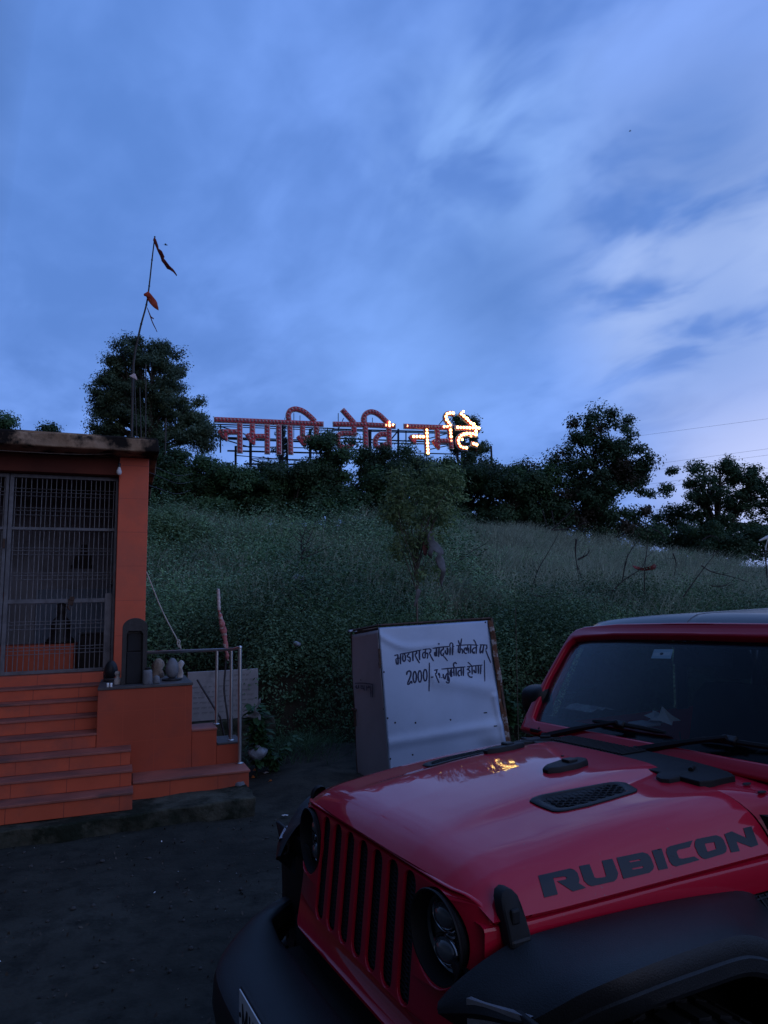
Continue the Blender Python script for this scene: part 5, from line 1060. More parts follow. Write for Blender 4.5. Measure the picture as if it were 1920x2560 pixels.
# two birds
mat('bird', (.03, .03, .035), .8, var=.1)
def bird(label, p, Y, span, rz, bank):
    e = empty('bird', tuple(aty(*p, Y)), rz, label, 'bird'); e.rotation_euler = (bank, 0, rz); b = MB(); s = span
    b.lathe([(0, -.22), (.03, -.17), (.06, -.06), (.065, .03), (.045, .12), (.03, .16), (.035, .19), (.02, .225), (0, .25)], 10, 0, Matrix.Scale(s, 4) @ Matrix.Rotation(radians(90), 4, 'Y'))
    for g_s in (-1, 1):
        P = [[(s * x_, s * g_s * y_, s * z_ + .012 * s * w_) for (x_, w_) in ((.10 - .22 * y_, 0), (.02 - .10 * y_, 1), (-.08 - .12 * y_ + .05 * y_ * y_, 0))] for y_, z_ in ((.03, .03), (.18, .10), (.34, .13), (.5, .08))]
        b.grid(P)
    b.add([(-.18 * s, .03 * s, 0), (-.36 * s, .09 * s, .0), (-.33 * s, 0, .005 * s), (-.36 * s, -.09 * s, 0), (-.18 * s, -.03 * s, 0)], [(0, 1, 2), (0, 2, 4), (2, 3, 4)])
    o = b.build('body', MATS['bird'], e, 60); o.modifiers.new('solid', 'SOLIDIFY').thickness = .008 * s
bird('dark bird gliding just right of the tip of the flag pole', C1(1228, 155), 26, .34, radians(15), radians(25))
bird('lone bird high in the sky on the right', (1575, 328), 34, .28, radians(160), radians(-20))
# ------------------------------------------------------------------ the red off road vehicle (x forward, y its left, z up)
JX, JY, JA = .3079, 2.5188, 3.6212
mat('paint', (.50, .006, .028), .42, var=.03, vscale=3, coat=1.0, coatr=.035, spec=.12, bump=.012, bscale=2.0, col2=(.32, .06, .07), c2scale=70, c2lo=.64, c2hi=.74)
mat('plastic', (.009, .010, .011), .46, var=.2, vscale=14, bump=.12, bscale=260, spec=.3)
mat('plastic_dk', (.010, .010, .011), .6, var=.2, vscale=10, spec=.3)
mat('rubber', (.005, .005, .0055), .8, var=.3, vscale=10)
mat('wheelwell', (.006, .006, .006), .95)
mat('hardtop', (.045, .045, .05), .36, var=.15, vscale=3, coat=.3, coatr=.2, bump=.02, bscale=4)
mat('lampglass', (.26, .27, .3), .15, metal=.5, var=.2, vscale=30)
mat('chrome', (.6, .6, .62), .15, metal=1., var=.05)
mat('lensdark', (.10, .11, .12), .1, coat=1., spec=.6, var=.1)
mat('amberlens', (.52, .30, .24), .3, var=.2, vscale=20, coat=.5)
mat('decal', (.008, .009, .014), .5, var=.1, vscale=20)
mat('plate', (.62, .63, .64), .45, var=.08, vscale=12)
mat('interior', (.030, .032, .034), .75, var=.2, vscale=8)
mat('sticker', (.50, .62, .66), .5, var=.05)
mat('packet', (.75, .80, .62), .4, var=.3, vscale=25, col2=(.4, .2, .24), c2scale=14)
glass_mat('windscreen', (.90, .95, .97), .01, 1.19)
glass_mat('lampcover', (.90, .92, .93), .01, 1.2)
mat('reflector', (.16, .17, .18), .28, metal=.9, var=.25, vscale=22)
glass_mat('tinted', (.10, .12, .13), .02, 1.5)
CAR = empty('off_road_vehicle', (JX, JY, 0), JA, 'red off-road vehicle with black flares and black hood lettering parked in front', 'car')
_c, _s = cos(JA), sin(JA)
def Jl(w): a, b = w[0] - JX, w[1] - JY; return np.array([_c * a + _s * b, -_s * a + _c * b, w[2]])
def Jd(d): return np.array([_c * d[0] + _s * d[1], -_s * d[0] + _c * d[1], d[2]])
def Jw(p): return np.array([JX + _c * p[0] - _s * p[1], JY + _s * p[0] + _c * p[1], p[2]])
def jz(p, z): return Jl(onz(*p, z))
# ---- hood surface
ZX = [(-.80, 1.288), (-.56, 1.284), (-.3, 1.277), (-.08, 1.264), (.08, 1.247), (.2, 1.228), (.28, 1.212), (.345, 1.196), (.39, 1.180), (.425, 1.162), (.448, 1.142), (.456, 1.120)]
ZXx = [q[0] for q in ZX]; ZXz = [q[1] for q in ZX]
DY = [(0, 0), (.18, .008), (.25, .022), (.285, .05), (.31, .10), (.335, .135), (.40, .165), (.48, .205), (.515, .235), (.545, .30), (.575, .40), (.60, .52), (.622, .68), (.638, .85), (.65, 1.0)]
DYy = [q[0] for q in DY]; DYd = [q[1] for q in DY]
ZBOT = 1.086
def hw(X): return np.interp(X, [-.62, .2, .36, .42, .456], [.672, .645, .632, .622, .610])
def smooth_interp(x, xs_, ys_, r=.012): return sum(np.interp(x + k * r, xs_, ys_) * w for k, w in ((-2, .1), (-1, .25), (0, .3), (1, .25), (2, .1)))
def hz(X, Yq):
    a = abs(Yq) / hw(X) * .65; Xe = min(X + .05 * (a / .65) ** 3, .456)
    d = smooth_interp(a, DYy, DYd, .008) if a < .64 else np.interp(a, DYy, DYd)
    # the raised centre dies out toward the nose
    k = np.clip((.40 - Xe) / .25, 0, 1); dflat = np.interp(a, [0, .3, .48, .56, .61, .65], [0, .04, .15, .33, .62, 1.0])
    d = d * k + dflat * (1 - k)
    zc = 1.285 - .057 * (max(0, Xe + .56) / .76) ** 2 - .043 * max(0, (Xe - .30) / .156) ** 3
    return ZBOT + (zc - ZBOT) * (1 - d)
def hn_(X, Yq):
    e = .004; n = np.array([-(hz(X + e, Yq) - hz(X - e, Yq)) / (2 * e), -(hz(X, Yq + e) - hz(X, Yq - e)) / (2 * e), 1.]); return n / np.linalg.norm(n)
sv = np.unique(np.concatenate([np.linspace(0, .9, 46), np.linspace(.9, 1, 9)])); sv = np.concatenate([-sv[::-1], sv[1:]])
tvv = np.unique(np.concatenate([np.linspace(0, .80, 40), np.linspace(.80, 1, 30)]))
def hoodpt(t, s):
    xr = -.555 - .055 * max(0, (abs(s) - .72) / .28); xf = .456 - .05 * abs(s) ** 3
    X = xr + (xf - xr) * t; Yq = s * hw(X); return (X, Yq, hz(X, Yq))
P = [[hoodpt(t, s) for s in sv] for t in tvv]
hb = MB(); hb.grid(P)
# turned-down rim all round
HOOD = hb.build('hood', MATS['paint'], CAR, 35, fix=False)
hm = HOOD.data
bm = bmesh.new(); bm.from_mesh(hm); bmesh.ops.recalc_face_normals(bm, faces=bm.faces)
be = [e for e in bm.edges if e.is_boundary]; r_ = bmesh.ops.extrude_edge_only(bm, edges=be)
for v_ in [g for g in r_['geom'] if isinstance(g, bmesh.types.BMVert)]:
    v_.co.z -= .010; v_.co.y *= .985; v_.co.x += -.012 if v_.co.x > .3 else .008
if sum(f.normal.z for f in bm.faces) < 0: bmesh.ops.reverse_faces(bm, faces=bm.faces)
bm.to_mesh(hm); bm.free(); hm.shade_smooth(); hm.set_sharp_from_angle(angle=radians(38))
bvh = BVHTree.FromPolygons([v.co[:] for v in hm.vertices], [p.vertices[:] for p in hm.polygons])
JO = Vector(Jl(O))
def hood_hit(px):
    d = Vector(Jd(ray(*px))).normalized(); r = bvh.ray_cast(JO, d)
    if r[0] is None: r = bvh.find_nearest(JO + d * 1.9)
    n = r[1] if r[1].dot(d) < 0 else -r[1]
    return r[0], n
# ---- body: tub, cowl, inner fenders
def mir(o_fn):
    for s in (1, -1): o_fn(s)
b = MB()
SEC = [(.425, .600, .70), (.30, .624, .60), (-.2, .642, .60), (-.60, .668, .60)]
for s in (1, -1):      # fender sides under the hood with a rolled ledge
    rows = []
    for X, w, zl in SEC: rows.append([(X, s * (w - .03), 1.074), (X, s * (w - .004), 1.0745), (X, s * (w + .010), 1.070), (X, s * (w + .014), 1.060), (X, s * (w + .010), 1.02), (X, s * (w + .006), .985)])
    b.grid(rows)
# firewall side and cowl deck
def cz(Yq): return 1.262 - .05 * (abs(Yq) / .7) ** 4
ys_ = np.linspace(-.70, .70, 41)
def cowl_pt(q, t):
    a = abs(q); w = hw(-.56) + (.738 - hw(-.56)) * t; X = -.567 - .055 * max(0, (a - .72) / .28) - (.238 - .05 * a) * t
    d = np.interp(a * .65, DYy, DYd); z1 = ZBOT + (1.281 - ZBOT) * (1 - d); z2 = cz(a * .70) - .008 * t if a < .93 else np.interp(a, [.93, .97, 1.0], [cz(.651) - .008 * t, 1.19, 1.10]); tt = min(1, t * 2.2)
    return (X, q * w, z1 * (1 - tt) + z2 * tt - .003)
qs_ = np.unique(np.concatenate([np.linspace(0, .9, 26), np.linspace(.9, 1, 9)])); qs_ = np.concatenate([-qs_[::-1], qs_[1:]])
b.grid([[cowl_pt(q, t) for q in qs_] for t in (0, .03, .1, .2, .35, .5, .75, 1.0)])
b.grid([[(cowl_pt(q, t)[0], cowl_pt(q, t)[1], z) for z in (cowl_pt(q, t)[2], 1.05, .7)] for q, t in [(1, t) for t in (0, .2, .5, 1)]])
b.grid([[(cowl_pt(q, t)[0], cowl_pt(q, t)[1], z) for z in (cowl_pt(q, t)[2], 1.05, .7)] for q, t in [(-1, t) for t in (0, .2, .5, 1)]])
for s in (1, -1):
    b.grid([[(X, s * (y + k), z) for y, z in ((.70, 1.213), (.718, 1.195), (.725, 1.16), (.728, 1.05), (.735, .9), (.735, .55))] for X, k in ((-.79, .010), (-.86, .014), (-.93, .018))])
    # door side and rear quarter
    b.grid([[(X, s * y, z) for y, z in ((.735, 1.255), (.752, 1.235), (.756, 1.1), (.756, .8), (.745, .52))] for X in (-.93, -1.2, -1.95, -2.6, -3.35)])
b.box(-3.38, -3.35, -.75, .75, .52, 1.25)
for s in (1, -1): b.box(-.935, -.625, min(s * .66, s * .733), max(s * .66, s * .733), .52, 1.045)
BODY = b.build('body', MATS['paint'], CAR, 40)
b = MB(); b.box(-.60, .36, -.615, .615, .40, 1.06); b.box(-.62, -3.34, -.72, .72, .40, .60); b.box(-.62, -.72, -.69, .69, .6, 1.18); b.build('chassis', MATS['wheelwell'], CAR)
# ---- grille: outline with slots and lamp holes, filled as a 2-D curve, then bent
GA = [(.0, 1.133), (.30, 1.133), (.50, 1.132), (.555, 1.125), (.588, 1.107), (.603, 1.085), (.606, 1.05), (.600, .95), (.590, .86), (.578, .78), (.562, .735), (.53, .708), (.48, .698), (.30, .692), (0, .690)]
GA = [tuple(p) for p in bez(GA, 3)]
outl = GA + [(-y, z) for y, z in reversed(GA[1:-1])]
def gX(z, Yq): return .4555 + (1.115 - z) * .118 - .012 * max(0, (z - 1.10) / .04) ** 2 * .6 - .055 * max(0, (abs(Yq) - .47) / .13) ** 1.7
def capsule(y, w, z0, z1, n=8):
    return [(y + w * cos(a), z1 - w * .8 + w * .8 * sin(a)) for a in np.linspace(0, pi, n)] + [(y + w * cos(a), z0 + w * .8 + w * .8 * sin(a)) for a in np.linspace(pi, 2 * pi, n)]
def dens(poly, d=.03):
    o_ = []
    for i in range(len(poly)):
        a, c = np.array(poly[i]), np.array(poly[(i + 1) % len(poly)]); k = max(1, int(np.linalg.norm(c - a) / d))
        for j in range(k): o_.append(tuple(a + (c - a) * j / k))
    return o_
SLOT = [(.1014 * (3 - i), 1.118 - .012 * abs(3 - i) / 3 * 0, .786) for i in range(7)]
holes = [dens(capsule(y, .0335, z0, z1)) for y, z1, z0 in SLOT] + [[(s * .450 + .112 * cos(a), 1.0045 + .112 * sin(a)) for a in np.linspace(0, 2 * pi, 40, endpoint=False)] for s in (1, -1)]
cu = bpy.data.curves.new('grille_outline', 'CURVE'); cu.dimensions = '2D'; cu.fill_mode = 'BOTH'; cu.extrude = .003; cu.bevel_depth = .003; cu.bevel_resolution = 2; cu.offset = -.003
for pl in [dens(outl)] + holes:
    sp_l = cu.splines.new('POLY'); sp_l.points.add(len(pl) - 1); sp_l.use_cyclic_u = True
    for i, p in enumerate(pl): sp_l.points[i].co = (p[0], p[1], 0, 1)
co_ = bpy.data.objects.new('grille_outline', cu); COL.objects.link(co_); bpy.context.view_layer.update()
gm = bpy.data.meshes.new_from_object(co_.evaluated_get(bpy.context.evaluated_depsgraph_get())); bpy.data.objects.remove(co_)
for v_ in gm.vertices: y, z, e = v_.co; v_.co = (gX(z, y) + e - .006, y, z)
gm.materials.clear(); gm.materials.append(MATS['paint']); gm.name = 'grille'
bm = bmesh.new(); bm.from_mesh(gm); bmesh.ops.remove_doubles(bm, verts=bm.verts, dist=1e-5); bmesh.ops.recalc_face_normals(bm, faces=bm.faces); bm.to_mesh(gm); bm.free()
gm.shade_smooth(); gm.set_sharp_from_angle(angle=radians(30))
GRL = bpy.data.objects.new('grille', gm); COL.objects.link(GRL); GRL.parent = CAR
for y, z1, z0 in SLOT:      # inserts: dark honeycomb behind each slot
    b = MB()
    P = [[(gX(z, y) - .017, y + k, z) for k in (-.042, 0, .042)] for z in np.linspace(z0 - .01, z1 + .01, 8)]; b.grid(P)
    zz = z0
    while zz < z1:
        for k in (-1, 1): b.tube([(gX(zz, y) - .0155, y - .036 * k, zz), (gX(zz + .016, y) - .0155, y + .036 * k, zz + .022)], .0026, 4)
        zz += .013
    b.build('grille_insert', MATS['plastic_dk'], GRL, None, fix=False)
def headlight(s):
    yc, zc = s * .450, 1.0045; X0 = gX(zc, yc); T = Matrix.Translation((X0, yc, zc)) @ Matrix.Rotation(radians(90), 4, 'Y') @ Matrix.Rotation(-s * radians(4), 4, 'X')
    b = MB(); b.lathe([(.110, -.008), (.1145, .0), (.1125, .004), (.108, .003), (.104, -.02), (.101, -.050)], 48, 0, T, cap=False); hl = b.build('headlight', MATS['plastic_dk'], CAR, 40)
    b = MB(); b.lathe([(.101, -.050), (.088, -.060), (.06, -.078), (0, -.084)], 40, 0, T, cap=False); b.build('bowl', MATS['reflector'], hl, 50)
    for ky, r in ((.0, .036), ):
        for kz in (1, -1):
            b = MB(); b.lathe([(r, -.08), (r, -.040), (r * .92, -.028), (r * .6, -.017), (0, -.013)], 24, 0, T @ Matrix.Translation((-kz * .042, ky, 0)), .9, 1.25, cap=False); b.build('projector_lens', MATS['lensdark'], hl, 50)
            b = MB(); b.lathe([(r * 1.25, -.08), (r * 1.25, -.036), (r * 1.14, -.030), (r * 1.0, -.036), (r * 1.0, -.07)], 24, 0, T @ Matrix.Translation((-kz * .042, ky, 0)), .9, 1.25, cap=False); b.build('lens_ring', MATS['chrome'], hl, 50)
    b = MB()
    for a in np.linspace(-1.2, 1.2, 6): # reflector facets on the outer side
        c_, s2 = cos(a), sin(a); b.box(-.011, .011, -.012, .012, -.06, -.038, 0, (T.to_3x3()), T @ Vector((-s2 * .080, s * c_ * .080, -.004)))
    b.build('reflector', MATS['chrome'], hl, None, .002)
    b = MB(); b.lathe([(.1005, -.046), (.092, -.040), (.084, -.046)], 32, 0, T, cap=False); b.build('lamp_ring', MATS['reflector'], hl, 70)
headlight(1); headlight(-1)
# ---- fender flares
INN = [(.575, .915), (.535, .965), (.49, 1.004), (.44, 1.030), (.34, 1.047), (.15, 1.046), (-.1, 1.034), (-.34, 1.016), (-.47, 1.002), (-.545, .96), (-.59, .86), (-.63, .66), (-.66, .48)]
OUT = [(.590, .925), (.555, .975), (.515, 1.014), (.46, 1.043), (.36, 1.064), (.12, 1.072), (-.04, 1.069), (-.115, 1.058), (-.20, 1.022), (-.31, .935), (-.41, .82), (-.48, .69), (-.52, .50)]
IN3 = [(.540, .575, .925), (.510, .595, .962), (.475, .615, .992), (.433, .632, 1.018), (.345, .650, 1.047)] + [(x, .652, z) for x, z in INN[5:]]
OU3 = [(.552, .590, .915), (.508, .690, .948), (.455, .775, .955), (.405, .820, .988), (.360, .855, 1.020), (.320, .880, 1.040), (.275, .898, 1.054), (.190, .915, 1.068), (.09, .920, 1.071)] + [(x, .922, z) for x, z in OUT[6:]]
def resamp(P, n=60):
    Q = bez([np.array(p) for p in P], 8); L = np.cumsum([0] + [np.linalg.norm(Q[i + 1] - Q[i]) for i in range(len(Q) - 1)]); t = np.linspace(0, L[-1], n)
    return np.stack([np.interp(t, L, [q[k] for q in Q]) for k in range(3)], 1)
INs = resamp(IN3); OUs = resamp(OU3)
def flare(s, X0=0., rear=False):
    rows = []; CEN = np.array([0., .42])
    for i, (a, o_) in enumerate(zip(INs, OUs)):
        yo, yi = o_[1], a[1]; a = np.array([a[0], a[2]]); o_ = np.array([o_[0], o_[2]])
        if rear: a = np.array([-a[0], a[1] - .02]); o_ = np.array([-o_[0], o_[1] - .02]); yi = .70; yo = max(yo, .86)
        f = i / (len(INs) - 1)
        w = lambda k: a + (o_ - a) * k
        rad = CEN - o_; rad /= np.linalg.norm(rad)
        R_ = lambda d: o_ + rad * d
        row = [(a[0], yi, a[1]), (w(.3)[0], yi + (yo - yi) * .3, w(.3)[1] + .004), (w(.7)[0], yi + (yo - yi) * .72, w(.7)[1] + .005), (w(.9)[0], yi + (yo - yi) * .90, w(.9)[1] + .003), (w(1)[0], yo + .004, w(1)[1] - .004),
               (R_(.020)[0], yo + .013, R_(.020)[1]), (R_(.043)[0], yo + .015, R_(.043)[1]), (R_(.047)[0], yo + .021, R_(.047)[1]), (R_(.074)[0], yo + .024, R_(.074)[1]), (R_(.086)[0], yo + .018, R_(.086)[1]), (R_(.092)[0], yo - .01, R_(.092)[1]), (R_(.080)[0], yo - .05, R_(.080)[1]), (R_(.075)[0], yi + .02, R_(.075)[1])]
        rows.append([(X0 + p[0], s * p[1], p[2]) for p in row])
    b = MB(); b.grid(rows)
    for r_ in (rows[0], rows[-1]): b.add(r_, [tuple(range(len(r_)))])
    return b.build('fender_flare', MATS['plastic'], CAR, 32)
for s in (1, -1):
    f_ = flare(s)
    # running lamp in the front tip, marker on the side, vent behind the wheel
    b = MB(); P = [[(.512 - .072 * i / 8, s * (.655 + .135 * i / 8), .928 + .040 * j + .002 * i / 8) for i in range(9)] for j in (0, 1)]
    P = [[(x + .002, y + s * .002, z - .026) for x, y, z in P[0]], [(x + .004, y + s * .006, z - .004) for x, y, z in P[1]]]; b.grid(P); P2 = [[(x - .03, y, z) for x, y, z in r_] for r_ in P]; b.grid(P2)
    b.add(P[0] + P2[0], [(i, i + 1, 9 + i + 1, 9 + i) for i in range(8)]); b.add(P[1] + P2[1], [(i, i + 1, 9 + i + 1, 9 + i) for i in range(8)])
    b.build('running_lamp', MATS['lampglass'], f_, 40)
    b = MB(); vz = lambda X, k: 1.0 - k * .16 - (.02 if X < -.5 else 0)
    P = [[(X - .02 * k, s * (.678 + .05 * k), .995 - .14 * k + .012 * sin((X + .4) * 9)) for X in np.linspace(-.33, -.555, 9)] for k in np.linspace(0, 1, 6)]; b.grid(P)
    for q in range(7): b.tube([(-.34 - .03 * q, s * .688, .99), (-.40 - .03 * q, s * .738, .86)], .004, 4)
    for q in range(5): b.tube([(-.34, s * (.692 + .009 * q), .985 - .026 * q), (-.57, s * (.692 + .009 * q), .980 - .026 * q)], .003, 4)
    b.build('fender_vent', MATS['plastic_dk'], CAR, 40, fix=False)
    flare(s, -3.0, True)
    b = MB(); b.grid([[(X, s * y, z) for y in (.50, .60, .72, .84, .885)] for X, z in ((.455, .965), (.432, .86), (.428, .70), (.43, .55), (.36, .45))]); b.build('splash_guard', MATS['plastic_dk'], CAR, 40).modifiers.new('solid', 'SOLIDIFY').thickness = .012
# ---- wheels
def wheel(X, s):
    T = Matrix.Translation((X, s * .795, .42)) @ Matrix.Rotation(radians(-90) * s, 4, 'X')
    b = MB(); b.lathe([(.22, -.12), (.30, -.135), (.385, -.13), (.412, -.11), (.42, -.06), (.42, .06), (.412, .11), (.385, .13), (.30, .135), (.235, .125), (.22, .12)], 56, 0, T, cap=False)
    for k in range(36):
        a = k / 36 * 2 * pi
        for d_, off in ((-.085, 0), (.085, .5), (.0, .25)):
            a2 = a + off * 2 * pi / 36; b.box(-.014, .014, -.022, .022, -.035, .035, 0, (T.to_3x3() @ Matrix.Rotation(a2, 3, 'Z')), T @ Vector((cos(a2) * .418, sin(a2) * .418, d_)))
    t = b.build('wheel', MATS['rubber'], CAR, 40, fix=False)
    b = MB(); b.lathe([(.215, .10), (.222, .118), (.20, .11), (.19, .06), (.06, .05), (.055, .09), (0, .09)], 32, 0, T, cap=False)
    for k in range(5): a = k * 2 * pi / 5; b.box(-.075, .075, -.03, .03, -.012, .018, 0, T.to_3x3() @ Matrix.Rotation(a, 3, 'Z'), T @ Vector((cos(a) * .125, sin(a) * .125, .085)))
    b.build('rim', MATS['plastic'], t, 40, fix=False)
for X in (0, -3.0):
    for s in (1, -1): wheel(X, s)
# ---- windscreen frame (tilted), glass, header
WN = np.array([.4841, 0, .361]); WN /= np.linalg.norm(WN); WU = np.array([-.361, 0, .4841]); WU /= np.linalg.norm(WU)
def wsx(z): return -.785 - (z - 1.2365) * .361 / .4841
def ws(y, z, off=0.): return np.array([wsx(z), y, z]) + WN * off
def wshit(px, off=0.):
    p0 = Jw(np.array([-.785, 0, 1.2365]) + WN * off); nW = np.array([_c * WN[0], _s * WN[0], WN[2]]); return Jl(onpl(*px, p0, nW))
OL = [(0, 1.744), (.40, 1.742), (.62, 1.730), (.680, 1.716), (.709, 1.690), (.722, 1.645), (.741, 1.50), (.754, 1.37), (.752, 1.29), (.742, 1.238), (.5, 1.236), (0, 1.236)]
IL = [(0, 1.690), (.40, 1.688), (.60, 1.680), (.668, 1.670), (.690, 1.645), (.700, 1.610), (.715, 1.48), (.706, 1.345), (.694, 1.298), (.66, 1.284), (.4, 1.281), (0, 1.280)]
full = lambda h_: h_ + [(-y, z) for y, z in reversed(h_[1:-1])]
cu = bpy.data.curves.new('ws', 'CURVE'); cu.dimensions = '2D'; cu.fill_mode = 'BOTH'; cu.extrude = .016; cu.bevel_depth = .009; cu.bevel_resolution = 3; cu.offset = -.008
for pl in (dens(full(OL), .05), dens(full(IL), .05)):
    sp_l = cu.splines.new('POLY'); sp_l.points.add(len(pl) - 1); sp_l.use_cyclic_u = True
    for i, p in enumerate(pl): sp_l.points[i].co = (p[0], p[1], 0, 1)
co_ = bpy.data.objects.new('ws', cu); COL.objects.link(co_); bpy.context.view_layer.update()
wm = bpy.data.meshes.new_from_object(co_.evaluated_get(bpy.context.evaluated_depsgraph_get())); bpy.data.objects.remove(co_)
for v_ in wm.vertices: y, z, e = v_.co; v_.co = ws(y, z, e - .024 + .03 - .012 * (y / .75) ** 2)
wm.materials.clear(); wm.materials.append(MATS['paint']); wm.name = 'windscreen_frame'
bm = bmesh.new(); bm.from_mesh(wm); bmesh.ops.remove_doubles(bm, verts=bm.verts, dist=1e-5); bmesh.ops.recalc_face_normals(bm, faces=bm.faces); bm.to_mesh(wm); bm.free(); wm.shade_smooth(); wm.set_sharp_from_angle(angle=radians(40))
WSF = bpy.data.objects.new('windscreen_frame', wm); COL.objects.link(WSF); WSF.parent = CAR
gl = [(y * .998, z) for y, z in full(IL)]
b = MB(); b.prism([(y * 1.008, z + (.004 if z > 1.5 else -.004)) for y, z in full(IL)], lambda p: tuple(ws(p[0], p[1], -.006)), lambda p: tuple(ws(p[0], p[1], -.011)))
b.build('windscreen', MATS['windscreen'], WSF)
b = MB(); low = [(-.68, 1.286), (.68, 1.286), (.70, 1.33), (.5, 1.322), (0, 1.318), (-.5, 1.322), (-.70, 1.33)]
b.prism(low, lambda p: tuple(ws(p[0], p[1], -.0125)), lambda p: tuple(ws(p[0], p[1], -.0145)))
top = [(-.69, 1.64), (-.66, 1.668), (-.4, 1.686), (.4, 1.686), (.66, 1.668), (.69, 1.64), (.4, 1.662), (-.4, 1.662)]
b.prism(top, lambda p: tuple(ws(p[0], p[1], -.0125)), lambda p: tuple(ws(p[0], p[1], -.0145))); b.build('glass_border', MATS['wheelwell'], WSF)
# toll tag behind the glass, mount of the mirror
c0 = wshit(C7(1013, 328), -.013); b = MB(); P = [wshit(C7(*q), -.0128) for q in ((965, 300), (1080, 300), (1065, 357), (946, 355))]; P2 = [p - WN * .001 for p in P]
b.add([tuple(p) for p in P + P2], [(0, 1, 2, 3), (7, 6, 5, 4), (0, 4, 5, 1), (1, 5, 6, 2), (2, 6, 7, 3), (3, 7, 4, 0)]); tg = b.build('windscreen_sticker', MATS['sticker'], WSF)
b = MB(); P = [wshit(C7(*q), -.0122) for q in ((962, 322), (1066, 318), (1060, 338), (955, 341))]; b.add([tuple(p) for p in P], [(0, 1, 2, 3)]); c1_ = wshit(C7(1010, 328), -.0118)
b.build('sticker_band', MATS['white'], tg, fix=False)
b = MB(); P = [c1_ + WU * .007 * sin(a) + np.array([0, 1, 0]) * .010 * cos(a) for a in np.linspace(0, 2 * pi, 10, endpoint=False)]; b.add([tuple(p) for p in P], [tuple(range(10))]); b.build('sticker_mark', MATS['hole'], tg, fix=False)
# ---- cabin
b = MB(); b.grid([[(X, y, z - .02 * (y / .7) ** 2) for y in np.linspace(-.70, .70, 15)] for X, z in ((-.80, 1.20), (-.90, 1.225), (-1.05, 1.215), (-1.14, 1.17), (-1.16, .95))]); b.build('dashboard', MATS['interior'], CAR, 50)
b = MB(); stT = Matrix.Translation((-1.24, .36, 1.10)) @ Matrix.Rotation(radians(-66), 4, 'Y')
b.tube([tuple(stT @ Vector((.185 * cos(a), .185 * sin(a), 0))) for a in np.linspace(0, 2 * pi, 29)], .014, 8, cap=False)
for a in (0, 2.1, 4.2): b.tube([tuple(stT @ Vector((.0, 0, -.02))), tuple(stT @ Vector((.18 * cos(a), .18 * sin(a), 0)))], .014, 6)
b.lathe([(0, -.05), (.07, -.04), (.075, -.01), (.05, .012), (0, .014)], 16, 0, stT); b.tube([tuple(stT @ Vector((0, 0, -.03))), (-.98, .36, 1.02)], .03, 8); b.build('steering_wheel', MATS['interior'], CAR, 50, fix=False)
for s in (1, -1):
    b = MB()
    P = [[(X + .04 * (y / .24) ** 2, s * .37 + y * w, z) for y in np.linspace(-.24, .24, 7)] for X, z, w in ((-1.30, .80, 1), (-1.70, .78, 1), (-1.80, .95, .95), (-1.90, 1.35, .85), (-1.92, 1.42, .6))]; b.grid(P)
    b.lathe([(0, -.09), (.09, -.085), (.12, 0), (.09, .085), (0, .09)], 14, 0, Matrix.Translation((-1.93, s * .37, 1.53)), .5, 1.0); sb_ = b.build('seat', MATS['interior'], CAR, 50, fix=False); sb_.modifiers.new('solid', 'SOLIDIFY').thickness = .06
b = MB(); b.box(-.03, .03, -.13, .13, -.035, .035, 0, Matrix.Rotation(radians(-15), 3, 'Y'), (-1.22, 0, 1.60)); b.tube([(-1.21, 0, 1.60), (-1.15, 0, 1.66)], .012, 6); b.build('rear_view_mirror', MATS['interior'], CAR, None, .015)
b = MB(); b.box(-3.34, -2.4, -.70, .70, .6, .62); b.box(-2.75, -2.6, -.62, .62, .7, 1.30); b.build('cargo_floor', MATS['interior'], CAR, None, .03)
# ---- hard top
def rz(X, Yq): return (1.790 + .018 * min(1, (-X - 1.15) / .9) - .050 * max(0, 1 - (-X - 1.150) / .12) ** 2) - .030 * (abs(Yq) / .62) ** 2.2 - .05 * max(0, (abs(Yq) - .60) / .1) ** 2 + (.006 if abs(Yq) > .02 else .003)
ysr = np.concatenate([[-.70, -.69, -.66, -.62], np.linspace(-.55, -.03, 10), [-.021, -.019, 0, .019, .021], np.linspace(.03, .55, 10), [.62, .66, .69, .70]])
xr = np.concatenate([[-1.160, -1.165, -1.18, -1.20, -1.24], np.linspace(-1.3, -3.2, 20), [-3.28, -3.33]])
P = [[(X, y, rz(X, y) - (.03 if X < -3.3 else 0)) for y in ysr] for X in xr]; b = MB(); b.grid(P)
b.grid([[(-1.160, y, rz(-1.16, y) - d_) for y in ysr] for d_ in (0, .022)])
RF = b.build('hard_top', MATS['hardtop'], CAR, 40)
b = MB()
for s in (1, -1): b.grid([[(X, s * y, z) for y, z in ((.700, rz(X, .70)), (.712, 1.66))] for X in xr])
b.box(-3.34, -3.30, -.70, .70, 1.25, 1.70)
for s in (1, -1):
    for X0, X1 in ((-1.98, -1.90), (-2.66, -2.58), (-3.33, -3.18)): b.add([(X0, s * .742, 1.25), (X1, s * .742, 1.25), (X1, s * .712, 1.66), (X0, s * .712, 1.66)], [(0, 1, 2, 3)])
b.build('side_frame', MATS['hardtop'], CAR, 40).modifiers.new('solid', 'SOLIDIFY').thickness = .02
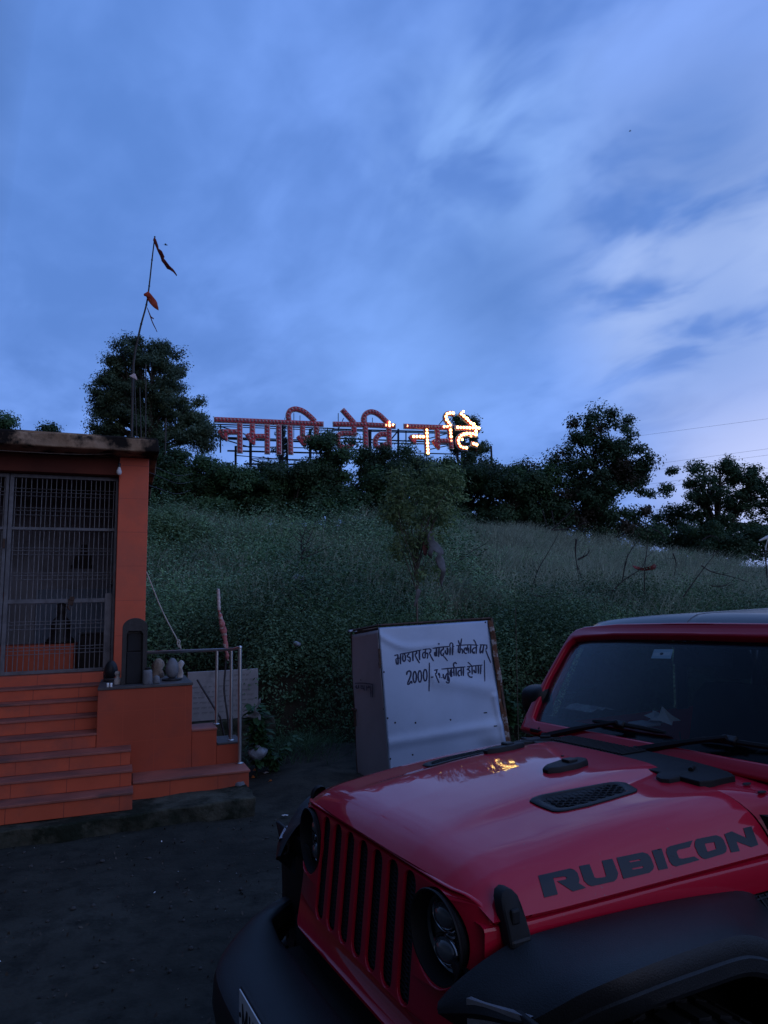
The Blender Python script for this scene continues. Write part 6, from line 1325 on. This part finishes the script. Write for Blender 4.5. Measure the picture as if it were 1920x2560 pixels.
for s in (1, -1):
    for X0, X1, Xt in ((-.98, -1.88, -1.22), (-1.99, -2.57, -1.99), (-2.67, -3.17, -2.67)):
        b = MB(); b.add([(X0, s * .738, 1.255), (X1, s * .738, 1.255), (X1, s * .710, 1.655), (Xt, s * .710, 1.655)], [(0, 1, 2, 3)]); b.build('side_window', MATS['tinted'], CAR, fix=False)
    b = MB(); b.tube([(-.90, s * .745, 1.25), (-1.16, s * .712, 1.655)], .018, 6); b.build('door_frame', MATS['paint'], CAR, 60)
    for X in (-.96, -1.93):
        b = MB(); b.box(X - .004, X + .004, s * .7555, s * .7575, .55, 1.235); b.build('door_seam', MATS['hole'], CAR)
    b = MB(); b.box(-1.86, -1.72, s * .757, s * .785, 1.08, 1.115); b.build('door_handle', MATS['plastic'], CAR, None, .008)
b = MB(); b.tube([(-1.158, y, rz(-1.16, y) - .026) for y in np.linspace(-.685, .685, 20)], .009, 6); b.build('top_seal', MATS['rubber'], RF, 60)
# ---- mirrors
for s in (1, -1):
    b = MB(); c_ = Vector((-.92, s * .782, 1.372))
    P = [[tuple(c_ + Vector((d_, s * w * .085 * cos(a) * (abs(cos(a)) ** -.45 if abs(cos(a)) > .05 else 1), .078 * w * sin(a) * (abs(sin(a)) ** -.45 if abs(sin(a)) > .05 else 1)))) for a in np.linspace(0, 2 * pi, 25)[:-1]] for d_, w in ((.062, .25), (.055, .62), (.035, .86), (.0, .98), (-.035, 1.0), (-.04, .92))]
    b.grid(P, close=True); b.add(P[0], [tuple(range(24))]); b.add(P[-1], [tuple(range(24))]); b.tube([(-.93, s * .74, 1.30), (-.92, s * .77, 1.32), (-.915, s * .79, 1.345)], .022, 8); b.build('side_mirror', MATS['plastic'], CAR, 45)
# ---- cowl panel, wipers, nozzles, hinges, latches, vents
CW = [C7(*q) for q in ((150, 838), (205, 850), (240, 868), (370, 896), (500, 925), (650, 962), (800, 1000), (940, 1035), (1075, 1062), (1240, 1105), (1330, 1098), (1460, 1072), (1420, 1046), (1350, 1022), (1200, 980), (1000, 935), (850, 905), (700, 880), (550, 858), (400, 840), (280, 836))]
CWL = [jz(q, 1.268) for q in CW]
for _ in range(3): CWL = [jz(q, cz(p[1]) + .012) for q, p in zip(CW, CWL)]
b = MB(); b.prism([(p[0], p[1]) for p in CWL], lambda p: (p[0], p[1], cz(p[1]) + .012), lambda p: (p[0], p[1], cz(p[1]) - .012))
cw = b.build('cowl_panel', MATS['plastic_dk'], CAR, None, .004)
b = MB()
for k in range(24):
    y = -.33 + k * .018; b.box(-.735, -.60, y, y + .007, cz(y) + .0121, cz(y) + .019)
b.build('cowl_ribs', MATS['plastic'], cw, None, .002)
def wiper(piv, a1, b0, b1):
    pv = wshit(C7(*piv), .004); q1 = wshit(C7(*a1), .045); e0 = wshit(C7(*b0), .012); e1 = wshit(C7(*b1), .012)
    b = MB(); b.lathe([(.024, -.012), (.024, .016), (.018, .024), (0, .026)], 14, 0, Matrix.Translation(pv)); m_ = pv * .45 + q1 * .55 + WN * .012
    b.tube(bez([pv + WN * .014, m_, q1], 4), [.017, .017, .016, .0145, .013, .012, .011, .010, .009], 6); w = b.build('wiper', MATS['plastic_dk'], CAR, 50)
    b = MB(); md_ = e0 * .5 + e1 * .5 + WN * .010; b.tube(bez([e0, e0 * .7 + e1 * .3 + WN * .007, md_, e1 * .7 + e0 * .3 + WN * .007, e1], 3), [.005] + [.010] * 11 + [.006], 6); b.build('wiper_blade', MATS['rubber'], w, 50)
    b = MB(); bx = q1 - WN * .018; b.box(-.016, .016, -.03, .03, -.010, .012, 0, Matrix.Rotation(radians(37), 3, 'Y'), bx); b.build('blade_clip', MATS['plastic'], w, None, .006)
wiper((305, 842), (735, 745), (590, 738), (1032, 808))
wiper((870, 928), (1405, 838), (1215, 845), (1720, 905))
def on_hood(name, m, poly_px, h, parent=HOOD, shrink=.8, base=.004, pre=None, C=C7):
    """a moulded piece standing on the hood"""
    P = [pre_ for pre_ in (pre or [tuple(hood_hit(C(*q))[0]) for q in poly_px])]; c = np.mean(np.array(P), 0); n = hn_(c[0], c[1])
    b = MB(); P = [np.array(p) for p in P]; r0 = [p - n * .004 for p in P]; r1 = [p + n * h * .55 for p in P]; r2 = [c + (p - c) * (1 - (1 - shrink) * .4) + n * h * .92 for p in P]; r3 = [c + (p - c) * shrink + n * h for p in P]
    b.grid([r0, r1, r2, r3], close=True); b.add(r3, [tuple(range(len(r3)))]); b.add(r0, [tuple(range(len(r0)))]); return b.build(name, MATS[m], parent, 40), c, n
for s in (1, ):
    npoly = [(-.185, .125), (-.215, .108), (-.30, .092), (-.375, .105), (-.385, .135), (-.36, .165), (-.30, .178), (-.22, .172), (-.185, .152)]
    nz_, c_, n_ = on_hood('washer_nozzle', 'plastic_dk', None, .020, pre=[(x, y, hz(x, y)) for x, y in npoly]); b = MB(); b.box(-.022, .022, -.02, .02, -.006, .008, 0, None, None); o = b.build('nozzle_jet', MATS['plastic'], nz_, None, .004); o.location = Vector(c_ + n_ * .022) + Vector((-.02, 0, 0))
    nz_, c_, n_ = on_hood('washer_nozzle', 'plastic_dk', None, .020, pre=[(x - .03, y - .395, hz(x - .03, y - .395)) for x, y in npoly]); o = bpy.data.objects.new('nozzle_jet', o.data); COL.objects.link(o); o.parent = nz_; o.location = Vector(c_ + n_ * .022) + Vector((-.02, 0, 0)); md = o.modifiers.new('bevel', 'BEVEL'); md.width = .004
b = MB(); b.lathe([(0, .004), (.006, .003), (.007, -.002)], 10, 0, Matrix.Translation(hood_hit(C7(405, 953))[0])); b.build('hood_bumper', MATS['hole'], HOOD)
VP = [tuple(hood_hit(C7(*q))[0])[:2] for q in ((205, 1232), (222, 1214), (262, 1198), (380, 1175), (520, 1150), (640, 1128), (700, 1119), (745, 1116), (795, 1122), (862, 1160), (858, 1172), (830, 1182), (700, 1222), (560, 1262), (430, 1290), (380, 1296), (345, 1294), (262, 1262))]
for s in (1, -1):
    P0 = [np.array((x, s * y, hz(x, s * y))) for x, y in VP]; c = np.mean(P0, 0); n = hn_(c[0], c[1])
    inn = lambda p, k: c + (p - c) * np.array([k, k * .94, k])
    b = MB(); b.grid([[p - n * .004 for p in P0], [p + n * .004 for p in P0], [inn(p, .97) + n * .0065 for p in P0], [inn(p, .86) + n * .006 for p in P0], [inn(p, .80) + n * .002 for p in P0]], close=True)
    hv = b.build('hood_vent', MATS['plastic'], HOOD, 40)
    I0 = [inn(p, .82) + n * .0025 for p in P0]; b = MB(); rings = [I0]
    for k_ in (.75, .5, .25): rings.append([np.array((c[0] + (p[0] - c[0]) * k_, c[1] + (p[1] - c[1]) * k_, max(hz(c[0] + (p[0] - c[0]) * k_, c[1] + (p[1] - c[1]) * k_) + .002, p[2] * k_ + (hz(c[0], c[1]) + .003) * (1 - k_)))) for p in I0])
    b.grid(rings, close=True); b.add(rings[-1], [tuple(range(len(I0)))])
    x0, x1 = min(p[0] for p in I0), max(p[0] for p in I0)
    poly = [(p[0], p[1]) for p in I0]
    def inside(x, y):
        r_ = False; j = len(poly) - 1
        for i in range(len(poly)):
            if (poly[i][1] > y) != (poly[j][1] > y) and x < (poly[j][0] - poly[i][0]) * (y - poly[i][1]) / (poly[j][1] - poly[i][1] + 1e-12) + poly[i][0]: r_ = not r_
            j = i
        return r_
    xg = x0; row = 0
    while xg < x1:
        yg = c[1] - .11 + (row % 2) * .011
        while yg < c[1] + .11:
            if inside(xg, yg):
                z0 = max(hz(xg, yg) + .002, c[2] - (n[0] * (xg - c[0]) + n[1] * (yg - c[1])) / n[2] + .002)
                for a0 in (0, 2.094, 4.189):
                    ex, ey = xg + .0125 * cos(a0), yg + .0125 * sin(a0)
                    if inside(ex, ey): b.tube([(xg, yg, z0 + .0012), (ex, ey, max(hz(ex, ey) + .002, c[2] - (n[0] * (ex - c[0]) + n[1] * (ey - c[1])) / n[2] + .002) + .0012)], .0026, 4)
            yg += .0217
        xg += .0188; row += 1
    b.build('vent_mesh', MATS['plastic_dk'], hv, fix=False)
    # hinge bracket at the rear corner of the hood
    hp = [(-.452, .378), (-.47, .362), (-.53, .352), (-.585, .332), (-.63, .325), (-.68, .350), (-.69, .385), (-.65, .405), (-.60, .41), (-.57, .445), (-.52, .45), (-.475, .435)]
    hp = [jz(C7(*q), 1.243)[:2] for q in ((980, 1118), (985, 1108), (1040, 1090), (1062, 1064), (1085, 1052), (1160, 1052), (1235, 1050), (1248, 1058), (1245, 1095), (1180, 1100), (1120, 1124), (1060, 1134), (1010, 1132))]
    P1 = [np.array((x, s * y, max(hz(max(x, -.55), s * y), cz(y)) + .004)) for x, y in hp]; c = np.mean(P1, 0); b = MB()
    b.grid([[p - (0, 0, .012) for p in P1], [p + (0, 0, .004) for p in P1], [c + (p - c) * .92 + (0, 0, .008) for p in P1]], close=True); b.add([c + (p - c) * .92 + (0, 0, .008) for p in P1], [tuple(range(len(P1)))]); hg = b.build('hood_hinge', MATS['plastic_dk'], CAR, 40)
    b = MB(); b.tube([(c[0] - .07, s * (abs(c[1]) + .01), c[2] + .010), (c[0] - .03, s * (abs(c[1]) + .03), c[2] + .010)], .008, 8); b.build('hinge_pin', MATS['plastic_dk'], hg, 50)
    b = MB(); b.tube([(-.79, s * .60, 1.262), (-.80, s * .66, 1.262)], .014, 8); b.box(-.815, -.77, s * .585, s * .665, 1.245, 1.262); b.build('windscreen_hinge', MATS['plastic_dk'], CAR, None, .004)
    for x_, y_ in ((-.68, .60), (-.70, .535)):
        b = MB(); b.lathe([(0, .003), (.013, .003), (.014, 0)], 12, 0, Matrix.Translation((x_, s * y_, cz(y_) - .002)), 1.3, .7); b.build('cowl_plug', MATS['hole'], CAR)
    # rubber T latch
    LY = lambda z: s * (.628 + .022 * (1.12 - z) / .05 * .3)
    prof = [(x - .017, z - .010) for x, z in ((.336, 1.046), (.400, 1.046), (.402, 1.07), (.404, 1.10), (.405, 1.125), (.402, 1.145), (.394, 1.158), (.378, 1.164), (.363, 1.160), (.352, 1.147), (.348, 1.125), (.344, 1.10), (.339, 1.07))]
    b = MB(); yb = lambda z: s * np.interp(z, [1.03, 1.08, 1.12, 1.165], [.648, .640, .628, .606])
    outer = [(x, yb(z) + s * .012, z) for x, z in prof]; inner = [(x, yb(z) - s * .02, z) for x, z in prof]; c = np.mean(outer, 0)
    mid = [tuple(np.array(c) + (np.array(p) - c) * .86 + np.array([0, s * .005, 0])) for p in outer]
    b.grid([inner, outer, mid], close=True); b.add(mid, [tuple(range(len(mid)))]); lt = b.build('hood_latch', MATS['rubber'], CAR, 40)
    b = MB(); b.box(.345, .371, s * .642, s * .655, 1.08, 1.116); b.build('latch_tongue', MATS['plastic_dk'], lt, None, .006)
    b = MB(); b.box(.321, .383, s * .642, s * .664, 1.030, 1.054); b.build('latch_base', MATS['plastic'], lt, None, .008)
# ---- hood lettering, lying on the painted side
def decal(outer, holes_, C, parent):
    polys = [[Vector((*C(*p), 0)) for p in outer]] + [[Vector((*C(*p), 0)) for p in h_] for h_ in holes_]
    polys = [[v for i in range(len(pl)) for v in [pl[i].lerp(pl[(i + 1) % len(pl)], t) for t in (0, .34, .67)]] for pl in polys]
    fl = [v for pl in polys for v in pl]; tri = tessellate_polygon(polys); bm = bmesh.new(); vs = [bm.verts.new(v) for v in fl]
    for t in tri:
        try: bm.faces.new([vs[i] for i in t])
        except ValueError: pass
    bmesh.ops.subdivide_edges(bm, edges=bm.edges[:], cuts=2, use_grid_fill=True)
    for v in bm.verts: p, n = hood_hit((v.co.x, v.co.y)); v.co = p + n * .0016
    me = bpy.data.meshes.new('hood_lettering'); bm.to_mesh(me); bm.free(); me.materials.append(MATS['decal']); me.shade_smooth(); o = bpy.data.objects.new('hood_lettering', me); COL.objects.link(o); o.parent = parent
def ell(pl): return pl
for out_, hl_, C in (
    ([(130, 725), (545, 630), (600, 650), (640, 690), (665, 770), (655, 820), (750, 880), (580, 928), (375, 795), (480, 775), (500, 758), (495, 742), (460, 735), (325, 755), (385, 965), (210, 1008)], [], R1),
    ([(660, 600), (795, 575), (860, 745), (890, 755), (1000, 740), (1010, 725), (955, 530), (1090, 505), (1165, 690), (1150, 760), (1115, 795), (830, 860), (775, 840), (725, 790)], [], R1),
    ([(1145, 490), (1480, 420), (1550, 440), (1590, 490), (1630, 600), (1620, 640), (1570, 685), (1235, 765)], [[(1305, 535), (1445, 510), (1460, 520), (1450, 528), (1320, 552)], [(1340, 630), (1480, 600), (1495, 610), (1480, 625), (1355, 645)]], R1),
    ([(150, 450), (275, 420), (360, 680), (240, 705)], [], R2),
    ([(680, 318), (640, 405), (490, 440), (470, 465), (500, 545), (540, 555), (700, 525), (770, 570), (470, 655), (420, 640), (380, 590), (335, 470), (345, 420), (380, 395)], [], R2),
    ([(730, 300), (980, 250), (1040, 270), (1080, 310), (1120, 410), (1115, 460), (1080, 490), (850, 560), (800, 545), (755, 500), (705, 390), (710, 330)], [[(835, 360), (960, 340), (985, 430), (870, 465)]], R2),
    ([(1090, 235), (1185, 200), (1375, 285), (1335, 160), (1440, 135), (1530, 375), (1440, 405), (1245, 330), (1290, 455), (1180, 475)], [], R2)):
    decal(out_, hl_, C, HOOD)
# ---- front bumper with number plate
BP = [(0, .862), (.20, .860), (.34, .848), (.44, .815), (.56, .745), (.68, .655), (.78, .56), (.84, .46), (.855, .38)]
rows = []
bp = bez([np.array(p) for p in BP], 4)
for s_y in (-1, 1):
    rr_b = []
    for y, x in bp:
        f = max(0, (y - .45) / .4); zt = .690 - .01 * f; zb = .50 + .10 * f; xr_ = min(.585, x - .10) - .06 * f
        rr_b.append([(xr_ - .01, s_y * y, zt - .06), (xr_, s_y * y, zt - .008), (xr_ + .02, s_y * y, zt), (x - .035, s_y * y, zt - .004), (x - .008, s_y * y, zt - .018), (x, s_y * y, zt - .04), (x + .004, s_y * y, (zt + zb) / 2), (x - .01, s_y * y, zb + .02), (x - .04, s_y * y, zb), (xr_, s_y * y, zb)])
    rows.append(rr_b)
b = MB(); b.grid(rows[0][::-1] + rows[1][1:])
for r_ in (rows[0][-1], rows[1][-1]): b.add(r_, [tuple(range(len(r_)))])
BMP = b.build('front_bumper', MATS['plastic'], CAR, 35)
b = MB(); b.box(.40, .60, -.56, .56, .46, .60); b.box(.34, .47, -.60, .60, .52, .695); b.build('bumper_beam', MATS['wheelwell'], BMP)
for s in (1, -1):   # raised end ridge, tow hook, fog lamp
    pass
# number plate: its upper left corner is what the photo shows
def plate_x(px): return None
PXx = .882
pa = Jl(onpl(*C8(203, 1062), Jw((PXx, 0, 0)), np.array([_c, _s, 0])))
PLW, PLH = .50, .115
b = MB(); b.box(PXx - .004, PXx, pa[1], pa[1] + PLW, pa[2] - PLH, pa[2]); pl_o = b.build('number_plate', MATS['plate'], BMP, None, .0015)
b = MB(); b.box(PXx - .020, PXx - .0045, pa[1] - .006, pa[1] + PLW + .006, pa[2] - PLH - .008, pa[2] + .004); b.build('plate_holder', MATS['plastic_dk'], BMP, None, .003)
b = MB(); y0 = pa[1] + .035; zt = pa[2] - .022; zb_ = pa[2] - PLH + .02
def seg(y_, z_, y2, z2, w=.011):
    Lf, Rt = ribbon([(y_, z_), ((y_ + y2) / 2, (z_ + z2) / 2), (y2, z2)], w); k = len(b.f); n = len(Lf); e = PXx + .0006 + .0002 * (k % 5)
    b.add([(e, p[0], p[1]) for p in Lf] + [(e, p[0], p[1]) for p in Rt], [(i, i + 1, n + i + 1, n + i) for i in range(n - 1)])
seg(y0, zb_, y0, zt); seg(y0, zt, y0 + .022, zb_ + .02); seg(y0 + .022, zb_ + .02, y0 + .044, zt); seg(y0 + .044, zb_, y0 + .044, zt)
seg(y0 + .068, zb_, y0 + .068, zt); seg(y0 + .068, (zb_ + zt) / 2, y0 + .10, (zb_ + zt) / 2); seg(y0 + .10, zb_, y0 + .10, zt)
b.build('plate_characters', MATS['hole'], pl_o, fix=False)
b = MB(); b.lathe([(0, .003), (.006, .0025), (.007, 0)], 10, 0, Matrix.Translation((PXx, pa[1] + .014, pa[2] - PLH / 2)) @ Matrix.Rotation(radians(90), 4, 'Y')); b.build('plate_screw', MATS['hole'], pl_o)
mat('napkin', (.92, .94, .95), .6, var=.03)
# ---- things lying on the dashboard
def dash(px, z): p = jz(px, z); return p
def jthing(name, label, cat, p): w = Jw(p); return empty(name, tuple(w), JA, label, cat)
p = dash(C7(1010, 752), 1.262); e = jthing('paper_napkin', 'crumpled white paper napkin on the dashboard behind the windscreen', 'napkin', p); b = MB()
for k, (a, L, h) in enumerate(((1.2, .10, .085), (2.3, .09, .06), (.2, .09, .045), (-.9, .08, .06), (3.4, .08, .05), (4.4, .07, .05))):
    d = np.array([cos(a), sin(a), 0]); s2 = np.array([-sin(a), cos(a), 0]); b.add([(0, 0, .0), tuple(d * L * .5 + s2 * .04 + (0, 0, h * .4)), tuple(d * L + (0, 0, .005 + .01 * k)), tuple(d * L * .5 - s2 * .045 + (0, 0, h * .3)), tuple(d * .02 + (0, 0, h))], [(0, 1, 4), (1, 2, 4), (2, 3, 4), (3, 0, 4)])
b.build('sheet', MATS['napkin'], e, fix=False)
p = dash(C7(905, 762), 1.262); e = jthing('packet', 'flat pale packet lying beside the paper napkin on the dashboard', 'packet', p); MB().box(-.05, .05, -.06, .06, 0, .012).build('packet', MATS['sheet_side'], e, None, .004)
p = dash(C7(560, 672), 1.262); e = jthing('snack_packet', 'crumpled coloured packet at the far end of the dashboard', 'packet', p); b = MB(); b.grid([[((i - 3) * .03, (j - 3) * .038, .004 + .028 * abs(sin(1.3 * i + .9 * j)) * (1 - abs(i - 3) / 3.6)) for j in range(7)] for i in range(7)]); o = b.build('wrapper', MATS['packet'], e, fix=False); o.modifiers.new('solid', 'SOLIDIFY').thickness = .002
